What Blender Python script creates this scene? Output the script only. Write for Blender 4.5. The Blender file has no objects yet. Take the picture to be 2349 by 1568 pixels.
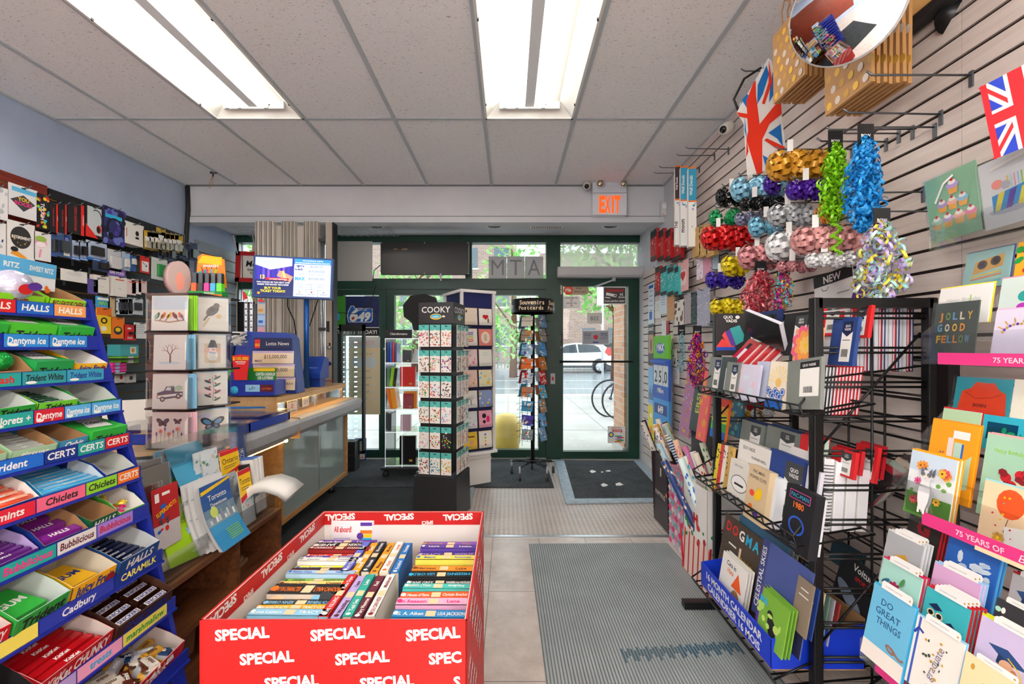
import bpy, math, random
from mathutils import Matrix, Vector
RN = random.Random(7)
sc = bpy.context.scene
COL = sc.collection
# ---- camera: level, 1.27 m above the floor, looking along +y -------------------
F, CX, CY, HC = 993.0, 1167.0, 798.0, 1.27
cd = bpy.data.cameras.new('camera'); cam = bpy.data.objects.new('camera', cd); COL.objects.link(cam)
cd.sensor_width = 36.0; cd.lens = 36.0 * F / 2349.0
cd.shift_x = (1174.5 - CX) / 2349.0; cd.shift_y = (CY - 784.0) / 2349.0
cd.clip_start = .02; cd.clip_end = 300
cam.location = (0, 0, HC); cam.rotation_euler = (math.pi / 2, 0, 0)
sc.camera = cam
sc.view_settings.view_transform = 'Standard'; sc.view_settings.look = 'None'
sc.view_settings.gamma = 1; sc.view_settings.exposure = 1.45; sc.view_settings.use_curve_mapping = False
# ---- overcast sky ---------------------------------------------------------------
wd = bpy.data.worlds.new('overcast_sky'); sc.world = wd; wd.use_nodes = True
bg = wd.node_tree.nodes['Background']; bg.inputs[0].default_value = (.86, .93, 1, 1); bg.inputs[1].default_value = 1.25
TUBE = 8.0   # strength of the fluorescent tubes

def at(px, py, d): return Vector(((px - CX) * d / F, d, HC - (py - CY) * d / F))
def onx(px, py, x):
 d = x * F / (px - CX); return Vector((x, d, HC - (py - CY) * d / F))
def onz(px, py, z=0.0):
 d = (HC - z) * F / (py - CY); return Vector(((px - CX) * d / F, d, z))
# ---- materials --------------------------------------------------------------------
_m = {}
def lin(h):
 h = h.lstrip('#'); o = []
 for i in (0, 2, 4):
  c = int(h[i:i + 2], 16) / 255; o.append(c / 12.92 if c <= .04045 else ((c + .055) / 1.055) ** 2.4)
 return (*o, 1)
PAL = dict(white='f4f2ee', paper='e9e6e0', cream='efe3c4', black='0c0c0e', ink='1a1a1e', grey='8b8c90', dgrey='3f4246', lgrey='c4c5c9',
 red='d21a1c', dred='8e1420', orange='f0761a', yellow='f7c913', lime='8fd12a', green='129a3c', dgreen='0b5a36', teal='1fa39b', mint='a9dfc9',
 cyan='2fb3e0', lblue='8ec9ea', blue='1763c4', dblue='0d2f8a', navy='14224f', purple='5a2f9c', lilac='b9a3dc', pink='ee8fb5', hot='e8297c',
 brown='6b4226', kraft='a97f57', wood='9a6636', gold='c99a3a', silver='b9bcc2', skin='e0a988', peach='f6cfa4', maroon='5e1226')
def hexof(c): return PAL.get(c, c).lstrip('#')
def mt(c, rough=.55, metal=0.0, emit=0.0, clear=0.0, coat=0.0, foil=0.0, noise=0.0, scale=20):
 if not isinstance(c, str): return c
 key = (hexof(c), rough, metal, emit, clear, coat, foil, noise, scale)
 if key in _m: return _m[key]
 m = bpy.data.materials.new('m_' + hexof(c)); m.use_nodes = True
 nt = m.node_tree; b = nt.nodes['Principled BSDF']; col = lin(hexof(c))
 b.inputs['Base Color'].default_value = col; b.inputs['Roughness'].default_value = rough; b.inputs['Metallic'].default_value = metal
 if emit: b.inputs['Emission Color'].default_value = col; b.inputs['Emission Strength'].default_value = emit
 if coat: b.inputs['Coat Weight'].default_value = coat; b.inputs['Coat Roughness'].default_value = .08
 if clear:
  out = nt.nodes['Material Output']; tr = nt.nodes.new('ShaderNodeBsdfTransparent'); tr.inputs[0].default_value = tuple(.99 * (.75 + .25 * x) for x in col[:3]) + (1,)
  gl = nt.nodes.new('ShaderNodeBsdfGlossy'); gl.inputs['Roughness'].default_value = rough; gl.inputs[0].default_value = (1, 1, 1, 1)
  fr = nt.nodes.new('ShaderNodeFresnel'); fr.inputs[0].default_value = 1.35
  mr = nt.nodes.new('ShaderNodeMath'); mr.operation = 'MULTIPLY_ADD'; mr.inputs[1].default_value = .45; mr.inputs[2].default_value = 1 - clear
  mx = nt.nodes.new('ShaderNodeMixShader'); L = nt.links.new
  L(fr.outputs[0], mr.inputs[0]); L(mr.outputs[0], mx.inputs[0]); L(tr.outputs[0], mx.inputs[1]); L(gl.outputs[0], mx.inputs[2]); L(mx.outputs[0], out.inputs[0])
 if noise:
  tc = nt.nodes.new('ShaderNodeTexCoord'); n = nt.nodes.new('ShaderNodeTexNoise'); n.inputs['Scale'].default_value = scale; n.inputs['Detail'].default_value = 5
  mx = nt.nodes.new('ShaderNodeMix'); mx.data_type = 'RGBA'; mx.blend_type = 'MULTIPLY'; mx.inputs[0].default_value = noise
  rp = nt.nodes.new('ShaderNodeValToRGB'); rp.color_ramp.elements[0].position = .35; rp.color_ramp.elements[1].position = .65
  rp.color_ramp.elements[0].color = (.45, .45, .45, 1)
  L = nt.links.new; L(tc.outputs['Object'], n.inputs['Vector']); L(n.outputs[0], rp.inputs[0]); L(rp.outputs[0], mx.inputs[7]); mx.inputs[6].default_value = col; L(mx.outputs[2], b.inputs['Base Color'])
 if foil:
  n = nt.nodes.new('ShaderNodeTexNoise'); n.inputs['Scale'].default_value = foil; bp = nt.nodes.new('ShaderNodeBump'); bp.inputs['Strength'].default_value = .9; bp.inputs['Distance'].default_value = .004
  tc = nt.nodes.new('ShaderNodeTexCoord'); L = nt.links.new; L(tc.outputs['Object'], n.inputs['Vector']); L(n.outputs[0], bp.inputs['Height']); L(bp.outputs[0], b.inputs['Normal'])
 _m[key] = m; return m
def shiny(c): return mt(c, .22, 0, 0, 0, .5)
CLEAR = mt('f4f8fa', .06, clear=.975); GLASS = mt('e8f4f2', .02, clear=.96); FILM = mt('ffffff', .18, clear=.96)
def ntmat(name, fn, rough=.6):
 m = bpy.data.materials.new(name); m.use_nodes = True; nt = m.node_tree; b = nt.nodes['Principled BSDF']; b.inputs['Roughness'].default_value = rough
 def N(t, **k):
  n = nt.nodes.new('ShaderNode' + t)
  for a, v in k.items():
   if a in n.inputs: n.inputs[a].default_value = v
   else: setattr(n, a, v)
  return n
 fn(N, nt.links.new, b); return m
# ---- mesh builder -----------------------------------------------------------------
_txt = {}
def glyphs(s, bold):
 k = (s, bold)
 if k not in _txt:
  cu = bpy.data.curves.new('t', 'FONT'); cu.body = s; cu.size = 1; cu.offset = bold; cu.resolution_u = 2; cu.align_x = 'LEFT'
  o = bpy.data.objects.new('t', cu); me = bpy.data.meshes.new_from_object(o)
  vs = [tuple(v.co) for v in me.vertices]; fs = [tuple(p.vertices) for p in me.polygons]
  bpy.data.objects.remove(o); bpy.data.meshes.remove(me); bpy.data.curves.remove(cu)
  x0 = min([v[0] for v in vs] or [0]); x1 = max([v[0] for v in vs] or [1])
  _txt[k] = ([(v[0] - (x0 + x1) / 2, v[1]) for v in vs], fs, max(x1 - x0, .01))
 return _txt[k]
class MB:
 def __init__(s): s.v = []; s.f = []; s.fm = []; s.sm = []; s.mats = []; s.T = Matrix(); s.y = 0.0
 def add(s, vs, fs, m, smooth=False):
  m = mt(m)
  if m not in s.mats: s.mats.append(m)
  k = s.mats.index(m); b = len(s.v); T = s.T
  s.v += [T @ Vector(v) for v in vs]
  for f in fs: s.f.append([b + i for i in f]); s.fm.append(k); s.sm.append(smooth)
  return s
 def box(s, x, y, z, m, tx=0, ty=0):      # x, y, z = (min, max) pairs; tx/ty taper
  a, b = x; c, d = y; e, f = z
  vs = [(a, c, e), (b, c, e), (b, d, e), (a, d, e), (a + tx, c + ty, f), (b - tx, c + ty, f), (b - tx, d - ty, f), (a + tx, d - ty, f)]
  return s.add(vs, [(3, 2, 1, 0), (4, 5, 6, 7), (0, 1, 5, 4), (1, 2, 6, 5), (2, 3, 7, 6), (3, 0, 4, 7)], m)
 def cb(s, c, d, m): return s.box((c[0] - d[0] / 2, c[0] + d[0] / 2), (c[1] - d[1] / 2, c[1] + d[1] / 2), (c[2] - d[2] / 2, c[2] + d[2] / 2), m)
 def quad(s, pts, m): return s.add(pts, [tuple(range(len(pts)))], m)
 def prism(s, pts, y0, y1, m):            # outline in x,z ; extruded along y
  n = len(pts); vs = [(p[0], y0, p[1]) for p in pts] + [(p[0], y1, p[1]) for p in pts]
  return s.add(vs, [tuple(range(n)), tuple(range(2 * n - 1, n - 1, -1))] + [(i, i + n, (i + 1) % n + n, (i + 1) % n) for i in range(n)], m)
 def prismx(s, pts, x0, x1, m):           # outline in y,z ; extruded along x
  n = len(pts); vs = [(x0, p[0], p[1]) for p in pts] + [(x1, p[0], p[1]) for p in pts]
  return s.add(vs, [tuple(range(n)), tuple(range(2 * n - 1, n - 1, -1))] + [(i, i + n, (i + 1) % n + n, (i + 1) % n) for i in range(n)], m)
 def prismz(s, pts, z0, z1, m):
  n = len(pts); vs = [(p[0], p[1], z0) for p in pts] + [(p[0], p[1], z1) for p in pts]
  return s.add(vs, [tuple(range(n)), tuple(range(2 * n - 1, n - 1, -1))] + [(i, i + n, (i + 1) % n + n, (i + 1) % n) for i in range(n)], m)
 def tube(s, pts, r, m, n=6, closed=False):
  pts = [Vector(p) for p in pts]; vs = []; fs = []; k = len(pts); up = None
  for i, p in enumerate(pts):
   d = (pts[min(i + 1, k - 1)] - pts[max(i - 1, 0)]).normalized()
   if up is None: up = d.orthogonal().normalized()
   up = (up - d * up.dot(d)).normalized() if (up - d * up.dot(d)).length > 1e-6 else d.orthogonal().normalized()
   w = d.cross(up); rr = r[i] if isinstance(r, (list, tuple)) else r
   for j in range(n):
    a = 2 * math.pi * j / n; vs.append(p + up * math.cos(a) * rr + w * math.sin(a) * rr)
  for i in range(k - 1):
   for j in range(n): fs.append((i * n + j, i * n + (j + 1) % n, (i + 1) * n + (j + 1) % n, (i + 1) * n + j))
  fs += [tuple(range(n - 1, -1, -1)), tuple(range((k - 1) * n, k * n))]
  return s.add(vs, fs, m, n > 5)
 def lathe(s, prof, m, n=20, c=(0, 0)):    # prof: (r, z) list, about vertical axis
  vs = []; fs = []
  for r, z in prof:
   for j in range(n):
    a = 2 * math.pi * j / n; vs.append((c[0] + r * math.cos(a), c[1] + r * math.sin(a), z))
  for i in range(len(prof) - 1):
   for j in range(n): fs.append((i * n + j, i * n + (j + 1) % n, (i + 1) * n + (j + 1) % n, (i + 1) * n + j))
  fs += [tuple(range(n - 1, -1, -1)), tuple(range((len(prof) - 1) * n, len(prof) * n))]
  return s.add(vs, fs, m, True)
 def ball(s, c, r, m, n=10, k=6, sx=1, sy=1, sz=1):
  vs = []; fs = []
  for i in range(1, k):
   t = math.pi * i / k
   for j in range(n):
    a = 2 * math.pi * j / n; vs.append((c[0] + r * sx * math.sin(t) * math.cos(a), c[1] + r * sy * math.sin(t) * math.sin(a), c[2] + r * sz * math.cos(t)))
  vs += [(c[0], c[1], c[2] + r * sz), (c[0], c[1], c[2] - r * sz)]; q = (k - 1) * n
  for i in range(k - 2):
   for j in range(n): fs.append((i * n + j, (i + 1) * n + j, (i + 1) * n + (j + 1) % n, i * n + (j + 1) % n))
  for j in range(n): fs.append((q, j, (j + 1) % n)); fs.append((q + 1, (k - 2) * n + (j + 1) % n, (k - 2) * n + j))
  return s.add(vs, fs, m, True)
 # flat printing on a face that looks towards -y, at depth s.y (each call a hair in front)
 def pr(s, pts, m):
  s.y -= .00012; return s.add([(p[0], s.y, p[1]) for p in pts], [tuple(range(len(pts)))], m)
 def rect(s, x, z, w, h, m): return s.pr([(x, z), (x + w, z), (x + w, z + h), (x, z + h)], m)
 def ell(s, x, z, a, b, m, rot=0, n=14):
  c, t = math.cos(rot), math.sin(rot)
  return s.pr([(x + a * math.cos(q) * c - b * math.sin(q) * t, z + a * math.cos(q) * t + b * math.sin(q) * c) for q in [2 * math.pi * i / n for i in range(n)]], m)
 def line(s, pts, w, m):
  for (a, b), (c, d) in zip(pts, pts[1:]):
   l = math.hypot(c - a, d - b) or 1; nx, nz = -(d - b) / l * w / 2, (c - a) / l * w / 2
   s.pr([(a + nx, b + nz), (a - nx, b - nz), (c - nx, d - nz), (c + nx, d + nz)], m)
  return s
 def text(s, t, x, z, h, m, w=None, bold=.02, rot=0, slant=0, mirror=False, align=0):  # centred on x, baseline z, cap height h
  vs, fs, wd = glyphs(t, bold); k = h / .73; kx = (w / wd) if w and wd * k > w else k
  if w and w < 0: kx = -w / wd
  c, q = math.cos(rot), math.sin(rot); s.y -= .00015; o = []
  ax = align * wd * kx / 2
  for a, b in vs:
   a2 = a * kx * (-1 if mirror else 1) + b * k * slant + ax; b2 = b * k; o.append((x + a2 * c - b2 * q, s.y, z + a2 * q + b2 * c))
  return s.add(o, fs, m)
 def build(s, name, parent=None, label=None, cat=None, group=None, kind=None, T=None, bevel=0):
  me = bpy.data.meshes.new(name); me.from_pydata(s.v, [], s.f)
  for m in s.mats: me.materials.append(m)
  me.polygons.foreach_set('material_index', s.fm); me.polygons.foreach_set('use_smooth', s.sm); me.update()
  o = bpy.data.objects.new(name, me); COL.objects.link(o)
  if parent: o.parent = parent
  if T is not None: o.matrix_local = T
  if bevel:
   b = o.modifiers.new('bevel', 'BEVEL'); b.width = bevel; b.segments = 2; b.limit_method = 'ANGLE'
  return tag(o, label, cat, group, kind)
def tag(o, label=None, cat=None, group=None, kind=None):
 if label: o['label'] = label
 if cat: o['category'] = cat
 if group: o['group'] = group
 if kind: o['kind'] = kind
 return o
def thing(name, T, label, cat, group=None):
 o = bpy.data.objects.new(name, None); COL.objects.link(o); o.empty_display_size = .05; o.matrix_world = T
 return tag(o, label, cat, group)
def dup(src, T, label=None, group=None, parent=None):
 c = src.copy(); COL.objects.link(c)
 if parent is not None: c.parent = parent
 if T is not None: c.matrix_local = T
 for ch in list(src.children): dup(ch, None, parent=c)
 if label: c['label'] = label
 if group: c['group'] = group
 return c
rad = math.radians
def pl(loc, rz=0, lean=0, roll=0):       # lean: top tips away from the viewer of the -y face
 return Matrix.Translation(Vector(loc)) @ Matrix.Rotation(rad(rz), 4, 'Z') @ Matrix.Rotation(rad(-lean), 4, 'X') @ Matrix.Rotation(rad(roll), 4, 'Y')
LW, RW, XL, XR, ZC = 90, -90, -3.12, 1.50, 2.84      # rotations of things on the left / right wall, wall planes, ceiling height
ORD = ['first', 'second', 'third', 'fourth', 'fifth', 'sixth', 'seventh', 'eighth', 'ninth', 'tenth', 'eleventh', 'twelfth', 'thirteenth', 'fourteenth', 'fifteenth', 'sixteenth', 'seventeenth', 'eighteenth', 'nineteenth', 'twentieth', 'twenty-first', 'twenty-second', 'twenty-third', 'twenty-fourth', 'twenty-fifth']
def struct(name, mb, parent=None, bevel=0): return mb.build(name, parent, kind=None if parent else 'structure', bevel=bevel)
# ================= the setting =====================================================
def f_ceiling(N, L, b):
 tc = N('TexCoord'); mp = N('Mapping'); mp.inputs['Scale'].default_value = (1, 2.6, 1); L(tc.outputs['Object'], mp.inputs[0])
 n = N('TexNoise', Scale=58.0, Detail=4.0, Roughness=.65, Distortion=.6); L(mp.outputs[0], n.inputs['Vector'])
 r = N('ValToRGB'); r.color_ramp.elements[0].position = .33; r.color_ramp.elements[0].color = (.34, .34, .35, 1); r.color_ramp.elements[1].position = .385; r.color_ramp.elements[1].color = lin('f4f4f6'); L(n.outputs[0], r.inputs[0])
 n2 = N('TexNoise', Scale=230.0, Detail=3.0); L(tc.outputs['Object'], n2.inputs['Vector'])
 r2 = N('ValToRGB'); r2.color_ramp.elements[0].position = .3; r2.color_ramp.elements[0].color = (.86, .86, .86, 1); r2.color_ramp.elements[1].position = .6; L(n2.outputs[0], r2.inputs[0])
 mx = N('Mix', data_type='RGBA', blend_type='MULTIPLY'); mx.inputs[0].default_value = .8; L(r.outputs[0], mx.inputs[6]); L(r2.outputs[0], mx.inputs[7]); L(mx.outputs[2], b.inputs['Base Color'])
 bp = N('Bump', Strength=.5, Distance=.004); L(mx.outputs[2], bp.inputs['Height']); L(bp.outputs[0], b.inputs['Normal'])
CEIL = ntmat('mineral_fibre_tile', f_ceiling, .9)
def f_floor(N, L, b):
 tc = N('TexCoord'); n = N('TexNoise', Scale=7.0, Detail=8.0, Roughness=.7); L(tc.outputs['Object'], n.inputs['Vector'])
 r = N('ValToRGB'); r.color_ramp.elements[0].position = .3; r.color_ramp.elements[0].color = lin('b7aca6'); r.color_ramp.elements[1].position = .68; r.color_ramp.elements[1].color = lin('d9cfc9'); L(n.outputs[0], r.inputs[0])
 mp = N('Mapping'); mp.inputs['Rotation'].default_value = (0, 0, math.pi / 2); mp.inputs['Location'].default_value = (-.18, -.2, 0); L(tc.outputs['Object'], mp.inputs[0])
 br = N('TexBrick', Scale=1.0); br.inputs['Mortar Size'].default_value = .0016; br.inputs['Brick Width'].default_value = .61; br.inputs['Row Height'].default_value = .305; br.inputs['Mortar Smooth'].default_value = 0; L(mp.outputs[0], br.inputs['Vector'])
 mx = N('Mix', data_type='RGBA'); L(br.outputs['Fac'], mx.inputs[0]); L(r.outputs[0], mx.inputs[6]); mx.inputs[7].default_value = lin('7d736e')
 br.inputs['Color1'].default_value = (1, 1, 1, 1); br.inputs['Color2'].default_value = (.9, .9, .9, 1); br.inputs['Mortar'].default_value = (.5, .5, .5, 1)
 m2 = N('Mix', data_type='RGBA', blend_type='MULTIPLY'); m2.inputs[0].default_value = .6; L(mx.outputs[2], m2.inputs[6]); L(br.outputs['Color'], m2.inputs[7]); L(m2.outputs[2], b.inputs['Base Color'])
FLOOR = ntmat('vinyl_floor_tile', f_floor, .28)
def f_stud(N, L, b):
 tc = N('TexCoord'); sv = N('VectorMath', operation='SCALE'); sv.inputs['Scale'].default_value = 1 / .034; L(tc.outputs['Object'], sv.inputs[0])
 fr = N('VectorMath', operation='FRACTION'); L(sv.outputs[0], fr.inputs[0]); sb = N('VectorMath', operation='SUBTRACT'); sb.inputs[1].default_value = (.5, .5, 0); L(fr.outputs[0], sb.inputs[0])
 ml = N('VectorMath', operation='MULTIPLY'); ml.inputs[1].default_value = (1, 1, 0); L(sb.outputs[0], ml.inputs[0]); ln = N('VectorMath', operation='LENGTH'); L(ml.outputs[0], ln.inputs[0])
 r = N('ValToRGB'); r.color_ramp.elements[0].position = .3; r.color_ramp.elements[0].color = (1, 1, 1, 1); r.color_ramp.elements[1].position = .4; r.color_ramp.elements[1].color = (0, 0, 0, 1); L(ln.outputs['Value'], r.inputs[0])
 n = N('TexNoise', Scale=3.0, Detail=8.0); L(tc.outputs['Object'], n.inputs['Vector']); rn = N('ValToRGB'); rn.color_ramp.elements[0].position = .35; rn.color_ramp.elements[0].color = lin('a99e98'); rn.color_ramp.elements[1].position = .65; rn.color_ramp.elements[1].color = lin('c4b9b2'); L(n.outputs[0], rn.inputs[0])
 mx = N('Mix', data_type='RGBA'); L(r.outputs[0], mx.inputs[0]); L(rn.outputs[0], mx.inputs[6]); mx.inputs[7].default_value = lin('d3cac4'); L(mx.outputs[2], b.inputs['Base Color'])
 bp = N('Bump', Strength=.8, Distance=.003); L(r.outputs[0], bp.inputs['Height']); L(bp.outputs[0], b.inputs['Normal'])
STUD = ntmat('studded_rubber_floor', f_stud, .38)
def carpet(c0, c1, sc_=120, dist=.006):
 def f(N, L, b):
  tc = N('TexCoord'); n = N('TexNoise', Scale=sc_, Detail=6.0, Roughness=.8); L(tc.outputs['Object'], n.inputs['Vector'])
  n3 = N('TexNoise', Scale=4.0, Detail=4.0); L(tc.outputs['Object'], n3.inputs['Vector'])
  ad = N('Math', operation='MULTIPLY_ADD'); ad.inputs[1].default_value = .35; L(n3.outputs[0], ad.inputs[0]); L(n.outputs[0], ad.inputs[2])
  r = N('ValToRGB'); r.color_ramp.elements[0].position = .5; r.color_ramp.elements[0].color = lin(c0); r.color_ramp.elements[1].position = .85; r.color_ramp.elements[1].color = lin(c1); L(ad.outputs[0], r.inputs[0]); L(r.outputs[0], b.inputs['Base Color'])
  bp = N('Bump', Strength=1.0, Distance=dist); L(n.outputs[0], bp.inputs['Height']); L(bp.outputs[0], b.inputs['Normal'])
 return ntmat('carpet_pile', f, .95)
def wood(c0, c1, scale=3.0, stretch=(12, 1, 12), rough=.45, name='wood_grain'):
 def f(N, L, b):
  tc = N('TexCoord'); mp = N('Mapping'); mp.inputs['Scale'].default_value = stretch; L(tc.outputs['Object'], mp.inputs[0])
  n = N('TexNoise', Scale=scale, Detail=7.0, Roughness=.6, Distortion=.8); L(mp.outputs[0], n.inputs['Vector'])
  r = N('ValToRGB'); r.color_ramp.elements[0].position = .32; r.color_ramp.elements[0].color = lin(c0); r.color_ramp.elements[1].position = .68; r.color_ramp.elements[1].color = lin(c1); L(n.outputs[0], r.inputs[0]); L(r.outputs[0], b.inputs['Base Color'])
 return ntmat(name, f, rough)
CARPET = carpet('16191c', '3c4145'); MATD = carpet('1f2326', '5b6166', 60, .01)
WALNUT = wood('4a2a17', '7a4a2a'); MAPLE = wood('cfa36c', 'e2bd88'); OAK = wood('a8743c', 'c8965a')
REDWOOD = wood('5c1a10', '8a2c1a', stretch=(1, 1, 14))
SLATW = wood('cbbdb6', 'dccfc8', 1.6, (1, 1, 22), .5, 'whitewashed_slat_board')
def f_paint(c0, c1):
 def f(N, L, b):
  tc = N('TexCoord'); n = N('TexNoise', Scale=1.6, Detail=6.0, Roughness=.6); L(tc.outputs['Object'], n.inputs['Vector'])
  r = N('ValToRGB'); r.color_ramp.elements[0].position = .35; r.color_ramp.elements[0].color = lin(c0); r.color_ramp.elements[1].position = .7; r.color_ramp.elements[1].color = lin(c1); L(n.outputs[0], r.inputs[0]); L(r.outputs[0], b.inputs['Base Color'])
 return f
WBLUE = ntmat('blue_wall_paint', f_paint('a3b3d0', 'b4c2da'), .75); WWHITE = ntmat('white_wall_paint', f_paint('c9ccd2', 'd8dade'), .7)
GREEN = ntmat('green_metal_paint', f_paint('0b3328', '124536'), .38)
Y0, Y1, YB = -5.0, 5.0, 4.18
a = MB(); a.box((XL - .1, XR + .1), (Y0, 2.92), (-.1, 0), FLOOR); a.box((XL - .1, XR + .1), (2.92, Y1), (-.1, 0), STUD); a.box((-.42, XR), (2.905, 2.93), (0, .006), mt('silver', .3, 1)); struct('floor', a)
# ceiling grid: 24 x 48 inch lay-in tiles
TX = [(x - 1167) * 4.207 / 993 for x in (552, 695, 838, 982.4, 1127.7, 1273.3, 1420)]
TY = [2.961 + 1.22 * k for k in range(-5, 1)]
FIX = [(1, 2), (4, 2), (4, 0), (1, 0), (1, 1), (4, 1)]     # ceiling cells that hold a fluorescent fixture
a = MB(); xs = [XL] + TX + [XR]; ys = [Y0] + TY + [YB]
for i in range(len(xs) - 1):
 for j in range(len(ys) - 1):
  if (i - 1 in (1, 4)) and j in (1, 3, 5): continue
  a.box((xs[i], xs[i + 1]), (ys[j], ys[j + 1]), (ZC, ZC + .1), CEIL)
a.box((XL, XR), (Y0, YB), (ZC + .12, ZC + .14), WWHITE); struct('ceiling', a)
a = MB(); G = mt('b4bcc2', .5)
for x in TX: a.box((x - .012, x + .012), (Y0, YB), (ZC - .008, ZC + .001), G)
for y in TY: a.box((XL, XR), (y - .012, y + .012), (ZC - .007, ZC + .001), G)
a.box((XL, XL + .02), (Y0, YB), (ZC - .012, ZC), G); a.box((XR - .02, XR), (Y0, YB), (ZC - .012, ZC), G); a.box((XL, XR), (YB - .02, YB), (ZC - .01, ZC), mt('777c80'))
struct('trim_1', a)
# bulkhead beam across the shop front, lower soffit behind it
a = MB(); a.box((XL, XR), (YB, YB + .12), (2.48, ZC + .1), WWHITE); a.box((XL, XR), (YB - .012, YB), (2.48, 2.535), WWHITE); a.box((XL, XR), (YB - .004, YB), (2.536, 2.544), mt('6d7076')); struct('trim_2', a)
a = MB(); a.box((XL, XR), (YB + .12, Y1), (2.56, 2.66), WWHITE); struct('trim_3', a)
a = MB(); a.box((XL - .1, XL), (Y0, Y1), (0, ZC + .1), WBLUE); struct('wall_left', a)
a = MB(); a.box((XR, XR + .1), (Y0, Y1), (0, ZC + .1), WWHITE); struct('wall_right', a)
a = MB(); a.box((XL - .1, XR + .1), (Y0 - .1, Y0), (0, ZC + .1), WWHITE); struct('wall_back', a)
a = MB(); a.box((XL - .1, -3.29 + .17), (Y1 - .05, Y1 + .1), (0, 2.7), WWHITE); a.box((XL, XR), (Y1, Y1 + .1), (2.54, 2.75), WWHITE); struct('wall_front', a)
# slat boards: right wall (whitewashed), left wall (black, red wood nearest the camera)
def slats(x, sgn, y0, y1, z0, z1, board, back, pitch=.0762, gap=.0115, th=.014, joints=()):
 a = MB(); a.box((min(x, x + sgn * .004), max(x, x + sgn * .004)), (y0, y1), (z0, z1), back); z = z1
 while z > z0 + .01:
  zb = max(z0, z - pitch + gap); ys = [y0] + list(joints) + [y1]
  for q in range(len(ys) - 1): a.box((min(x, x + sgn * th), max(x, x + sgn * th)), (ys[q] + .001, ys[q + 1] - .001), (zb, z), board)
  z -= pitch
 return a
struct('wall_right.001', slats(XR, -1, Y0, 3.92, .06, ZC - .01, SLATW, mt('1c0f0a'), joints=(-1.0, 1.42)))
struct('wall_right.002', slats(XR, -1, 3.922, 4.8, .06, 2.1, SLATW, mt('2c1a12')))
struct('wall_left.001', slats(XL, 1, 2.92, 4.14, .3, 2.35, mt('17171a', .35), mt('8a6232')))
struct('wall_left.002', slats(XL, 1, -1.5, 2.915, .3, 2.36, REDWOOD, mt('8a6232')))
struct('wall_left.003', slats(XL, 1, 4.3, 4.94, .9, 2.35, mt('8e9aa6', .4), mt('8a6232'), pitch=.12))
a = MB(); a.box((XL, XL + .02), (4.14, 4.16), (.3, 2.35), mt('8d8f8c')); struct('trim_4', a)
# floor coverings
def tagm(mb, n, l, c, g=None, **k): return mb.build(n, None, l, c, g, **k)
a = MB(); a.prismz([(-1.9, 3.92), (-1.9, -.5), (-.36, -.5), (-.36, 2.9), (-.36, 3.92)], 0, .008, CARPET); tagm(a, 'carpet_runner', 'flat black carpet on the floor in front of the glass counter', 'carpet')
a = MB(); a.box((-2.4, .41), (3.93, 4.9), (0, .012), MATD); tagm(a, 'entrance_mat', 'black textured mat under the postcard spinner', 'mat')
a = MB(); a.prismz([(.53, 3.6), (1.33, 3.62), (1.44, 4.85), (.58, 4.88)], .001, .01, MATD)
tp = mt('a9bccb', .5, noise=.5, scale=30); a.prismz([(.46, 3.52), (1.36, 3.56), (1.33, 3.64), (.56, 3.62)], .002, .013, tp); a.prismz([(.46, 3.52), (.55, 3.56), (.62, 4.86), (.52, 4.9)], .002, .014, tp); a.prismz([(1.33, 3.6), (1.38, 3.6), (1.47, 4.87), (1.40, 4.86)], .002, .014, tp)
for x, y, w, r in ((.86, 4.42, .07, .3), (1.02, 4.44, .06, -.6), (.88, 3.98, .07, .2), (1.02, 4.0, .08, -.2), (.95, 4.4, .03, 0)):
 a.prismz([(x + w * math.cos(q + r) * .5, y + w * math.sin(q + r) * (.9 if i % 2 else .4)) for i, q in enumerate([k * 2 * math.pi / 5 for k in range(5)])], .010, .0115, 'white')
tagm(a, 'door_mat', 'worn charcoal door mat edged with pale duct tape inside the glass door', 'mat')
a = MB(); x = .165; mg = mt('8f979b', .5); a.box((.16, 1.06), (.7, 2.80), (0, .004), mt('6f777b'))
RIB1 = mt('a4abae', .45, noise=.3, scale=5)
while x < 1.055: a.box((x, x + .008), (.7, 2.80), (.003, .0075), RIB1); x += .0135
for k in range(14, 52): a.box((.30 + k * .0135, .306 + k * .0135), (1.735 + .02 * math.sin(k * 1.7) + k * .0012, 1.79 + k * .0012 + .01 * math.cos(k * 2.3)), (.0055, .0082), mt('17506e') if k > 32 else mt('39596b'))
tagm(a, 'ribbed_mat', 'long grey ribbed vinyl mat with blue scuffs along the aisle', 'mat', T=pl((0, 0, 0), .6))
a = MB(); a.box((-.345, -.31), (2.94, 3.93), (0, .009), tp); tagm(a, 'floor_tape', 'strip of pale tape along the carpet edge beside the studded floor', 'tape')
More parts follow.
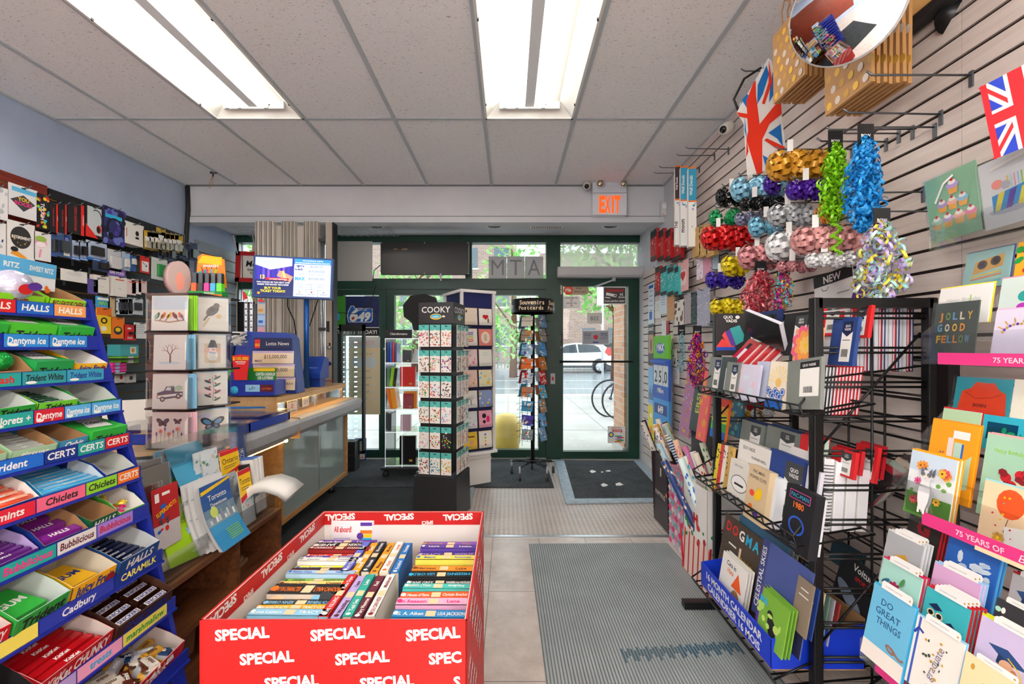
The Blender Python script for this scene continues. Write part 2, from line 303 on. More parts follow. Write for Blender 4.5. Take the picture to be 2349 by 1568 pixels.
# ---- fluorescent fixtures in the ceiling --------------------------------------------
TUBEM = mt('fffaf0', .5, emit=TUBE); WMET = mt('dcdbd6', .35)
def fixture(x0, y1, label, miss=3):
 t = thing('ceiling_light', pl((x0 + .305, y1 - .61, ZC)), label, 'ceiling light', 'recessed fluorescent fixtures')
 a = MB(); w, l = .285, .59
 a.quad([(-w, -l, -.006), (w, -l, -.006), (.2, -l + .06, .07), (-.2, -l + .06, .07)], WMET); a.quad([(w, l, -.006), (-w, l, -.006), (-.2, l - .06, .07), (.2, l - .06, .07)], WMET)
 a.quad([(-w, l, -.006), (-w, -l, -.006), (-.2, -l + .06, .07), (-.2, l - .06, .07)], WMET); a.quad([(w, -l, -.006), (w, l, -.006), (.2, l - .06, .07), (.2, -l + .06, .07)], WMET)
 a.box((-.2, .2), (-l + .06, l - .06), (.07, .075), WMET); a.box((-.3, .3), (-.605, .605), (.08, .085), WMET)
 a.build('reflector', t)
 a = MB(); a.box((-.3, -w), (-.605, .605), (-.012, -.004), WMET); a.box((w, .3), (-.605, .605), (-.012, -.004), WMET); a.box((-.3, .3), (-.605, -l), (-.012, -.004), WMET); a.box((-.3, .3), (l, .605), (-.012, -.004), WMET)
 for y in (-.3, .42): a.box((-w - .004, -w + .004), (y, y + .012), (-.014, -.004), 'black'); a.box((w - .004, w + .004), (y, y + .012), (-.014, -.004), 'black')
 a.build('rim', t)
 a = MB(); a.prism([(-.045, .07), (-.03, .03), (.03, .03), (.045, .07)], -.52, .52, mt('d8dade', .4)); a.build('ballast_cover', t)
 for sy in (-1, 1):
  a = MB(); a.box((-.2, .2), (sy * .53 - .008, sy * .53 + .008), (.02, .07), WMET)
  for x in (-.09, .1): a.box((x - .01, x + .01), (sy * .521 - .001, sy * .521 + .001), (.04, .047), 'black')
  a.build('socket_bar', t)
 for i, x in enumerate((-.165, -.085, .09, .155)):
  if i == miss: continue
  a = MB(); a.tube([(x, -.5, .035), (x, .5, .035)], .0125, TUBEM, 10); tb = a.build('tube', t)
  for sy in (-1, 1):
   a = MB(); a.box((x - .012, x + .012), (sy * .505, sy * .525), (.015, .052), WMET); a.build('tube_holder', tb)
 return t
for (i, k), l in zip(((1, 5), (4, 5), (4, 3), (1, 3), (1, 1), (4, 1)), ('four-tube fluorescent fixture in the ceiling above the glass counter, one tube missing', 'four-tube fluorescent fixture straight above the aisle, one tube missing',
  'unseen added fluorescent fixture with all four tubes, overhead above the aisle', 'unseen added fluorescent fixture with all four tubes, overhead by the candy wall', 'unseen added fluorescent fixture behind the camera by the candy wall', 'unseen added fluorescent fixture behind the camera above the aisle')):
 fixture(TX[i], TY[k], l, 3 if k == 5 else 9)  # only the front pair is in view; the other four are added for brightness

# unseen bare strip lights, added behind the camera as fill light
for i, (x, y) in enumerate([(x, y) for y in (-1.0, -2.6, -4.2) for x in (-2.1, -.6, .9)]):
 t = thing('added_strip_light', pl((x, y, 2.05)), 'unseen hanging strip light added behind the camera for fill', 'strip light', 'unseen strip lights added for fill')
 a = MB(); a.box((-.05, .05), (-.6, .6), (.03, .06), WMET); a.tube([(0, -.5, .06), (0, -.5, .79)], .003, 'grey', 4); a.tube([(0, .5, .06), (0, .5, .79)], .003, 'grey', 4); a.build('housing', t)
 a = MB(); a.tube([(0, -.58, 0), (0, .58, 0)], .018, mt('fffaf0', .5, emit=TUBE * 6.2), 10); a.build('tube', t)
# ================= printed artwork: each draws centred on a w x h face ==================
def dots(a, w, h, cols, n, r, seed=1, asp=1.0, el=1.0):
 q = random.Random(seed)
 for i in range(n): a.ell(q.uniform(-.45, .45) * w, q.uniform(-.45, .45) * h, r * q.uniform(.6, 1.3), r * q.uniform(.5, 1.2) * el, cols[i % len(cols)], q.random() * 3, 7)
def flower(a, x, z, r, c, k='yellow', n=7):
 for i in range(n): q = i * 6.283 / n; a.ell(x + r * .55 * math.cos(q), z + r * .55 * math.sin(q), r * .48, r * .3, c, q, 8)
 a.ell(x, z, r * .25, r * .25, k, n=8)
def bird(a, x, z, s, c, c2, dr=1):
 a.ell(x, z, s * .5, s * .3, c, .8 * dr); a.ell(x + s * .25 * dr, z + s * .38, s * .2, s * .19, c); a.ell(x - s * .1 * dr, z - s * .02, s * .34, s * .14, c2, 1.0 * dr); a.pr([(x + s * .4 * dr, z + s * .42), (x + s * .6 * dr, z + s * .38), (x + s * .4 * dr, z + s * .33)], 'gold'); a.line([(x - s * .25 * dr, z - s * .3), (x - s * .55 * dr, z - s * .75)], s * .12, c2)
def A_birds(a, w, h):
 a.rect(-w * .48, h * .1, w * .96, h * .38, 'cfe0ee'); a.line([(-w * .4, -h * .2), (0, -h * .26), (w * .4, -h * .2)], h * .04, 'b89a80')
 for i, (c, c2) in enumerate((('dgreen', 'mint'), ('orange', 'dgrey'), ('yellow', 'black'), ('dred', 'maroon'), ('orange', 'blue'))): bird(a, w * (-.34 + i * .165), -h * .08, w * .17, c, c2, -1 if i > 2 else 1)
def A_bird(a, w, h): bird(a, 0, h * .12, w * .5, 'dgrey', 'black'); flower(a, w * .2, -h * .05, w * .1, 'peach'); a.line([(-w * .3, -h * .4), (-w * .1, -h * .1)], w * .06, 'd9b98c')
def tree_art(a, x, z, s, c, d=4, ang=math.pi / 2, th=.12):
 x2, z2 = x + math.cos(ang) * s, z + math.sin(ang) * s; a.line([(x, z), (x2, z2)], s * th * 2, c)
 if d: tree_art(a, x2, z2, s * .68, c, d - 1, ang + .55, th * .85); tree_art(a, x2, z2, s * .72, c, d - 1, ang - .45, th * .85)
def A_tree(a, w, h): a.ell(0, -h * .3, w * .35, h * .04, 'cfe0ee'); tree_art(a, w * .02, -h * .3, h * .2, '7a5a48'); dots(a, w * .7, h * .6, ['lblue'], 8, w * .012, 3)
def A_snowman(a, w, h): a.rect(-w * .3, -h * .35, w * .6, h * .6, 'd8c0a0'); a.ell(0, -h * .12, w * .2, h * .17, 'white'); a.ell(0, h * .08, w * .13, h * .11, 'white'); a.pr([(-w * .2, h * .12), (w * .2, h * .12), (w * .1, h * .34), (-w * .06, h * .36)], 'dgrey'); a.ell(w * .03, h * .06, w * .06, w * .025, 'orange'); a.line([(-w * .13, -h * .02), (w * .13, -h * .05)], h * .035, 'lblue')
def A_truck(a, w, h):
 dots(a, w * .6, h * .3, ['b8d8c0', 'f2c0b0', 'cfe4d8'], 9, w * .1, 5); a.pr([(-w * .36, -h * .2), (-w * .36, -h * .05), (-w * .16, h * .02), (-w * .1, h * .14), (w * .12, h * .14), (w * .14, 0), (w * .38, 0), (w * .38, -h * .14), (-w * .1, -h * .22)], '4a5570')
 a.pr([(-w * .34, -h * .19), (-w * .34, -h * .12), (w * .36, -h * .04), (w * .36, -h * .1)], 'white'); a.pr([(-w * .12, h * .03), (-w * .07, h * .12), (w * .04, h * .12), (w * .04, h * .03)], 'dfe8ee')
 for x, z in ((-.2, -.22), (.26, -.13)): a.ell(w * x, h * z, w * .075, w * .075, 'dgrey'); a.ell(w * x, h * z, w * .04, w * .04, 'lgrey')
 a.ell(-w * .34, -h * .12, w * .02, w * .03, 'orange')
def A_berry(a, w, h):
 a.line([(0, -h * .38), (w * .04, 0), (0, h * .36)], w * .015, 'dgreen')
 for i in range(7): x, z = (-1) ** i * w * .16, -h * .33 + i * h * .11; a.ell(x, z, w * .13, h * .035, ('dgreen', 'dgrey')[i % 2], (-1) ** i * .5); a.ell(x * .6, z + h * .05, w * .035, w * .035, 'red')
def bfly(a, x, z, s, c, c2='ink', tilt=.4):
 for sg in (-1, 1): a.ell(x + sg * s * .3, z + s * .16, s * .34, s * .2, c2, sg * (.5 + tilt * .3)); a.ell(x + sg * s * .27, z + s * .14, s * .22, s * .12, c, sg * .6); a.ell(x + sg * s * .2, z - s * .14, s * .2, s * .15, c2, -sg * .5); a.ell(x + sg * s * .18, z - s * .12, s * .11, s * .08, c, -sg * .5)
 a.line([(x, z - s * .2), (x, z + s * .2)], s * .06, 'black')
def A_bflies(a, w, h):
 bfly(a, -w * .2, h * .2, w * .3, '35507a'); bfly(a, w * .22, h * .24, w * .2, '35507a')
 for i in range(7): x = w * (-.36 + i * .12); z = h * (-.1 + .07 * (i % 3)); a.line([(x, -h * .36), (x, z)], w * .01, 'green'); (flower(a, x, z, w * .06, 'f08a7a', 'red') if i % 2 else a.ell(x, z, w * .02, h * .05, 'purple'))
def A_bfly(a, w, h): dots(a, w * .8, h * .7, ['cfe4f2', 'dcd4ee'], 9, w * .14, 8); bfly(a, 0, h * .05, w * .62, '4a9ad0'); flower(a, -w * .1, -h * .3, w * .1, 'f2b8b0')
def A_cat(a, w, h):
 a.rect(-w * .5, -h * .5, w, h * .35, '5f9a3c'); a.rect(-w * .5, h * .2, w, h * .3, 'cfe2f2'); dots(a, w * .9, h * .3, ['7ab04e'], 6, w * .06, 2)
 q = random.Random(4)
 for i in range(15): x = q.uniform(-.42, .42) * w; z = q.uniform(-.32, .36) * h; (abs(x) > w * .14) and flower(a, x, z, w * q.uniform(.07, .12), ('e8506a', 'f09a3a', 'f7c13a', 'e85a9a')[i % 4], 'brown')
 a.ell(0, -h * .12, w * .13, h * .26, 'f0f0f2'); a.ell(0, h * .16, w * .13, h * .09, 'e8e8ec')
 for sg in (-1, 1): a.pr([(sg * w * .12, h * .18), (sg * w * .05, h * .23), (sg * w * .12, h * .29)], '6a6e78'); a.ell(sg * w * .07, h * .18, w * .05, h * .035, '6a6e78'); a.ell(sg * w * .05, h * .155, w * .015, h * .012, 'yellow'); a.line([(sg * w * .06, -h * .3), (sg * w * .06, -h * .42)], w * .05, 'white')
 a.ell(0, h * .12, w * .012, h * .008, 'pink')
def cupcake(a, x, z, s, c): a.pr([(x - s * .3, z), (x + s * .3, z), (x + s * .22, z - s * .45), (x - s * .22, z - s * .45)], 'f2b14a'); a.ell(x, z + s * .06, s * .36, s * .2, c); a.ell(x, z + s * .22, s * .22, s * .14, 'white'); a.ell(x, z + s * .36, s * .09, s * .09, 'red')
def A_cupcakes(a, w, h):
 for i in range(4): cupcake(a, w * (-.33 + i * .22), -h * .2, w * .32, ('mint', 'lilac', 'f6b8a8', 'pink')[i])
 for i in range(3): cupcake(a, w * (-.18 + i * .2), h * .03, w * .3, ('lilac', 'f6b8a8', 'lblue')[i])
 cupcake(a, w * .06, h * .27, w * .34, 'lilac'); a.line([(-w * .3, h * .1), (-w * .1, h * .35), (w * .1, h * .42)], w * .04, 'white')
def A_cake(a, w, h):
 a.ell(0, -h * .27, w * .4, h * .06, 'b8bcc8'); a.pr([(-w * .32, -h * .28), (w * .3, -h * .22), (w * .3, h * .03), (-w * .32, -h * .03)], '2a90d0')
 for i in range(3): a.pr([(w * (-.3 + .2 * i), -h * .27 + .01 * i * h), (w * (-.2 + .2 * i), -h * .26), (w * (-.08 + .2 * i), h * .0), (w * (-.2 + .2 * i), -h * .02)], ('e0d040', 'purple', 'e0d040')[i])
 for i in range(5): a.line([(w * (-.02 + i * .06), h * .02), (w * (-.02 + i * .06), h * .2)], w * .02, ('yellow', 'mint', 'pink', 'lblue', 'lime')[i])
 a.ell(-w * .2, h * .12, w * .1, w * .09, 'f0968a'); a.ell(-w * .06, h * .08, w * .08, w * .08, 'b8bcc8'); a.line([(-w * .3, h * .36), (w * .3, h * .42)], h * .04, 'white')
def A_heart(a, w, h, c='red'): a.ell(-w * .1, h * .05, w * .13, w * .13, c); a.ell(w * .1, h * .05, w * .13, w * .13, c); a.pr([(-w * .215, h * .0), (w * .215, h * .0), (0, -h * .2)], c)
def A_jolly(a, w, h):
 cs = ['f0962a', '7aa84e', '6aa8d8', 'e8dcc8', 'f2c03a', 'f0962a', '6aa8d8']
 for j, s_ in enumerate(('JOLLY', 'GOOD', 'FELLOW')):
  n = len(s_)
  for i, ch in enumerate(s_): a.text(ch, w * (-.33 + i * .66 / max(n - 1, 1) * (1 if n > 4 else .8)), h * (.2 - j * .2), h * .13, cs[(i + j * 2) % 7], w * .11, .03)
def A_lines(n=4, c='grey', ww=.6, z0=.3, dz=.12, th=.02):
 def f(a, w, h):
  for i in range(n): a.rect(-w * ww / 2 * (1 if i % 2 else .8), h * (z0 - i * dz), w * ww * (1 if i % 2 else .8), h * th, c)
 return f
def A_txt(*rows, rot=0):       # rows: (text, z fraction, cap height fraction, colour, width fraction)
 def f(a, w, h):
  for t_, z, k, c, ww in rows: a.text(t_, 0, h * z, h * k, c, w * ww, .02)
 return f
def A_dots(cols, n=30, r=.05, seed=1, el=1.0): return lambda a, w, h: dots(a, w, h, cols, n, r * w, seed, el=el)
def A_cap(a, w, h): a.pr([(-w * .32, h * .2), (-w * .02, h * .26), (w * .3, h * .06), (0, 0)], '2a4a80'); a.pr([(-w * .14, h * .12), (-w * .16, -h * .06), (w * .06, -h * .14), (w * .08, h * .02)], '1c3660'); a.line([(0, h * .12), (w * .2, -h * .02), (w * .24, -h * .2)], w * .02, 'yellow'); a.ell(w * .24, -h * .22, w * .03, h * .03, 'orange')
def A_gown(a, w, h): A_cap(a, w, h * .8); a.ell(0, -h * .04, w * .11, h * .09, 'skin'); a.ell(w * .12, -h * .16, w * .07, h * .14, 'c9824a'); a.pr([(-w * .16, -h * .48), (w * .14, -h * .48), (w * .1, -h * .16), (-w * .1, -h * .14)], '2a3f5c'); a.line([(0, -h * .2), (0, -h * .46)], w * .04, 'lime')
def A_shades(a, w, h):
 for x, z, r in ((-.2, .16, 0), (.18, .0, -.4), (-.16, -.22, .2)):
  for sg in (-1, 1): a.ell(w * (x + sg * .1), h * z + sg * r * w * .1, w * .09, w * .08, 'peach'); a.ell(w * (x + sg * .1), h * z + sg * r * w * .1, w * .06, w * .055, 'black')
  a.pr([(w * (x - .18), h * (z + .1)), (w * x, h * (z + .17)), (w * (x + .16), h * (z + .1)), (w * x, h * (z + .06))], 'navy')
def A_floral(a, w, h, c='b02a5a'):
 for x, z, r in ((-.1, .1, .16), (.12, .02, .13), (.24, -.1, .1)): flower(a, w * x, h * z, w * r, c, 'orange', 8)
 for x, z, r in ((-.3, .16, .6), (.32, .1, -.5), (.1, .26, 1.2), (.3, -.24, -1), (-.2, -.04, 2.4)): a.ell(w * x, h * z, w * .12, w * .045, ('2a6a8a', '4a8a4a')[x > 0], r)
def A_sky(a, w, h): dots(a, w, h * .8, ['dfeaf5', 'c4d8ee'], 12, w * .12, 6, el=.6); a.text('Congratulations', 0, -h * .05, h * .05, 'gold', w * .6, .01)
def A_balloon(a, w, h): a.ell(-w * .05, h * .26, w * .22, h * .2, 'f0561e'); a.line([(-w * .05, h * .06), (-w * .1, -h * .12), (-w * .02, -h * .2)], w * .012, 'brown'); a.pr([(-w * .1, -h * .05), (w * .46, h * .04), (w * .46, -h * .26), (-w * .06, -h * .32)], 'f2f2ee'); dots(a, w * .8, h * .9, ['cyan', 'yellow', 'red'], 12, w * .02, 4); flower(a, -w * .15, -h * .22, w * .1, 'gold')
def A_cherry(a, w, h):
 a.text('Happy Birthday', -w * .1, h * .3, h * .05, 'lime', w * .5, .01); a.ell(w * .05, -h * .2, w * .36, h * .2, 'f4efdf'); a.ell(w * .2, -h * .12, w * .25, h * .14, 'f0e4c0')
 for x, z in ((-.1, .02), (.12, .08), (.0, -.06), (.3, .0)): a.ell(w * x, h * z, w * .09, w * .09, 'd01c2c')
 a.line([(w * .12, h * .1), (w * .3, h * .3)], w * .015, 'dred'); dots(a, w * .5, h * .2, ['dred'], 8, w * .07, 2)
def A_sweater(a, w, h): a.pr([(x * w, z * h) for x, z in ((-.42, -.5), (-.36, .1), (-.2, .2), (-.12, .38), (.1, .36), (.2, .38), (.3, .2), (.42, .1), (.46, -.5))], 'f0481c'); a.line([(-.3 * w, .08 * h), (-.1 * w, -.08 * h), (.2 * w, -.02 * h), (.36 * w, .1 * h)], w * .02, 'c83410'); a.text('BORN', 0, -h * .3, h * .09, 'maroon', w * .4)
def A_box(a, w, h): a.pr([(x * w, z * h) for x, z in ((-.3, -.12), (.34, .02), (.36, .34), (-.26, .22))], 'd2a24e'); [(a.ell(w * x, h * z, w * .11, w * .11, '4a4038'), a.ell(w * x, h * z, w * .06, w * .06, 'black')) for x, z in ((-.1, .12), (.18, .18))]; [a.line([(-w * .32, h * (-.18 - i * .08)), (w * .34, h * (-.1 - i * .08))], h * .03, c) for i, c in enumerate(('yellow', 'orange', 'mint', 'cyan'))]
def A_tiara(a, w, h):
 for i in range(12): q = .3 + i * .23; a.ell(w * .32 * math.cos(q), h * (-.02) + w * .32 * math.sin(q) * .8, w * .03, w * .03, ('purple', 'gold')[i % 2])
 for i in range(6): q = .5 + i * .43; a.line([(w * .34 * math.cos(q), w * .27 * math.sin(q)), (w * .46 * math.cos(q), w * .38 * math.sin(q))], w * .025, 'gold')
def A_sun(a, w, h):
 for i in range(9): q = .2 + i * .34; a.pr([(w * .1, h * .05), (w * .1 + w * .6 * math.cos(q), h * .05 + w * .6 * math.sin(q)), (w * .1 + w * .6 * math.cos(q + .16), h * .05 + w * .6 * math.sin(q + .16))], 'f6dca0')
 a.ell(w * .1, h * .05, w * .16, w * .16, 'f4c46a')
 for i in range(7): x, z = w * (-.42 + .14 * i), h * (-.14 - .05 * (i % 3)); [a.ell(x, z, w * r, w * r, c) for r, c in ((.14, 'dblue'), (.11, 'white'), (.08, 'blue'))]
 a.rect(-w * .5, -h * .5, w, h * .2, 'blue')
def A_petal(a, w, h): [flower(a, 0, -h * .02, w * r, c, 'yellow', 9) for r, c in ((.62, 'f0608a'), (.46, 'f6a04a'), (.26, 'f8c86a'))]
def A_label(c='dgrey'):         # the paper band of a pocket agenda
 def f(a, w, h): a.rect(-w * .06, -h * .42, w * .42, h * .84, 'f0eeea'); a.pr([(-w * .06, h * .42), (w * .36, h * .42), (w * .36, h * .2), (w * .15, h * .1), (-w * .06, h * .2)], c); a.text('QUO', w * .15, h * .3, h * .05, 'white', w * .2); a.text('VADIS', w * .15, h * .23, h * .05, 'white', w * .25); a.rect(-w * .0, h * .02, w * .3, h * .02, 'grey'); [a.rect(w * (.02 + i * .03), -h * .32, w * .015, h * .16, 'black') for i in range(9)]
 return f
def card(name, label, cat, T, w, h, base, art=None, env=None, group=None, th=.0025, extra=None):
 a = MB()
 if env: a.box((-w / 2 - .003, w / 2 + .003), (th + .0006, th + .002), (-h / 2 - .001, h / 2 + .004), env)
 a.box((-w / 2, w / 2), (0, th), (-h / 2, h / 2), base)
 if art: art(a, w, h)
 if extra: extra(a, w, h)
 return a.build(name, None, label, cat, group, T=T)
def sleeve(a, w, h): a.box((-w / 2 - .004, w / 2 + .004), (-.004, -.0035), (-h / 2 - .002, h / 2 + .004), FILM)
def hookb(name, T, L_, label, group=None, r=.0032, plate=True):      # peg hook: local -y is out of the wall
 a = MB(); a.tube([(0, .0, 0), (0, -L_, .0), (0, -L_ - .018, .012)], r, mt('6d7278', .3, .8), 6)
 if plate: a.cb((0, -.003, -.012), (.012, .006, .05), mt('6d7278', .4, .6))
 return a.build(name, None, label, 'hook', group, T=T)
# ================= shop front at y = 5.0 ===============================================
def fx(px, d=5.0): return (px - CX) * d / F
def fz(py, d=5.0): return HC - (py - CY) * d / F
def bar(a, x0, x1, y0, y1, m=None, d0=-.03, d1=.05): a.box((fx(x0), fx(x1)), (5.0 + d0, 5.0 + d1), (fz(y1), fz(y0)), m or GREEN)
a = MB(); bar(a, 500, 1484, 541, 558, None, -.05, .07); bar(a, 512, 1278, 640, 664, None, -.05, .07); bar(a, 505, 536, 558, 1050, None, -.06, .07)
bar(a, 1252, 1284, 558, 1052, None, -.06, .07); bar(a, 1466, 1484, 558, 1052, None, -.06, .07); bar(a, 1284, 1470, 637, 652, None, -.03, .06)
bar(a, 1068, 1083, 556, 642); bar(a, 760, 772, 558, 1050); bar(a, 505, 775, 1036, 1052); bar(a, 700, 716, 556, 1040); bar(a, 590, 598, 556, 1040); struct('trim_5', a)
def pane(n, x0, x1, y0, y1, m=GLASS, d=.01):
 a = MB(); bar(a, x0, x1, y0, y1, m, d, d + .006); return struct(n, a)
FROST = mt('dfe6e0', .5, clear=.55)
for i, q in enumerate(((536, 700, 558, 640), (716, 1068, 558, 640), (1083, 1252, 558, 640), (536, 760, 664, 1036))): pane('window_%d' % (i + 1), *q)
w5 = pane('window_5', 1284, 1468, 556, 638, FROST)
def door(n, x0, x1, y0, y1, sw, rh, top=12):
 a = MB(); bar(a, x0, x0 + sw, y0, y1); bar(a, x1 - sw, x1, y0, y1); bar(a, x0 + sw, x1 - sw, y0, y0 + top); bar(a, x0 + sw, x1 - sw, y1 - rh, y1)
 f = struct(n, a); g = MB(); bar(g, x0 + sw, x1 - sw, y0 + top, y1 - rh, GLASS, .01, .016); g.build('pane', f); return f
d1 = door('door_1', 773, 888, 665, 1048, 17, 18); d2 = door('door_2', 889, 1252, 665, 1048, 17, 18)
a = MB(); bar(a, 1284, 1291, 652, 1050); bar(a, 1440, 1466, 652, 1050); bar(a, 1291, 1440, 652, 657); bar(a, 1291, 1440, 1034, 1050); d3 = struct('door_3', a)
a = MB(); bar(a, 1291, 1440, 657, 1034, GLASS, .01, .016); a.build('pane', d3)
a = MB(); a.tube([at(1284, 829, 4.92), at(1451, 829, 4.92)], .012, mt('4a4238', .3, 1), 8); a.tube([at(1286, 829, 4.92), at(1286, 829, 4.98)], .014, 'silver'); a.tube([at(1449, 829, 4.92), at(1449, 829, 4.98)], .014, 'silver'); a.build('push_bar', d3)
for s_, px, py in ((d3, 1286, 657), (d3, 1286, 668)):
 a = MB(); a.cb(at(px, py + 2, 4.965), (.03, .02, .05), 'cfc8b4'); a.build('hinge', s_)
a = MB(); a.cb(at(1286, 775, 4.96), (.035, .012, .11), mt('2c2c2e')); a.T = pl(at(1286, 775, 4.953)); a.text('PUSH', 0, 0, .018, 'lgrey', rot=math.pi / 2); a.build('lock_plate', d3)
for dd, px, py in ((d2, 898, 808), (d1, 882, 800), (d3, 1286, 797)):
 a = MB(); a.tube([at(px, py, 4.96), at(px, py, 4.985)], .017, mt('cfd2d6', .3, 1), 12); a.build('lock_cylinder', dd)
a = MB(); a.cb(at(897, 850, 4.965), (.02, .01, .16), 'black'); a.build('lock_slot', d2)
a = MB(); a.cb(at(1268, 868, 4.93), (.05, .02, .12), 'lgrey'); a.cb(at(1268, 868, 4.918), (.02, .006, .04), 'red'); tagm(a, 'door_release_button', 'small grey wall button with a red centre beside the glass door', 'button')
t = thing('door_operator', pl(at(1381, 625, 4.88)), 'long grey automatic door closer box above the glass door', 'door closer')
a = MB(); a.cb((0, 0, 0), (1.01, .12, .115), mt('c3c2c4', .4)); a.build('housing', t, bevel=.004)
a = MB(); a.cb((0, -.061, -.045), (1.0, .003, .02), mt('a2a2a6', .4)); a.build('trim_strip', t)
a = MB(); a.tube([(.13, -.02, -.06), (.13, -.03, -.085), (-.1, -.06, -.17)], .011, 'silver'); a.tube([(.13, -.02, -.055), (.13, -.02, -.1)], .02, 'silver', 10); a.build('arm', t)
# stickers and papers on the glass (they face the street where the photo shows them mirrored)
def sheet(name, label, cat, px0, px1, py0, py1, d, m, fn=None, th=.0015, group=None, fac=None):
 c = at((px0 + px1) / 2, (py0 + py1) / 2, d); w = (px1 - px0) * d / F; h = (py1 - py0) * d / F
 a = MB(); a.box((-w / 2, w / 2), (0, th), (-h / 2, h / 2), m)
 if fn: fn(a, w, h)
 return a.build(name, None, label, cat, group, T=pl(c))
def s_warn(a, w, h):
 a.rect(-w * .47, -h * .44, w * .94, h * .88, '4a4648'); a.text('WARNING', 0, h * .2, h * .17, 'red', w * .82, .03, mirror=True)
 a.text('24', w * .3, 0, h * .14, 'white', None, .02, mirror=True); a.text('HOUR', w * .3, -h * .14, h * .09, 'white', w * .28, .02, mirror=True); a.text('VIDEO SURVEILLANCE', 0, -h * .36, h * .1, 'white', w * .88, .02, mirror=True)
 a.line([(-w * .38, h * .1), (w * .08, -h * .02)], h * .16, 'white'); a.ell(w * .02, 0, h * .06, h * .05, 'brown'); a.line([(-w * .42, -h * .1), (-w * .2, -h * .14)], h * .05, 'white')
sheet('warning_sticker', 'square warning video surveillance sticker, mirrored, at the top of the glass door', 'sticker', 1384, 1436, 657, 698, 4.995, 'white', s_warn)
def s_ria(a, w, h):
 a.ell(-w * .32, 0, h * .5, h * .5, 'e8562a', n=22); a.text('ria', -w * .32, -h * .15, h * .42, 'white', None, .03); a.text('Envia', w * .1, h * .1, h * .2, '3a3030', None, .01); a.text('dinero aqui', w * .14, -h * .24, h * .19, '3a3030', w * .5, .01)
c = at(1322, 665, 4.994); a = MB(); w = 57 * 4.994 / F; h = 22 * 4.994 / F
a.prism([(x * w / 2, z * h / 2) for x, z in ((-.8, -1), (.8, -1), (.95, -.6), (1, 0), (.95, .6), (.8, 1), (-.8, 1), (-1, 0))], 0, .001, mt('b9a58c')); s_ria(a, w, h)
a.build('money_sticker', None, 'orange and beige money sending sticker at the top left of the door glass', 'sticker', T=pl(c))
def s_nos(a, w, h):
 for z, t_ in ((.3, 'NO SMOKING'), (-.12, 'NO VAPING')):
  a.text(t_, 0, z * h, h * .12, 'dgrey', w * .8, mirror=True); a.ell(0, z * h - h * .14, h * .09, h * .09, 'red'); a.ell(0, z * h - h * .14, h * .06, h * .06, 'white'); a.line([(-h * .06, z * h - h * .2), (h * .06, z * h - h * .08)], h * .025, 'red')
sheet('no_smoking_sticker', 'small white no smoking, no vaping sticker on the door glass under the orange sticker', 'sticker', 1292, 1330, 679, 707, 4.995, 'white', s_nos)
sheet('house_number', 'pale square reading 358 mirrored, in the upper half of the glass door', 'house number', 1347, 1381, 717, 742, 4.995, mt('d6d3cc'), lambda a, w, h: a.text('358', 0, -h * .2, h * .4, 'grey', w * .7, mirror=True))
def s_post(a, w, h):
 a.rect(-w * .47, -h * .45, w * .94, h * .9, 'a9aab4'); a.ell(0, h * .02, h * .16, h * .16, 'c9202e', n=20); a.rect(-w * .1, -h * .38, w * .2, h * .08, 'dblue')
 for sg, t1, t2 in ((-1, 'Track your', 'packages'), (1, 'Reperez', 'vos colis')):
  a.text(t1, sg * w * .3, h * .24, h * .1, 'navy', w * .3); a.text(t2, sg * w * .3, h * .12, h * .1, 'navy', w * .3)
  for k in range(3): a.rect(sg * w * .3 - w * .13, h * .03 - k * h * .07, w * .26, h * .015, 'navy')
sheet('parcel_sign', 'grey landscape parcel tracking sign with a red dot hanging inside the door glass', 'sign', 1335, 1398, 757, 790, 4.98, 'white', s_post)
def s_lot(a, w, h):
 a.text('TOP PRIZES', 0, h * .36, h * .08, 'red', w * .7, mirror=True); a.text('$500K', w * .02, h * .15, h * .18, 'red', w * .7, .03, mirror=True); a.ell(-w * .3, 0, w * .16, w * .16, 'blue'); a.ell(-w * .3, 0, w * .1, w * .1, 'yellow')
 for k, c_ in enumerate(('teal', 'red', 'lilac', 'green', 'orange')): a.rect(-w * .1 + (k % 2) * w * .12, -h * .12 - k * h * .08, w * .4, h * .07, c_)
sheet('prize_sticker', 'white sticker with $500K in red, mirrored, low on the door glass', 'sticker', 1394, 1434, 977, 1016, 4.995, 'white', s_lot)
# letters ATM on three grey squares, seen from behind
for i, (ch, x0, x1) in enumerate((('M', 1121, 1163), ('T', 1163, 1204), ('A', 1204, 1247))):
 sheet('letter_panel', 'grey square with the letter %s seen through the transom glass' % ch, 'sign', x0, x1 - 1, 588, 640, 4.99, mt('b9bcbe', .5), lambda a, w, h: a.text(ch, 0, -h * .32, h * .72, '85878a', w * .7, .0), group=None)
# blank white board, black panel in front of the transom
sheet('blank_board', 'blank off-white board hung in front of the transom left of the black panel', 'board', 763, 854, 553, 644, 4.86, mt('bdbab8', .5), None, .01)
t = thing('wall_screen', pl(at(975, 593, 4.83)), 'wide black rectangular panel mounted across the transom above the shop front', 'screen')
a = MB(); a.cb((0, 0, 0), (.98, .05, .36), mt('2a2625', .3)); a.build('screen', t, bevel=.003)
a = MB(); [a.tube([(x, -.026, z), (x, -.032, z)], .006, 'lgrey', 8) for x in (-.48, 0, .48) for z in (-.17, .17)]; a.cb((-.32, -.028, .1), (.04, .006, .012), 'kraft'); a.cb((-.22, -.028, .1), (.06, .006, .012), 'kraft'); a.cb((.18, -.03, -.21), (.015, .01, .08), 'lgrey'); a.build('bracket', t)
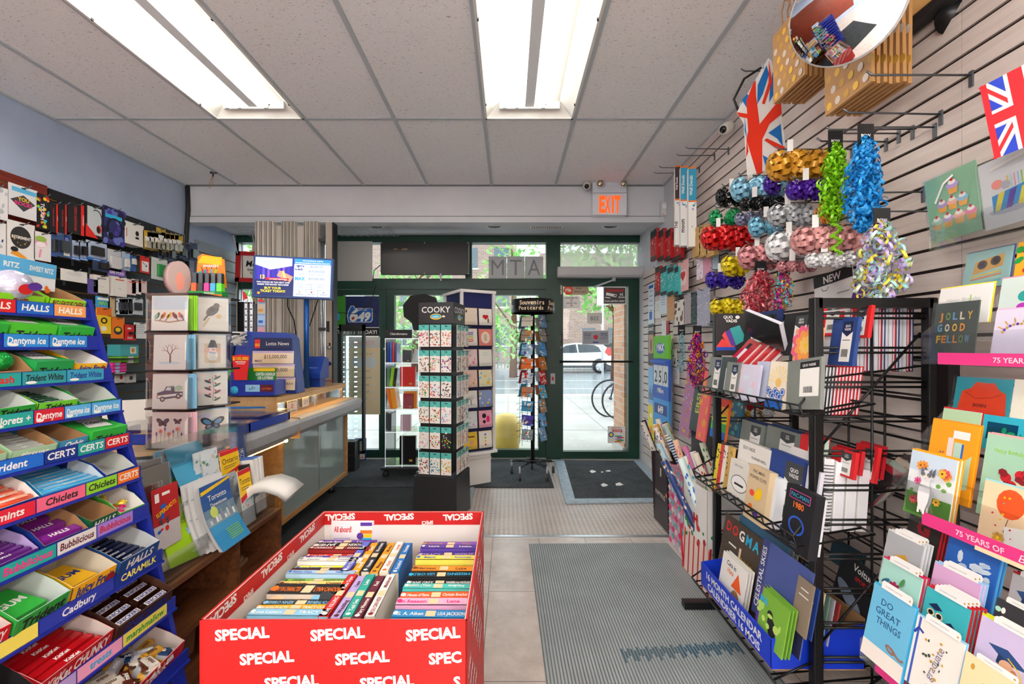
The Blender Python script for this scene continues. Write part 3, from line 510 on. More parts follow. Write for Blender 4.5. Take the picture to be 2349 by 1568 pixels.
# lottery poster, mirrored business poster behind it, LED cabinet
def s_649(a, w, h):
 a.rect(-w / 2, -h * .28, w * .28, h * .78, '3f9a2c'); a.rect(-w * .22, -h * .28, w * .72, h * .78, '13245e'); a.rect(-w / 2, -h * .5, w, h * .2, 'black'); a.text('TICKETS TODAY!', 0, -h * .45, h * .1, 'white', w * .92, .03)
 a.ell(-w * .44, -h * .02, w * .1, w * .1, 'cyan'); a.line([(-w * .49, -h * .1), (-w * .4, h * .06)], w * .03, 'white'); a.line([(-w * .49, h * .06), (-w * .4, -h * .1)], w * .03, 'white')
 a.pr([(x * w, z * h) for x, z in ((-.16, -.16), (.32, -.16), (.36, -.1), (.36, .18), (.3, .2), (-.02, .2), (-.04, .26), (-.11, .26), (-.17, .12), (-.19, 0))], 'white')
 a.pr([(x * w, z * h) for x, z in ((-.15, -.145), (.31, -.145), (.345, -.09), (.345, .17), (.29, .19), (-.03, .185), (-.05, .245), (-.1, .245), (-.155, .12), (-.175, 0))], 'blue')
 a.text('6', -w * .06, -h * .12, h * .3, 'white', None, .05, slant=.2); a.text('49', w * .16, -h * .12, h * .22, 'white', None, .05, slant=.2); a.text('LOTTO', w * .14, h * .13, h * .05, 'white', None, .02); a.ell(-w * .065, -h * .06, w * .03, w * .03, 'red')
sheet('lottery_poster', 'blue and green lottery 649 poster hanging inside the left glass door', 'poster', 763, 870, 679, 770, 4.93, 'white', s_649)
def s_biz(a, w, h):
 a.rect(-w / 2, h * .36, w, h * .14, 'd9d4d0'); a.text('POSTABLI', -w * .05, h * .4, h * .05, 'eab0a8', w * .7, mirror=True); a.rect(-w / 2, -h / 2, w, h * .86, 'f3dcb2')
 for k, s_ in enumerate(('Best calling cards', 'Stationery', 'Print - Copy', 'Balloons', 'Passport', 'Keys')):
  z = h * (.27, .05, -.04, -.13, -.22, -.31)[k]; a.text(s_, -w * .02, z, h * .028, 'a89c88', w * (.66 if k else .72), 0, mirror=True); a.ell(w * .3, z + h * .01, w * .06, h * .012, 'dfe2e2')
 for x in (-.22, .22): a.ell(x * w, h * .17, w * .19, w * .19, 'dfe2e2', n=20)
sheet('services_poster', 'tall peach coloured services poster, mirrored, in the left glass door', 'poster', 800, 872, 772, 950, 4.97, mt('f0dcb8', .6), s_biz)
t = thing('led_display_case', pl(at(806, 892, 4.55)), 'dark framed glass panel with rows of white LED dots behind the counter end', 'display case')
a = MB(); w, h = .26, 1.36
a.box((-w / 2, -w / 2 + .02), (0, .06), (-h / 2, h / 2), 'ink'); a.box((w / 2 - .02, w / 2), (0, .06), (-h / 2, h / 2), 'ink'); a.box((-w / 2, w / 2), (0, .06), (h / 2 - .07, h / 2), 'ink'); a.box((-w / 2, w / 2), (0, .06), (-h / 2, -h / 2 + .03), 'ink'); a.build('frame', t)
a = MB(); a.box((-w / 2 + .02, w / 2 - .02), (.02, .025), (-h / 2 + .03, h / 2 - .07), mt('bfe6e6', .1, clear=.85)); a.build('panel', t)
a = MB(); LED = mt('eaf8ff', .5, emit=1.6)
for z in range(22):
 for x in (-.085, -.04, .04): a.cb((x, .012, -.6 + z * .052), (.006 + .018 * (x > .02), .006, .01), LED)
tag(a.build('led_dots', t), kind='stuff')
a = MB(); a.box((-.06, .06), (0, .05), (.0, .24), 'dblue', 0, 0); a.y = -.001; a.rect(-.05, .01, .1, .2, 'f0e8d2'); a.text('TION', .0, .09, .03, 'dblue', .08, .03); a.ell(.02, .19, .012, .006, 'brown'); a.ell(.02, .03, .02, .006, 'orange')
a.build('paper_bag', None, 'small cream and blue bag reading TION on the mat by the door', 'bag', T=pl(onz(826, 1055, 0.012), 10, 3))
a = MB(); a.box((-.15, .15), (0, .14), (0, .3), 'ink')
for k in range(5): a.box((-.15, .15), (-.012, 0), (.02 + k * .055, .045 + k * .055), 'black')
a.build('baseboard_heater', None, 'black louvred heater on the floor at the far end of the counter', 'heater', T=pl((-1.72, 4.42, .012)))
# red framed money transfer sign, wires, posters in the left window
def s_mon(a, w, h):
 a.rect(-w * .4, -h * .34, w * .8, h * .68, 'f4efe8'); a.text('Money', 0, h * .02, h * .2, 'black', w * .68, .02, slant=.15); a.text('International', 0, -h * .12, h * .09, 'black', w * .6); a.text('Transfers', 0, -h * .24, h * .09, 'black', w * .42)
c = at(590, 613, 4.85); a = MB(); w, h = .46, .34
for b in (((-w / 2, w / 2), (h / 2 - .045, h / 2)), ((-w / 2, w / 2), (-h / 2, -h / 2 + .045)), ((-w / 2, -w / 2 + .045), (-h / 2, h / 2)), ((w / 2 - .045, w / 2), (-h / 2, h / 2))): a.box(b[0], (-.025, .01), b[1], shiny('c8141c'))
a.box((-w / 2, w / 2), (0, .008), (-h / 2, h / 2), 'white'); a.y = -.001; s_mon(a, w, h); a.build('money_transfer_sign', None, 'red framed money transfer sign hanging in the left transom window', 'sign', T=pl(c, 0, 0, 2))
a = MB(); a.tube([at(555, 545, 4.84), at(556, 640, 4.84), at(553, 690, 4.8)], .004, 'dgrey', 5); a.build('hanging_chain', None, 'thin dark chain hanging in front of the red framed sign', 'chain')
a = MB(); a.tube([at(578, 530, 4.6), at(586, 580, 4.6), at(584, 640, 4.6)], .006, 'lgrey', 6); a.build('ceiling_cable', None, 'grey cord hanging beside the folded shutter', 'cord')
sheet('window_blackout', 'black panel covering the lower left window beside the shutter', 'panel', 533, 600, 692, 860, 4.95, mt('0e0f12', .3), None, .01)
a = MB(); a.tube([at(535, 540, 4.5), (XL + .06, 4.9, 2.3), (XL + .03, 4.92, 1.9), (XL + .03, 4.92, .1)], .006, 'c9c3b8', 6); a.build('wall_cable', None, 'pale cable running down the corner beside the left window', 'cable')
a = MB(); a.tube([(XL + .03, 4.165, 2.83), (XL + .035, 4.165, 2.6), (XL + .02, 4.16, 2.3), (XL + .03, 4.165, 1.9)], .02, 'ink', 8); a.build('black_conduit', None, 'black cable bundle down the corner of the blue wall', 'cable')
a = MB(); a.tube([at(862, 655, 4.8), at(850, 700, 4.75), at(838, 705, 4.75), at(820, 720, 4.75), at(770, 716, 4.75)], .004, 'black', 5); a.tube([at(846, 702, 4.75), at(866, 730, 4.75), at(878, 745, 4.8), at(900, 722, 4.85)], .003, 'dgrey', 5); a.tube([at(872, 608, 4.8), at(858, 620, 4.82), at(854, 650, 4.84)], .005, 'black', 5)
a.build('loose_cable', None, 'thin black cables looping in front of the lottery poster', 'cable')
# wire ceiling grids, recessed lights, vent, exit sign and so on
for nm, x0, x1, y0, y1, l in (('a', -2.95, -1.95, 4.34, 4.95, 'white wire grid panel under the soffit left of the shutter'), ('b', -1.9, -1.25, 4.34, 4.98, 'white wire grid panel under the soffit right of the shutter')):
 a = MB(); x = x0
 while x <= x1: a.tube([(x, y0, 2.545), (x, y1, 2.545)], .003, 'lgrey', 4); x += .075
 y = y0
 while y <= y1: a.tube([(x0, y, 2.55), (x1, y, 2.55)], .003, 'lgrey', 4); y += .075
 a.build('wire_grid_panel', None, l, 'wire grid')
for px, l in ((861, 'round recessed downlight in the soffit above the lottery poster'), (1134, 'round recessed downlight in the soffit, in the middle'), (1401, 'round recessed downlight in the soffit above the glass door')):
 t = thing('recessed_light', pl(((px - CX) * 4.57 / F, 4.57, 2.56)), l, 'recessed light', 'recessed lights in the soffit')
 a = MB(); a.lathe([(.07, -.004), (.09, -.004), (.095, 0), (.07, 0)], 'white', 24); a.build('trim_ring', t)
 a = MB(); a.lathe([(.07, -.006), (.02, -.0065)], 'black', 20); a.build('opening', t)
a = MB(); a.box((-.17, .17), (-.04, .04), (-.008, 0), 'white')
for k in range(14): a.box((-.155 + k * .023, -.14 + k * .023), (-.03, .03), (-.010, -.008), '9a8a74')
a.build('air_vent', None, 'white slotted air vent in the soffit right of the middle downlight', 'vent', T=pl(((1253 - CX) * 4.6 / F, 4.6, 2.56)))
t = thing('exit_sign', pl(at(1397, 457, 4.13)), 'white EXIT sign with orange letters and two lamps under the ceiling', 'exit sign')
k = 4.13 / F
a = MB(); a.box((-39 * k, 39 * k), (-.03, .045), (-38 * k, 12 * k), mt('dfe3ea', .35)); a.build('sign_box', t, bevel=.004)
a = MB(); a.y = -.0305
EX = mt('ff4a10', .5, emit=.55)
for ch, x in (('E', -17.5), ('X', -5), ('I', 7), ('T', 17.5)): a.text(ch, x * k, -31 * k, 37 * k, EX, -(13.5 if ch != 'I' else 5) * k, .05)
a.build('lettering', t)
a = MB(); a.box((-39 * k, 39 * k), (-.025, .045), (13 * k, 43 * k), mt('cfd5e0', .35)); a.box((-18 * k, 18 * k), (-.02, .04), (43 * k, 48 * k), 'white'); a.build('battery_box', t, bevel=.003)
for x in (-24, 29):
 a = MB(); a.T = pl((x * k, -.03, 30 * k), 0); a.tube([(0, 0, 0), (0, -.045, 0)], [.02, .036], mt('e4e4e6', .3), 16); a.tube([(0, -.0455, 0), (0, -.04, 0)], .031, mt('d8c8a0', .1, 1), 16); a.ball((0, -.044, 0), .012, 'white'); a.build('lamp_head', t)
def dome_cam(loc, rz, l, s=1.0):
 t = thing('security_camera', pl(loc, rz), l, 'security camera'); W = mt('ddd9cf', .4)
 a = MB(); a.tube([(0, .03 * s, .02 * s), (0, 0, .03 * s)], .022 * s, W, 14); a.ball((0, -.02 * s, 0), .034 * s, W, 16, 10); a.tube([(0, -.02 * s, -.004), (0, -.062 * s, -.02 * s)], .028 * s, W, 16); a.build('body', t)
 a = MB(); a.tube([(0, -.06 * s, -.019 * s), (0, -.065 * s, -.021 * s)], .02 * s, shiny('black'), 16); a.build('lens', t)
dome_cam(at(1346, 428, 4.10), -10, 'white bullet security camera on the beam left of the exit sign', 1.1)
dome_cam(onx(1672, 296, 1.42), -55, 'white security camera on the slat wall under the ceiling beside the flag', 1.1)
t = thing('motion_sensor', pl(at(1524, 480, 4.15)), 'white motion sensor box in the corner below the ceiling', 'sensor')
a = MB(); a.cb((0, 0, 0), (.065, .05, .13), mt('d9dbdc', .4)); a.build('housing', t, bevel=.004)
a = MB(); a.cb((-.005, -.027, .02), (.045, .006, .04), 'f2f2f2'); a.build('lens', t); a = MB(); a.cb((-.02, -.027, -.055), (.012, .004, .01), 'e08878'); a.build('status_light', t)
a = MB(); a.box((-.008, .008), (0, .016), (0, .17), mt('c4b795')); a.build('cable_duct', None, 'beige cable duct running up from the motion sensor', 'cable duct', T=pl(at(1532, 463, 4.17)))
a = MB(); a.tube([(0, 0, 0), (0, -.01, -.04)], .006, 'ink'); a.cb((-.02, 0, .0), (.02, .008, .02), 'dgrey'); a.cb((.02, 0, .0), (.02, .008, .02), 'dgrey')
for k in range(5): a.tube([(0, -.01, -.03), (-.01 * k + .01, -.01, -.09), (-.03 - .004 * k, -.01, -.15 + .01 * k)], .0012, 'kraft', 4)
a.build('ceiling_hook_wires', None, 'small black ceiling hook with brass wires dangling near the left corner', 'hook', T=pl((TX[0] - .02, 3.85, ZC - .01)))
# folded accordion shutter
SHUT = mt('cfc9c0', .4, .1); t = thing('folding_shutter', pl((0, 4.14, 0)), 'folded metal accordion shutter standing between counter and window', 'shutter')
def sx(px): return (px - CX) * 4.14 / F
for (p0, p1) in ((590, 634), (650, 682), (700, 734)):
 a = MB(); n = 4; w = (p1 - p0) / n
 for k in range(n):
  x0, x1 = sx(p0 + k * w), sx(p0 + (k + 1) * w); a.prismz([(x0, .07), (x0 + .004, -.045), (x0 + (x1 - x0) * .45, -.055), ((x0 + x1) / 2, .0), (x0 + (x1 - x0) * .65, -.05), (x1 - .004, -.04), (x1, .07)], .02, 2.47, SHUT)
 a.build('folded_panels', t)
for p0, p1 in ((634, 650), (682, 700)):
 a = MB(); a.box((sx(p0), sx(p1)), (0, .03), (.02, 2.44), SHUT); a.build('flat_panel', t)
a = MB()
for px in (737, 743, 749): a.tube([(sx(px), 0, .1), (sx(px), 0, 2.45)], .011, mt('b9bcc0', .25, .8), 8)
for z in (.5, 1.0, 1.45, 1.9, 2.3): a.cb((sx(743), 0, z), (.085, .04, .03), 'dgrey')
a.build('sliding_rods', t)
a = MB(); a.box((sx(751), sx(768)), (-.04, .05), (.05, 2.46), mt('b3a99b', .4, .1, noise=.0)); a.box((sx(766), sx(769)), (-.045, .055), (.05, 2.46), 'ink'); a.build('lead_post', t)
a = MB(); a.cb((sx(757), -.045, HC - (749 - CY) * 4.14 / F), (.022, .02, .1), 'ink'); a.cb((sx(761), -.045, HC - (792 - CY) * 4.14 / F), (.01, .02, .05), 'ink'); a.build('handle', t)
for py, m in ((797, 'silver'), (833, 'dblue')):
 a = MB(); z = HC - (py - CY) * 4.14 / F; a.tube([(sx(760), -.06, z), (sx(760), -.04, z)], .019, mt(m, .25, .6), 14); a.build('lock', t)
# ================= outside ================================================================
def f_wet(N, L, b):
 tc = N('TexCoord'); n = N('TexNoise', Scale=.7, Detail=8.0, Roughness=.6); L(tc.outputs['Object'], n.inputs['Vector']); r = N('ValToRGB'); r.color_ramp.elements[0].position = .35; r.color_ramp.elements[0].color = lin('a9a6a1'); r.color_ramp.elements[1].position = .65; r.color_ramp.elements[1].color = lin('c9c6c1'); L(n.outputs[0], r.inputs[0]); L(r.outputs[0], b.inputs['Base Color'])
PAVE = ntmat('wet_concrete', f_wet, .3); ROAD = ntmat('wet_asphalt', lambda N, L, b: b.inputs.__getitem__('Base Color').__setattr__('default_value', lin('8f979b')), .22)
a = MB(); a.box((-22, 14), (5.05, 11.8), (-.12, 0), PAVE)
for x in (-4.6, -3.1, -1.55, -.02, 1.5, 3.0): a.box((x, x + .015), (5.05, 11.7), (0, .002), mt('8e8b86'))
for y in (6.7, 8.4, 10.1): a.box((-22, 14), (y, y + .015), (0, .002), mt('8e8b86'))
a.box((-22, 14), (11.65, 11.8), (0, .02), mt('d7d5d0', .4)); struct('sidewalk', a)
a = MB(); a.box((-40, 40), (11.8, 30), (-.3, -.1), ROAD)
for y in (14.6, 18.2): a.box((-40, 40), (y, y + .12), (-.1, -.095), mt('e6e8ea', .4))
struct('road', a)
a = MB(); a.box((-40, 40), (27, 60), (-.25, -.02), PAVE); struct('far_sidewalk', a)
def f_brick(c1, c2, mo, s=1.0):
 def f(N, L, b):
  tc = N('TexCoord'); sp = N('SeparateXYZ'); cm = N('CombineXYZ'); ad = N('Math', operation='ADD'); L(tc.outputs['Object'], sp.inputs[0]); L(sp.outputs[0], ad.inputs[0]); L(sp.outputs[1], ad.inputs[1]); L(ad.outputs[0], cm.inputs[0]); L(sp.outputs[2], cm.inputs[1])
  br = N('TexBrick', Scale=s); br.inputs['Brick Width'].default_value = .22; br.inputs['Row Height'].default_value = .075; br.inputs['Mortar Size'].default_value = .006; br.inputs['Color1'].default_value = lin(c1); br.inputs['Color2'].default_value = lin(c2); br.inputs['Mortar'].default_value = lin(mo); L(cm.outputs[0], br.inputs['Vector']); L(br.outputs['Color'], b.inputs['Base Color'])
 return ntmat('brickwork', f, .8)
PIERB = f_brick('b5805f', 'cb9a78', 'b9aea4'); FARB = f_brick('8f7468', 'a08779', 'b9b0a8', .6)
a = MB(); a.box((fx(1424, 5.25), 2.0), (5.1, 5.6), (-.1, 2.02), PIERB); a.box((fx(1420, 5.25), 2.0), (5.08, 5.62), (-.1, .1), PAVE); a.build('brick_pier', None, 'orange brick pier outside the right edge of the glass door', 'pier', kind='structure')
def building(name, x0, x1, y, z1, m, l, wins):
 t = thing(name, pl((0, y, 0)), l, 'building'); a = MB(); a.box((x0, x1), (0, 6), (-.1, z1), m); a.build('wall', t)
 for (u, v, w, h) in wins:
  a = MB(); a.box((u - .08, u + w + .08), (-.1, .02), (v - .12, v), 'e0dcd4'); f = a.build('window', t); a = MB(); a.box((u, u + w), (-.05, .02), (v, v + h), mt('5a6870', .2)); a.build('pane', f)
building('brick_building', -12.0, .6, 36.0, 12.0, FARB, 'dark brick apartment building across the road behind the trees', [(-9 + 2.6 * i, 1.5 + 3.2 * j, 1.2, 1.7) for i in range(4) for j in range(3)])
building('pale_building', .62, 2.35, 36.0, 15.0, mt('dfe1e4', .6), 'pale grey clad building across the road, seen through the transom', [(.9, 3.0, .9, 1.6)])
building('brick_building', 2.4, 9.5, 33.0, 8.5, FARB, 'low brick building across the road, behind the parked car', [(5.6 + 2 * i, 1.2, 1.0, 1.6) for i in range(2)])
LEAVES = [mt(c, .6) for c in ('7fbe5e', '96d26c', 'afe183', '6caa54')]
def tree(x, y, h, r, l, n=900, seed=1, low=.35):
 rn = random.Random(seed); t = thing('street_tree', pl((x, y, -.05)), l, 'tree', 'trees across the road')
 a = MB(); a.tube([(0, 0, 0), (.05, 0, h * .4), (-.05, .05, h * .8)], [h * .03, h * .02, h * .008], 'brown', 8)
 for k in range(5): q = rn.random() * 6.3; a.tube([(0, 0, h * (.35 + .08 * k)), (math.cos(q) * r * .7, math.sin(q) * r * .5, h * (.55 + .08 * k))], [h * .01, h * .004], 'brown', 5)
 a.build('trunk', t); a = MB()
 for k in range(n):
  u, v = rn.random() * 6.283, rn.uniform(-1, 1); q = r * rn.uniform(.3, 1) ** .6; s = math.sqrt(1 - v * v)
  c = Vector((q * s * math.cos(u), q * s * math.sin(u) * .7, h * (low + 1) / 2 + v * q * h * (1 - low) / 2 / r)); z = rn.uniform(.09, .2) * h / 7
  d1, d2 = Vector((rn.gauss(0, 1), rn.gauss(0, 1), rn.gauss(0, 1))).normalized() * z, Vector((rn.gauss(0, 1), rn.gauss(0, 1), rn.gauss(0, .6))).normalized() * z * .6
  a.add([c - d1, c + d2, c + d1, c - d2], [(0, 1, 2, 3)], rn.choice(LEAVES))
 a.build('foliage', t)
tree(4.3, 17.5, 6.5, 2.7, 'bright green street tree seen through the upper half of the glass door', 1900, 3, .36)
tree(-5.2, 24, 7.5, 2.6, 'green tree across the road seen left of the sticker spinner', 1300, 4, .02)
tree(.2, 19.5, 6.4, 1.9, 'green tree across the road seen right of the white card tower', 1400, 5, .05)
tree(-8.8, 15, 7.5, 2.3, 'green tree seen through the left transom windows', 1200, 6, .3)
a = MB()
for k in range(70): x = -6 + k * .22; a.box((x, x + .05), (0, .03), (0, 1.5), mt('7e8890'))
a.box((-6, 9.4), (.03, .05), (.3, .36), '6d777e'); a.box((-6, 9.4), (.03, .05), (1.3, 1.36), '6d777e'); a.build('picket_fence', None, 'grey railing fence on the far side of the road', 'fence', T=pl((0, 27.6, -.02)))
a = MB(); a.box((0, 2.6), (0, 1.2), (0, 1.5), mt('3e464c', .4)); a.box((-.05, 2.65), (-.05, 1.25), (1.5, 1.6), '2a2f33')
for k in range(5): a.box((.1, 2.5), (-.03, 0), (.2 + k * .27, .3 + k * .27), '59636a')
a.build('utility_box', None, 'dark grey slatted bin enclosure across the road right of the car', 'enclosure', T=pl((5.6, 25.8, -.05)))
a = MB(); a.tube([(0, 0, 0), (0, 0, 3.1)], .03, 'silver', 6); a.cb((0, -.03, 2.7), (.3, .02, .62), 'white'); a.build('street_sign', None, 'white street sign on a thin post outside the glass door', 'street sign', T=pl((2.45, 11.3, 0)))
# white car
CARW = mt('eef1f3', .18, coat=.6); t = thing('parked_car', pl((3.55, 23.6, -.1)), 'white hatchback suv parked across the road, seen through the door', 'car')
prof = [(-2.3, .35), (-2.3, .85), (-2.1, 1.0), (-1.2, 1.08), (-.55, 1.55), (.1, 1.66), (1.2, 1.62), (1.7, 1.5), (2.15, 1.05), (2.2, .85), (2.2, .4), (1.85, .3), (-1.95, .3)]
a = MB(); a.prism(prof, 0, 1.8, CARW); a.build('body', t, bevel=.05)
a = MB(); a.prism([(-1.0, 1.1), (-.45, 1.5), (.1, 1.58), (.2, 1.12)], -.02, 0, shiny('39444c')); a.prism([(.28, 1.12), (.2, 1.58), (1.1, 1.54), (1.35, 1.42), (1.5, 1.16)], -.02, 0, shiny('39444c')); a.build('side_windows', t)
a = MB(); a.prism([(1.68, 1.15), (1.8, 1.4), (1.95, 1.42), (2.2, 1.0), (1.9, .95)], -.03, .15, shiny('d2262c')); a.build('tail_light', t)
for x in (-1.4, 1.4):
 a = MB(); a.T = pl((x, -.04, .34)); a.tube([(0, 0, 0), (0, .25, 0)], .34, 'ink', 24); a.tube([(0, -.01, 0), (0, .03, 0)], .22, 'silver', 20)
 for k in range(5): q = k * 1.2566; a.prism([(0, 0), (.2 * math.cos(q), .2 * math.sin(q)), (.2 * math.cos(q + .25), .2 * math.sin(q + .25))], -.02, -.012, 'white')
 a.build('wheel', t); a = MB(); a.ell(0, 0, .42, .42, '4a4f54', n=24); a.build('wheel_arch', t, T=pl((x, -.005, .38)))
a = MB(); a.box((-2.3, 2.2), (-.015, 0), (.3, .42), '4a4f54'); a.build('sill', t)
# bicycle leaning on a stand
t = thing('bicycle', pl((2.0, 8.0, 0)), 'dark bicycle with a teal frame parked on the wet sidewalk outside', 'bicycle'); t['label'] = 'bicycle with teal and black frame parked on the wet sidewalk outside the door'
def bwheel(x, y, r=.34):
 a = MB(); a.tube([(x + r * math.cos(q), y, r + r * math.sin(q)) for q in [i * math.pi / 16 for i in range(33)]], .017, 'ink', 7)
 for i in range(16): q = i * math.pi / 8; a.tube([(x, y + .01, r), (x + r * math.cos(q), y, r + r * math.sin(q))], .0016, 'grey', 3)
 a.tube([(x, y - .04, r), (x, y + .04, r)], .025, 'dgrey', 8); a.build('wheel', t)
bwheel(-.12, 0); bwheel(.0, -.28, .33); bwheel(1.0, .05)
a = MB(); TE = mt('1f86a8', .3)
for p in ([(-.12, 0, .34), (-.02, 0, .72)], [(-.02, 0, .72), (.02, 0, .88)], [(-.0, 0, .76), (.42, 0, .30), (.5, 0, .82)], [(0, 0, .78), (.48, 0, .76)], [(.42, 0, .3), (1.0, 0, .34), (.5, 0, .74)]): a.tube(p, .014, TE if p[0][2] != .34 else 'ink', 6)
a.build('frame', t); a = MB(); a.tube([(.02, 0, .88), (.06, -.28, .95)], .012, 'ink'); a.tube([(.02, 0, .88), (-.18, .2, .97)], .012, 'ink'); a.build('handlebar', t)
a = MB(); a.ball((.5, 0, .86), .12, 'ink', 10, 6, 1, .5, .25); a.tube([(.5, 0, .85), (.5, 0, .76)], .012, 'dgrey'); a.build('saddle', t)
a = MB(); a.lathe([(.09, 0), (.09, .01)], 'dgrey', 16); a.build('chainring', t, T=pl((.42, -.03, .30)) @ Matrix.Rotation(math.pi / 2, 4, 'X'))
a = MB(); a.tube([(.42, -.05, .3), (.5, -.06, .16)], .01, 'dgrey'); a.cb((.5, -.09, .15), (.08, .06, .02), 'ink'); a.tube([(.3, -.02, .26), (.18, -.12, .02)], .01, 'ink'); a.build('crank', t)
t2 = MB(); t2.tube([(0, 0, 0), (0, 0, .85)], .03, 'dgrey', 8); t2.build('bike_post', None, 'short grey steel post behind the parked bicycle', 'post', T=pl((2.2, 8.3, 0)))
t2 = MB(); t2.lathe([(.16, .0), (.2, .3), (.12, .42), (.05, .44)], mt('d8b94c', .4), 16); t2.build('sandwich_tub', None, 'yellow tub standing on the sidewalk behind the postcard spinner', 'tub', T=pl((-.03, 5.5, 0)))
# ================= counter on the left ==================================================
def f_lam(N, L, b):
 tc = N('TexCoord'); n = N('TexNoise', Scale=160.0, Detail=3.0); L(tc.outputs['Object'], n.inputs['Vector']); r = N('ValToRGB'); r.color_ramp.elements[0].position = .35; r.color_ramp.elements[0].color = lin('a6a9ae'); r.color_ramp.elements[1].position = .65; r.color_ramp.elements[1].color = lin('c2c4c9'); L(n.outputs[0], r.inputs[0]); L(r.outputs[0], b.inputs['Base Color'])
LAM = ntmat('grey_laminate', f_lam, .35)
t = thing('shop_counter', pl((0, 0, 0)), 'long wood and grey laminate glass-fronted shop counter on the left', 'counter')
def nose(y0, y1):
 a = MB(); pts = [(-1.62, .80), (-1.40, .82), (-1.345, .812), (-1.338, .79), (-1.352, .735), (-1.375, .705), (-1.62, .69)]; n = len(pts)
 a.add([(x, y0, z) for x, z in pts] + [(x, y1, z) for x, z in pts], [tuple(range(n)), tuple(range(2 * n - 1, n - 1, -1))] + [(i, i + n, (i + 1) % n + n, (i + 1) % n) for i in range(n)], LAM); return a.build('bullnose_edge', t)
nose(1.86, 2.786); nose(2.79, 3.95)
a = MB(); a.box((-1.42, -1.345), (2.7855, 2.7905), (.69, .823), OAK); a.build('seam_strip', t)
a = MB(); a.box((-2.15, -1.40), (1.86, 3.95), (.79, .822), MAPLE); a.build('counter_top', t)
a = MB(); a.box((-2.1, -1.505), (2.79, 3.92), (.925, .955), MAPLE); a.box((-1.56, -1.475), (2.80, 3.92), (.915, .953), MAPLE); a.box((-2.1, -1.51), (2.785, 2.81), (.822, .93), MAPLE); a.build('raised_shelf', t)
a = MB(); a.box((-1.515, -1.51), (2.82, 3.9), (.822, .918), mt('cfe0dc', .08, clear=.8)); a.box((-1.53, -1.505), (2.805, 2.82), (.822, .92), MAPLE); a.box((-1.53, -1.505), (3.9, 3.92), (.822, .92), MAPLE)
a.box((-1.517, -1.508), (3.36, 3.37), (.822, .918), 'lgrey'); a.build('shelf_glazing', t)
LEDY = mt('ffd27a', .5, emit=6)
a = MB(); y = 2.83
while y < 3.9: a.cb((-1.5, y, .912), (.006, .012, .005), LEDY); y += .022
tag(a.build('shelf_led_strip', t), kind='stuff')
a = MB(); y = 1.95
while y < 2.74: a.cb((-1.40, y, .686), (.006, .008, .005), LEDY); y += .02
tag(a.build('lower_led_strip', t), kind='stuff')
a = MB(); a.ball((-1.42, 2.76, .68), .012, LEDY); a.build('led_knot', t)
a = MB(); a.box((-2.1, -1.63), (1.9, 2.785), (.02, .69), OAK); a.box((-1.62, -1.47), (2.765, 2.79), (.13, .69), OAK); a.build('side_panel', t)
a = MB()
for b in (((-1.50, -1.462), (2.79, 3.93), (.125, .155)), ((-1.50, -1.462), (3.905, 3.93), (.155, .7)), ((-1.50, -1.462), (2.79, 2.81), (.155, .7))): a.box(*b, OAK)
a.box((-2.1, -1.47), (2.79, 3.93), (.12, .14), OAK); a.box((-2.1, -2.08), (2.79, 3.93), (.14, .8), 'lgrey'); a.build('case_frame', t)
def f_case(N, L, b):
 b.inputs['Base Color'].default_value = lin('b4c4c2'); b.inputs['Alpha'].default_value = .62; b.inputs['Coat Weight'].default_value = .6
CASEG = ntmat('showcase_glass', f_case, .12)
for y0, y1 in ((2.81, 3.37), (3.36, 3.905)):
 a = MB(); x = -1.478 if y0 < 3 else -1.485; a.box((x, x + .005), (y0, y1), (.157, .70), CASEG); a.box((x - .001, x + .007), (y1 - .018, y1), (.157, .7), mt('a8a89c', .35, .6)); a.build('sliding_pane', t)
for z in (.4,):
 a = MB(); a.box((-2.07, -1.6), (2.83, 3.88), (z, z + .008), mt('cfe0dc', .08, clear=.7)); a.build('glass_shelf', t)
for x, y in ((-1.56, 3.8), (-1.56, 2.9), (-2.0, 3.8)):
 a = MB(); a.lathe([(.028, 0), (.035, .01), (.03, .03), (.03, .12)], shiny('ink'), 16, (x, y)); a.build('foot', t)
# things inside the case
for i, (y, z, hh, c, l) in enumerate(((3.2, .145, .2, 'dgrey', 'small dark box standing inside the glass case of the counter'), (3.62, .41, .12, 'maroon', 'dark red box on the glass shelf inside the counter'), (3.1, .41, .09, 'white', 'white tray on the glass shelf inside the counter'))):
 a = MB(); a.cb((0, 0, hh / 2), (.1, .22, hh), mt(c)); a.y = -.0; a.build('stock_box', None, l, 'box', T=pl((-1.75, y, z)))
# papers stuck on the raised shelf glazing
card('no_smoking_notice', 'white NO SMOKING, NO VAPING notice taped to the glazing under the raised shelf', 'notice', pl((-1.5, 3.0, .868), LW), .13, .10, 'paper', lambda a, w, h: (a.text('NO SMOKING', 0, h * .28, h * .13, 'dgrey', w * .85), a.ell(0, 0, h * .16, h * .16, 'red'), a.ell(0, 0, h * .11, h * .11, 'paper'), a.line([(-h * .1, -h * .1), (h * .1, h * .1)], h * .04, 'red'), a.text('NO VAPING', 0, -h * .4, h * .13, 'dgrey', w * .8)))
card('store_sticker', 'faint white sticker on the shelf glazing beside the NO SMOKING notice', 'sticker', pl((-1.5, 3.2, .875), LW), .1, .07, mt('f4f4f0'), lambda a, w, h: a.text('SIN', 0, -h * .25, h * .5, 'lgrey', w * .8, .03))
card('price_strip', 'narrow white paper strip on the wooden end of the raised shelf', 'label strip', pl((-1.62, 2.783, .885)), .07, .012, 'white')
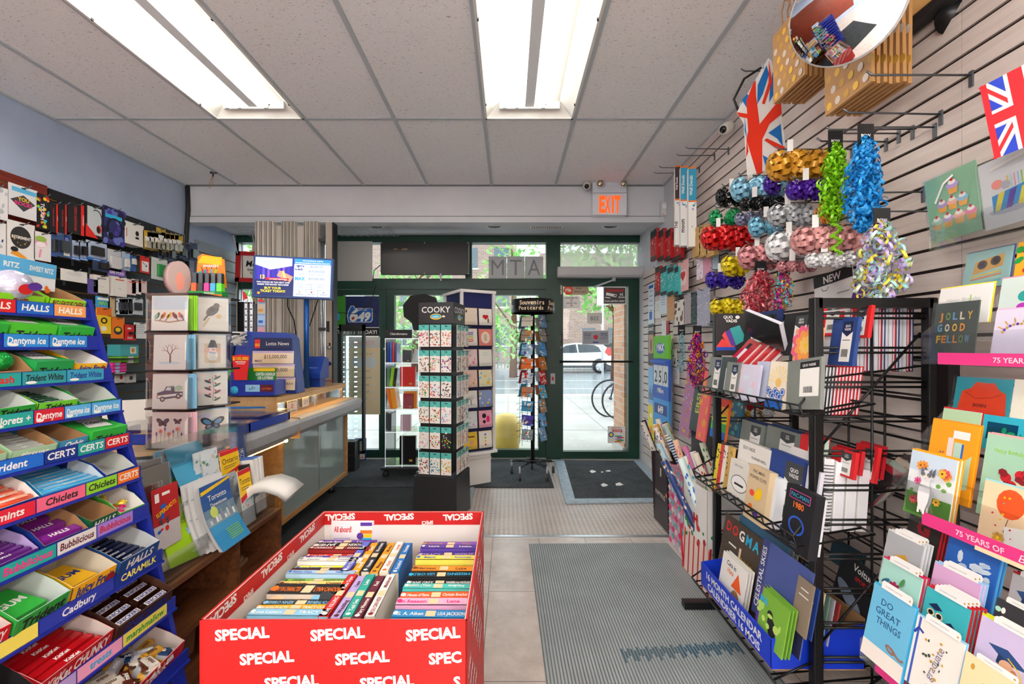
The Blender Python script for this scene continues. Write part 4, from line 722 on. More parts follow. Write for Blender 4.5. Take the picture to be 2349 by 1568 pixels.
# ---- lottery furniture on the raised shelf ------------------------------------------------
BL = mt('1a3f9e', .35); BLD = mt('12307e', .35)
t = thing('lottery_monitor', pl((0, 0, 0)), 'wide flat lottery screen with a blue bezel on a tall blue pole behind the counter', 'monitor')
c = at(673, 636, 3.35); MT = pl(c, 10, 4, 1)
W, Hh = .58, .325
a = MB(); a.T = MT; a.box((-W / 2, W / 2), (0, .04), (-Hh / 2, Hh / 2), mt('274a8c', .35)); a.build('bezel', t, bevel=.003)
a = MB(); a.T = MT; a.y = -.0005
SC = lambda c_: mt(c_, .4, emit=.3)
w, h = W - .03, Hh - .03; a.rect(-w / 2, -h / 2, w * .5, h, SC('2a2a9a')); a.rect(-w / 2, -h * .5, w * .5, h * .42, SC('10235e'))
for i in range(7): a.rect(-w * .47 + i * w * .065, -h * .08, w * .03, h * .35, SC(('3a2ab0', '5a4ad8', '8a4ad0')[i % 3]))
a.pr([(-w / 2, h / 2), (-w * .02, h / 2), (-w * .02, h * .3), (-w * .3, h * .18), (-w / 2, h * .3)], SC('b8c4e4')); a.line([(-w * .2, h * .1), (-w * .02, -h * .06)], h * .16, SC('d8947a')); a.line([(-w * .14, h * .16), (-w * .1, -h * .1)], h * .06, SC('e0c080'))
a.text('MACHINE', -w * .13, h * .3, h * .075, SC('ffffff'), w * .2, .02); a.text('13', -w * .4, -h * .06, h * .1, SC('ffd21e'), None, .04); a.rect(-w * .36, -h * .09, w * .3, h * .06, SC('e02030')); a.text('TOP PRIZES REMAINING', -w * .2, -h * .08, h * .03, SC('ffffff'), w * .27, .01)
a.text('YOU COULD BE THE NEXT ONE', -w * .26, -h * .17, h * .04, SC('ffffff'), w * .43, .015); a.text('INSIDE THE MONEY MACHINE!', -w * .26, -h * .23, h * .04, SC('ffffff'), w * .42, .015)
a.text('BUY YOUR', -w * .26, -h * .33, h * .06, SC('ffe11e'), w * .24, .03); a.text('TICKET TODAY!', -w * .26, -h * .41, h * .06, SC('ffe11e'), w * .34, .03)
a.ell(-w * .44, -h * .44, h * .035, h * .035, SC('f0961e')); a.rect(0.004, -h / 2, w * .49, h, SC('cfe2f4')); a.rect(.004, h * .36, w * .49, h * .14, SC('2a8ac8')); a.text('TUE AUG DRAWS, 10:30 PM', w * .25, h * .44, h * .03, SC('ffffff'), w * .44); a.text('UPCOMING JACKPOTS / PROCHAINS GROS LOTS', w * .25, h * .38, h * .03, SC('ffffff'), w * .46)
a.pr([(w * .02, h * .2), (w * .12, h * .2), (w * .14, h * .32), (w * .04, h * .33)], SC('1c3a8c')); a.text('649', w * .08, h * .22, h * .09, SC('ffffff'), w * .1, .03); a.text('$5,000,000', w * .31, h * .28, h * .055, SC('3a5a8a'), w * .26, .0); a.text('$10,000,000', w * .31, h * .15, h * .06, SC('2a5a9a'), w * .27, .0)
a.text('MAX', w * .09, -h * .07, h * .09, SC('2a9ac8'), w * .13, .04); a.text('$30,000,000', w * .31, -h * .05, h * .06, SC('3a5a7a'), w * .27, .0)
for z in (.09, -.18, -.32): a.rect(.004, h * z, w * .49, h * .006, SC('3a6aa8'))
for x, z0, z1 in ((.24, -.32, -.18), (.17, -.5, -.32), (.33, -.5, -.32)): a.rect(w * x, h * z0, w * .004, h * (z1 - z0), SC('3a6aa8'))
a.text('LIGHTNING LOTTO', w * .12, -h * .26, h * .03, SC('3a4a5a'), w * .2, 0); a.text('$43,767', w * .37, -h * .26, h * .035, SC('3a4a5a'), w * .14, 0)
for i in range(3): a.ell(w * (.09 + .16 * i), -h * .38, h * .025, h * .02, SC(('f0a03a', 'e03a3a', '8a8a8a')[i])); a.rect(w * (.04 + .16 * i), -h * .45, w * .1, h * .02, SC('8aa0b4'))
a.build('screen_image', t)
a = MB(); a.tube([(c.x + .07, 3.42, .955), (c.x + .07, 3.42, c.z + .05)], .02, mt('1c5aa8', .3, .3), 14); a.cb((c.x + .07, 3.41, c.z), (.12, .03, .12), 'ink'); a.build('pole', t)
a = MB(); a.tube([(c.x - .08, 3.42, c.z - .16), (c.x - .07, 3.4, c.z - .22), (c.x - .02, 3.4, c.z - .33), (c.x - .02, 3.45, c.z - .5)], .005, 'black', 5); a.build('power_cord', t)
a = MB(); a.tube([(c.x + .15, 3.45, c.z - .15), (c.x + .07, 3.47, c.z - .37)], .004, 'black', 5); a.build('video_cord', t)
# Lotto News jackpot board
t = thing('jackpot_board', pl((-1.66, 2.96, .955), 4), 'blue lottery jackpot board headed Lotto News on the raised shelf', 'display board')
a = MB(); a.prism([(-.28, 0), (.20, 0), (.16, .38), (.13, .42), (-.17, .43), (-.2, .38)], .02, .16, BL); a.build('stand', t, bevel=.006)
a = MB(); TT = Matrix.Translation((.05, -.03, .0)) @ Matrix.Rotation(rad(-4), 4, 'X'); a.T = TT; k = .0028
a.y = -.002; a.rect(-.125, .31, .25, .075, 'navy'); a.rect(-.12, .315, .035, .06, 'd0202a'); a.text('OLG', -.1025, .33, .018, 'yellow', .03, .03); a.text('Lotto News', .03, .335, .026, 'white', .15, .0); a.build('header_card', t)
for i, (tx, sub) in enumerate((('$15,000,000', 'MAX'), ('$2,100,000', ''), ('$5,000,000 CLASSIC DRAW', 'PLUS'))):
 a = MB(); a.T = TT @ Matrix.Translation((.012 * i, -.004 - .012 * i, 0)); z = .215 - i * .09
 a.box((-.13, .14), (0, .002), (z - .005, z + .08), mt('f8dfb8')); a.y = -.0004; a.rect(-.125, z + .068, .26, .01, 'lilac'); a.text(tx, .02, z + .03, .026 if i < 2 else .016, '5a4030', .15 if i < 2 else .22, .01)
 if sub: a.text(sub, -.09 if i == 0 else 0, z + .006, .016, '6a5a80', .06, .02)
 else: a.ell(-.09, z + .02, .018, .014, 'c9a070')
 a.build('jackpot_card', t); a = MB(); a.T = TT @ Matrix.Translation((.012 * i, -.008 - .012 * i, 0)); a.box((-.135, .145), (0, .001), (z - .008, z + .07), CLEAR); a.build('clear_pocket', t)
a = MB(); a.tube([(-.17, .0, .41), (-.165, .0, .37), (-.175, 0, .37), (-.175, 0, .4)], .0015, 'silver', 4); a.build('paper_clip', t)
# ticket tray with gift card strips, green banner, red cone sign
t = thing('lottery_card_tray', pl(at(571, 890, 2.74), 0), 'low royal blue plastic tray with gift cards at the near end of the raised shelf', 'tray'); k = 2.74 / F
a = MB(); a.box((-60 * k, 59 * k), (0, .14), (-.05, .048), mt('0d2fa0', .3)); a.build('tray_body', t, bevel=.006)
a = MB(); a.y = -.0005; a.rect(-8 * k, -8 * k, 33 * k, 16 * k, 'lblue'); a.rect(26 * k, -8 * k, 30 * k, 16 * k, 'maroon'); a.text('GIFT', 8 * k, -3 * k, 5 * k, 'blue'); a.text('LOTTERY', 41 * k, -3 * k, 4 * k, 'orange', 24 * k); dots(a, 20 * k, 10 * k, ['red', 'yellow', 'blue'], 4, .004, 2); a.build('gift_cards', t)
a = MB(); a.tube([(-33 * k, -.004, -4 * k), (-33 * k, 0, -4 * k)], 9 * k, 'cyan', 18); a.build('round_sticker', t)
a = MB(); a.box((-60 * k, 52 * k), (.05, .055), (16 * k, 46 * k), mt('1c8a34')); a.y = .0495; a.rect(-0 * k, 38 * k, 50 * k, 7 * k, 'yellow'); a.text('CARTES-CADEAUX', 28 * k, 28 * k, 7 * k, 'white', 46 * k, .03); a.text('DE LOTERIE', 28 * k, 19 * k, 7 * k, 'white', 36 * k, .03)
for i, c_ in enumerate(('purple', 'dred', 'orange', 'blue')): a.pr([((-52 + i * 8) * k, 18 * k), ((-40 + i * 8) * k, 20 * k), ((-44 + i * 8) * k, 38 * k), ((-56 + i * 8) * k, 34 * k)], c_)
a.build('gift_card_banner', t)
a = MB(); a.prism([(-14 * k, 0), (14 * k, 0), (20 * k, 55 * k), (0, 58 * k), (-20 * k, 55 * k)], 0, .004, mt('e01a1e', .4)); a.y = -.0005; a.text('$100,000', 0, 45 * k, 8 * k, 'yellow', 36 * k, .03); a.rect(-12 * k, 40 * k, 24 * k, 2 * k, 'white'); a.rect(-9 * k, 36 * k, 18 * k, 1.5 * k, 'white')
a.build('prize_sign', None, 'tapered red $100,000 sign standing in front of the jackpot board', 'sign', T=pl(at(552, 871, 2.72)))
t = thing('lottery_terminal', pl(at(538, 850, 3.0), 18), 'dark blue lottery terminal beside the jackpot board', 'lottery terminal')
a = MB(); a.prismx([(-.02, -.04), (.2, -.04), (.2, .28), (.08, .26)], -.14, .1, BLD); a.build('case', t, bevel=.006)
a = MB(); a.prismx([(-.06, .02), (.04, .25), (.03, .26), (-.07, .03)], -.13, .0, mt('1a2a5a', .2)); a.build('screen_panel', t)
a = MB(); a.box((-.03, .09), (-.12, 0), (.12, .20), CLEAR)
q = random.Random(5)
for i in range(14): a.tube([(q.uniform(-.02, .08), -.1 + q.random() * .08, q.uniform(.13, .22)) for _ in range(3)], .006, mt('d8d4d0', .2), 4)
a.build('crumpled_slip_bin', None, 'small clear bin of crumpled plastic wrap on top of the lottery terminal', 'bin', T=pl(at(538, 850, 3.0), 18) @ Matrix.Translation((.02, 0, .05)))
t = thing('ticket_dispenser', pl(at(580, 800, 3.15), 12), 'tall narrow charcoal ticket dispenser with hanging lighter sleeves behind the jackpot board', 'dispenser')
a = MB(); a.box((-.06, .02), (0, .04), (-.15, .33), mt('3c3e44', .4)); a.build('column', t)
for x in (-.04, -.005):
 a = MB(); a.box((x - .009, x + .009), (-.015, -.003), (.12, .36), mt('a8a8ac', .25, .7)); a.y = -.016
 for z in range(10): a.rect(x - .006, .13 + z * .022, .012, .01, 'dgrey' if z % 2 else 'white')
 a.build('foil_sleeve', t)
a = MB(); a.box((.03, .085), (-.002, .0), (-.08, .34), mt('8fa8d0')); a.y = -.003
for i in range(5): a.rect(.032, -.075 + i * .083, .05, .07, ('b8c8e4', 'e8c8a0', 'd8a8b0', 'a8c8e8', 'c8b8a8')[i]); a.rect(.038, -.06 + i * .083, .03, .02, ('cyan', 'orange', 'hot', 'blue', 'gold')[i])
a.build('scratch_ticket_strip', t)
a = MB(); a.prism([(-.06, .35), (-.03, .37), (-.05, .41), (-.065, .42)], -.01, 0, 'red'); a.prism([(.03, .35), (.08, .34), (.06, .365)], -.01, 0, 'red'); a.build('red_tag', t)
t = thing('ticket_checker', pl(at(720, 892, 3.5), -8), 'small blue ticket checker with a slanted screen at the far end of the raised shelf', 'ticket checker'); k = 3.5 / F
a = MB(); a.box((-22 * k, 16 * k), (-.03, .1), (-6 * k, 0), BL); a.box((-12 * k, 15 * k), (0, .08), (0, 30 * k), BL); a.prismx([(-.04, 25 * k), (.09, 25 * k), (.09, 70 * k), (.03, 75 * k), (-.04, 36 * k)], -22 * k, 22 * k, BL); a.build('body', t, bevel=.003)
a = MB(); a.T = Matrix.Translation((0, .0, 57 * k)) @ Matrix.Rotation(rad(-29), 4, 'X'); a.box((-15 * k, 15 * k), (-.0, .02), (-14 * k, 13 * k), 'black'); a.y = -.001; a.rect(-13 * k, -11 * k, 26 * k, 22 * k, mt('2a3a6a', .3, emit=.5)); a.rect(-8 * k, -2 * k, 18 * k, 8 * k, mt('c06070', .3, emit=.5)); a.build('screen', t)
a = MB(); a.cb((0, 0, 0), (.14, .08, .004), 'dred'); a.build('red_slip', None, 'red paper slip lying on the raised shelf beside the ticket checker', 'paper', T=pl(at(750, 873, 3.75), 20))
# flat case of scratch tickets on the counter
t = thing('scratch_ticket_case', pl((0, 0, 0)), 'flat blue-rimmed clear case full of scratch tickets lying on the counter top', 'ticket case')
y0, y1, x0, x1 = 2.0, 2.72, -1.95, -1.375
a = MB()
for b in (((x0, x1), (y1 - .015, y1)), ((x1 - .015, x1), (y0, y1)), ((x0, x1), (y0, y0 + .015)), ((x0, x0 + .015), (y0, y1)), ((x0, x1), (2.29, 2.305))): a.box(b[0], b[1], (.824, .87), mt('12389e', .25))
a.build('rim', t)
a = MB(); a.box((x0, x1), (y0, y1), (.89, .893), CLEAR); a.box((x1 - .003, x1), (y0, y1), (.87, .892), CLEAR); a.box((x0, x1), (y0, y0 + .003), (.87, .892), CLEAR); a.build('clear_lid', t)
q = random.Random(11); n = 0; TC = ['f2d24a', 'e87a3a', '7ac06a', 'e85a6a', '5ab0d8', 'f0e0a0', 'b878c8', 'f0a8b8', '3a8a5a', 'd8d0c0']
proto = []
for c1 in TC[:6]:
 a = MB(); a.box((-.03, .03), (-.045, .045), (0, .001), c1)
 for i in range(5): a.cb((q.uniform(-.02, .02), q.uniform(-.03, .03), .0012), (q.uniform(.01, .025), q.uniform(.006, .02), .0005), q.choice(TC))
 proto.append(a)
first = {}
y = 2.08
while y < 2.68:
 x = -1.9
 while x < -1.40:
  if not 2.24 < y < 2.35:
   j = q.randrange(6); T_ = pl((x, y, .826 + .0012 * (n % 3)), q.uniform(-6, 6)); l = 'scratch ticket with bright patches lying under the clear lid of the flat case'
   if j in first: dup(first[j], T_)
   else: first[j] = proto[j].build('scratch_ticket', None, l, 'ticket', 'scratch tickets in the flat case', T=T_)
   n += 1
  x += .068
 y += .1
a = MB(); a.tube([(-1.9, 2.7, .9), (-1.5, 2.66, .905), (-1.9, 2.64, .9)], .006, mt('1c6ab0', .4), 5); a.build('blue_lanyard', None, 'blue band lying on the lid of the scratch ticket case', 'band')
# ---- card spinner on the counter end -------------------------------------------------------
SPX, SPY = -1.52, 2.08
t = thing('card_spinner', pl((SPX, SPY, .822), -3), 'clear acrylic four-tier card spinner with watercolour cards on the counter', 'card rack'); PT = .173
a = MB(); a.box((-.09, .09), (-.1, .1), (0, .70), 'black'); a.lathe([(.16, -.005), (.16, .008), (.02, .012)], 'black', 24)
for j in range(5): a.box((-.12, .14), (-.13, .14), (j * PT - .004, j * PT + .004), 'ink')
a.build('core', t)
POCK = mt('eef4f6', .05, clear=.9)
for j in range(4):
 z = j * PT + .005
 for s_, tr in (('front', Matrix.Translation((.035, -.185, z))), ('side', Matrix.Translation((.145, -.06, z)) @ Matrix.Rotation(rad(50), 4, 'Z')), ('left', Matrix.Translation((-.10, .0, z)) @ Matrix.Rotation(rad(-78), 4, 'Z'))):
  a = MB(); a.T = tr; w = .098 if s_ == 'front' else .075
  pts = [(-w, 0), (w, 0), (w, .03), (w - .018, .05), (w - .018, .12), (w, .145), (w, .165), (-w, .165), (-w, .145), (-w + .018, .12), (-w + .018, .05), (-w, .03)]
  a.prism(pts, -.001, .001, POCK); a.box((-w, w), (0, .055), (-.002, .001), 'ink'); a.box((-w, -w + .002), (0, .055), (0, .14), POCK); a.box((w - .002, w), (0, .055), (0, .14), POCK)
  a.build('card_pocket', t)
ZB = .822
front = [('A_birds', A_birds, .168, .155, 'f4f1ec', 'lime', 'five small birds on a branch', 'top'), ('A_tree', A_tree, .15, .155, 'f4f1ee', 'lblue', 'a bare brown tree', 'second'), ('A_truck', A_truck, .16, .155, 'f4f1ec', 'lblue', 'a vintage pickup truck', 'third'), ('A_bflies', A_bflies, .165, .158, 'f2e8e6', 'f2c4d0', 'two butterflies over flowers', 'bottom')]
for j, (nm, fn, w, h, b_, env, ds, tier) in enumerate(front):
 z = ZB + (3 - j) * PT + .006 + h / 2; T_ = pl((SPX, SPY, 0), -3)
 card('greeting_card', 'card with %s in the %s front pocket of the spinner' % (ds, tier), 'card', T_ @ Matrix.Translation((.03, -.165, z)) @ Matrix.Rotation(rad(-2), 4, 'X'), w, h, b_, fn)
 for e in range(3): card('card_envelope', '%s envelope behind the card with %s, %s one' % ({'lime': 'lime green', 'lblue': 'pale blue', 'f2c4d0': 'pale pink'}[env], ds, ORD[e]), 'envelope', T_ @ Matrix.Translation((.042 + e * .007, -.158 + e * .004, z + .001)), w + .01, h, env, group='envelopes behind the card with %s' % ds)
for j, (fn, ds, w) in enumerate(((A_bird, 'a grey hummingbird', .15), (A_snowman, 'a snowman in a tall hat', .125), (A_berry, 'holly sprigs', .14), (A_bfly, 'one blue butterfly', .15))):
 z = ZB + (3 - j) * PT + .006 + .08
 card('greeting_card', 'card with %s in a side pocket of the counter spinner' % ds, 'card', pl((SPX, SPY, 0), -3) @ Matrix.Translation((.135, -.045, z)) @ Matrix.Rotation(rad(50), 4, 'Z'), w * .85, .152, 'f4f0ea', fn, 'lblue')
for j, (c1, n, cn) in enumerate((('6a1824', 4, 'dark red'), ('7ab04e', 4, 'green'), ('a8d4ec', 3, 'pale blue'), ('88b068', 6, 'sage green'))):
 z = ZB + (3 - j) * PT + .006 + .08
 for e in range(n): card('card_envelope', '%s envelope edge-on in a left pocket of the spinner, %s one' % (cn, ORD[e]), 'envelope', pl((SPX, SPY, 0), -3) @ Matrix.Translation((-.1 + e * .008, .0, z)) @ Matrix.Rotation(rad(-80), 4, 'Z') @ Matrix.Rotation(rad(-4), 4, 'X'), .13, .155, c1, group='%s envelopes in the left pockets of the counter spinner' % cn)
# highlighter display on top of the spinner
t = thing('marker_display', pl((SPX + .06, SPY + .0, ZB + .697), 8), 'orange and green cardboard display of highlighter markers on top of the card spinner', 'marker display'); 
a = MB(); a.prism([(-.07, .05), (.07, .05), (.06, .19), (.03, .2), (-.04, .215), (-.06, .2)], .055, .06, 'f28a1e'); a.box((-.075, .075), (0, .06), (0, .025), 'green'); a.y = -.0005; a.rect(-.075, 0, .15, .01, 'orange'); a.text('MARKERS', .02, .012, .008, 'white', .06, .02)
a.y = .0545; a.pr([(-.065, .06), (.0, .06), (-.02, .14), (-.07, .12)], 'teal'); a.pr([(-.06, .17), (.05, .16), (.05, .2), (-.04, .205)], 'yellow'); a.text('MARKERS', -.0, .15, .012, 'white', .08, .03)
for i, c_ in enumerate(('red', 'hot', 'cyan', 'lime')): a.line([(-.03 + i * .014, .1), (-.04 + i * .022, .14)], .007, c_); a.line([(-.04 + i * .022, .14), (-.046 + i * .024, .152)], .003, 'dgrey')
a.build('backing_card', t)
for i, c_ in enumerate(('ff6a1e', '2a2a2a', 'ff2a9a', '3ab8f0', '6af02a')):
 a = MB(); x = -.055 + i * .028; a.box((x - .011, x + .011), (.01, .045), (.02, .065), mt(c_, .3)); mk = tag(a.build('marker', t), 'marker with a %s body' % ('orange', 'black', 'pink', 'blue', 'green')[i]); a = MB(); a.box((x - .009, x + .009), (.015, .04), (.065, .115), shiny('2a2c30')); a.build('marker_cap', mk)
a = MB(); a.tube([(0, 0, 0), (0, .03, 0)], .055, mt('b89a98', .3), 22); a.y = -.001; a.ell(0, 0, .05, .055, 'c8b0ac'); a.ell(0, -.01, .02, .03, 'f0a090'); a.build('disc_pack', None, 'round pink-brown disc pack beside the marker display', 'pack', T=pl((SPX - .045, SPY - .02, ZB + .78), 66) @ Matrix.Scale(1.5, 4, (0, 0, 1)))
# ---- low walnut unit with maps and phone books ----------------------------------------------
t = thing('display_unit', pl((0, 0, 0)), 'low dark walnut shelf unit with open cubbies between candy rack and counter', 'shelf unit')
ux0, ux1, uy0, uy1, uz = -1.62, -1.16, 1.45, 2.21, .455
a = MB(); a.box((ux0, ux1), (uy0, uy1), (uz - .02, uz), WALNUT); a.build('top', t)
for y in (uy0 + .01, 1.86, uy1 - .01):
 a = MB(); a.box((ux0, ux1), (y - .01, y + .01), (0, uz - .02), WALNUT); a.build('divider', t)
for z in (.02, .24):
 a = MB(); a.box((ux0, ux1 - .005), (uy0, uy1), (z - .01, z + .005), WALNUT); a.build('shelf', t)
a = MB(); a.box((ux0, ux0 + .01), (uy0, uy1), (0, uz - .02), WALNUT); a.build('back_panel', t)
for i, (y, z, l) in enumerate(((2.0, .245, 'flat brown paper packet lying in the upper right cubby of the walnut unit'), (1.98, .262, 'second flat brown packet on top of the first in the walnut unit'))):
 a = MB(); a.cb((0, 0, .008), (.1, .17, .015), mt('9a7a5c', .5, noise=.4)); a.build('paper_packet', None, l, 'packet', T=pl((-1.3, y, z), 6 + i * 8))
a = MB(); a.cb((0, 0, .09), (.02, .16, .18), mt('8a6a4c', noise=.3)); a.build('cardboard_folder', None, 'worn cardboard folder leaning in the left cubby of the walnut unit', 'folder', T=pl((-1.3, 1.7, .03), 4, 8))
# clear two-step magazine rack
t = thing('magazine_rack', pl((0, 0, uz)), 'clear acrylic two-step magazine rack on top of the walnut unit', 'rack')
for nm, x, z0, z1 in (('front_panel', -1.185, 0, .09), ('middle_panel', -1.26, .0, .22), ('rear_panel', -1.328, 0, .46)):
 a = MB(); a.box((x, x + .004), (1.47, 2.19), (z0, z1), CLEAR); a.build(nm, t)
for y in (1.47, 2.186):
 a = MB(); a.prism([(-1.33, 0), (-1.185, 0), (-1.185, .09), (-1.27, .24), (-1.33, .48)], y, y + .004, CLEAR); a.build('side_panel', t)
a = MB(); a.box((-1.325, -1.26), (1.47, 2.19), (.1, .104), CLEAR); a.build('step', t)
def curl(T, w, h, m, art, name, label, cat, bend=.06, th=.003, pages=3, group=None):   # bendy booklet: foot curls out towards the viewer
 a = MB(); n = 9
 for p in range(pages):
  pts = []
  for i in range(n + 1):
   u = i / n; z = u * h; y = -bend * (1 - u) ** 2.2 + p * th * 1.6; pts.append((y, z))
  vs = []; 
  for y, z in pts: vs += [(-w / 2, y, z), (w / 2, y, z)]
  a.add(vs, [(2 * i, 2 * i + 1, 2 * i + 3, 2 * i + 2) for i in range(n)], m if p == 0 else mt('e9e9ea'), True)
 if art:
  b = MB(); art(b, w, h)                     # bend the print with the sheet
  a2 = []
  for v in b.v: u = min(max((v.z + h / 2) / h, 0), 1); a2.append((v.x, -bend * (1 - u) ** 2.2 + v.y - .0006, v.z + h / 2))
  for i, f in enumerate(b.f): a.add([a2[j] for j in f], [tuple(range(len(f)))], b.mats[b.fm[i]])
 return a.build(name, None, label, cat, group, T=T)
def strips(fn, n=8): return fn
def A_down(a, w, h):
 for i in range(8): a.rect(-w / 2, -h / 2 + i * h * .125, w, h * .125, ('2a8ac0', '2a8ac0', '3a94c8', '8aa0a8', '6a8aa0', '2a5a98', '2456a0', '2456a0')[i])
 for i in range(9): a.rect(w * (-.42 + i * .095), -h * .1, w * .07, h * (.06 + .07 * (i * 37 % 5) / 2), ('c4ccd4', '8a98a8', 'e8ecee')[i % 3])
 a.pr([(-w * .5, h * .36), (w * .5, h * .46), (w * .5, h * .5), (-w * .5, h * .42)], 'yellow'); a.text('Toronto', 0, h * .24, h * .09, 'white', w * .8, .01); a.text('Downtown', 0, h * .14, h * .06, 'white', w * .66, .01); a.ell(-w * .22, h * .06, w * .12, w * .12, 'c8dc6a')
 for i in range(6): a.rect(-w * .1, -h * .26 - i * h * .03, w * .45, h * .01, 'lime')
def A_map(title, cols=('yellow', 'd8202a')):
 def f(a, w, h):
  a.rect(-w * .5, -h * .5, w, h * .5, 'd8e4ea'); dots(a, w, h * .4, ['a8c8e0', 'f0d8b0', 'b8d8a8', 'e8a0a0'], 14, w * .08, len(title)); a.rect(-w * .5, -h * .02, w, h * .52, cols[0]); a.pr([(-w * .5, -h * .08), (w * .5, h * .04), (w * .5, h * .12), (-w * .5, h * .02)], cols[1]); a.rect(-w * .5, h * .42, w, h * .08, cols[1]); a.text(title, 0, h * .24, h * .12, '1a1a1a', w * .86, .0); a.rect(-w * .38, h * .18, w * .7, h * .012, 'dgrey'); a.rect(-w * .38, h * .14, w * .6, h * .012, 'dgrey')
 return f
def A_moto(a, w, h):
 a.rect(-w * .5, -h * .5, w, h, '4aa8d0'); a.rect(-w * .5, h * .4, w, h * .1, 'd84a2a'); a.rect(-w * .5, -h * .5, w, h * .12, 'c8ccd0'); dots(a, w, h * .3, ['5a9a3a'], 8, w * .08, 3)
 for x, z in ((-.3, -.05), (-.1, -.18)): a.ell(w * x, h * z, w * .15, w * .15, 'ink'); a.ell(w * x, h * z, w * .08, w * .08, 'lgrey')
 a.pr([(-w * .3, 0), (0, -h * .1), (w * .05, h * .1), (-w * .15, h * .2)], 'c82030'); a.ell(-w * .12, h * .2, w * .1, w * .1, 'e8e8ec'); a.text('MOTORCYCLE', w * .36, -h * .0, w * .11, 'ink', h * .7, .02, rot=-math.pi / 2)
def A_lic(a, w, h): a.rect(-w * .5, -h * .5, w, h, '1a5ab0'); a.rect(-w * .5, -h * .5, w * .25, h, 'ink'); [a.rect(-w * .48, h * (-.4 + i * .1), w * .2, h * .05, 'yellow') for i in range(8)]; a.text('MOTO', w * .22, h * .05, h * .12, 'white', w * .5, .02, rot=-1.57); a.text('LICENCE', w * .02, h * .0, h * .12, 'white', w * .6, .02, rot=-1.57)
RK = uz + .006
curl(pl((-1.19, 1.79, RK), LW, 6), .18, .26, 'blue', A_down, 'city_map', 'blue Toronto Downtown map curling over the front of the magazine rack', 'map', .07, pages=4)
for i in range(3): curl(pl((-1.215 - i * .012, 1.79 - i * .015, RK), LW, 6), .17, .275, 'eef0f2', A_lines(6, 'b8ccd8', .9, .4, .14), 'folded_map', 'folded white map, %s behind the Toronto Downtown map' % ORD[i], 'map', .05, pages=2, group='folded white maps behind the Toronto Downtown map')
for i in range(4): curl(pl((-1.26 - i * .01, 1.955 - i * .012, RK), LW, 4), .13, .24, 'c8d4dc', A_dots(['8aa8c0', 'b8c8a8', 'a8b8d8', 'e8e8e8'], 60, .05, i), 'street_map', 'pale folded street map, %s from the front beside the Toronto Downtown map' % ORD[i], 'map', .03, pages=2, group='pale street maps in the front step')
card('city_map', 'yellow and red Toronto map at the front of the magazine rack', 'map', pl((-1.21, 2.0, RK + .125), LW, 8), .09, .25, 'paper', A_map('Toronto'))
card('city_map', 'narrow yellow map standing left of the pale street maps', 'map', pl((-1.25, 1.86, RK + .13), LW, 8), .06, .25, 'paper', A_map('Toro'))
for i in range(3): card('province_map', 'yellow and red Ontario map, %s from the right in the rear step' % ORD[i], 'map', pl((-1.28 - i * .01, 2.0 - i * .055, RK + .23 + .004 * i), LW, 8), .13, .22, 'paper', A_map('Ontario'), group='Ontario maps in the rear step')
for i in range(2): curl(pl((-1.275 - i * .01, 1.88 - i * .03, RK + .11), LW, 6), .1, .26, 'dce8ee', A_dots(['a8c8e0', '5a9a6a', 'e0d0b8', 'c8d8e8'], 40, .07, 3 + i), 'street_map', 'pale blue and green folded map, %s in the rear step' % ('front one', 'rear one')[i], 'map', .02, pages=2, group='pale maps in the rear step')
for i in range(2): curl(pl((-1.31 - i * .01, 1.80 - i * .03, RK + .08), LW, 8), .2, .33, 'lblue', A_moto if i == 0 else None, 'motorcycle_handbook', ('sky blue motorcycle magazine bending over the rear step of the rack', 'white curled magazine behind the motorcycle magazine')[i], 'magazine', .09, pages=3)
card('licence_handbook', 'blue and black motorcycle licence handbook behind the Ontario maps', 'handbook', pl((-1.325, 2.11, RK + .26), LW, 6), .15, .24, 'blue', A_lic)
card('sleeved_print', 'pale pink print in a clear sleeve at the right rear of the magazine rack', 'print', pl((-1.33, 2.16, RK + .2), LW, 6), .07, .22, 'e8ccc4', A_dots(['f0d8d0', 'e0b8b0'], 20, .1, 2), extra=sleeve)
for i in range(2): card('diary_box', 'brown 2023 diary in cellophane, %s' % ('front one left of the motorcycle magazine', 'behind the front one at the rack end')[i], 'diary', pl((-1.29 - i * .02, 1.55 - i * .01, RK + .29 + i * .02), LW, 6), .2, .17, mt('5a4238', .35), (lambda a, w, h: a.text('2023', w * .2, h * .05, h * .12, 'c8b8a8', None, 0)) if i == 0 else None, th=.018, extra=sleeve)
card('hanging_toy_pack', 'small red hanging toy pack at the near end of the magazine rack', 'toy pack', pl((-1.24, 1.57, RK + .2), LW, 4), .12, .22, 'b81a22', lambda a, w, h: (a.rect(-w * .5, -h * .5, w, h * .4, mt('c8c4c8', .2)), dots(a, w * .9, h * .5, ['red', 'blue', 'dgrey'], 16, w * .07, 4), a.text('SUPERSHOTS', 0, h * .1, h * .07, 'yellow', w * .8, .02, rot=.3), a.rect(-w * .15, h * .36, w * .3, h * .05, 'white'), a.rect(-w * .42, h * .28, w * .16, h * .14, 'white')))
for i in range(2): card('file_folder', ('lime green file folder leaning at the near end of the walnut unit', 'cream sheet leaning under the lime folder')[i], 'folder', pl((-1.25 - .01 * i, 1.64 - i * .05, RK + .12 - i * .05), LW, 22, 8 - i * 4), .15, .24 - i * .1, ('a6d81a', 'ece6cc')[i])
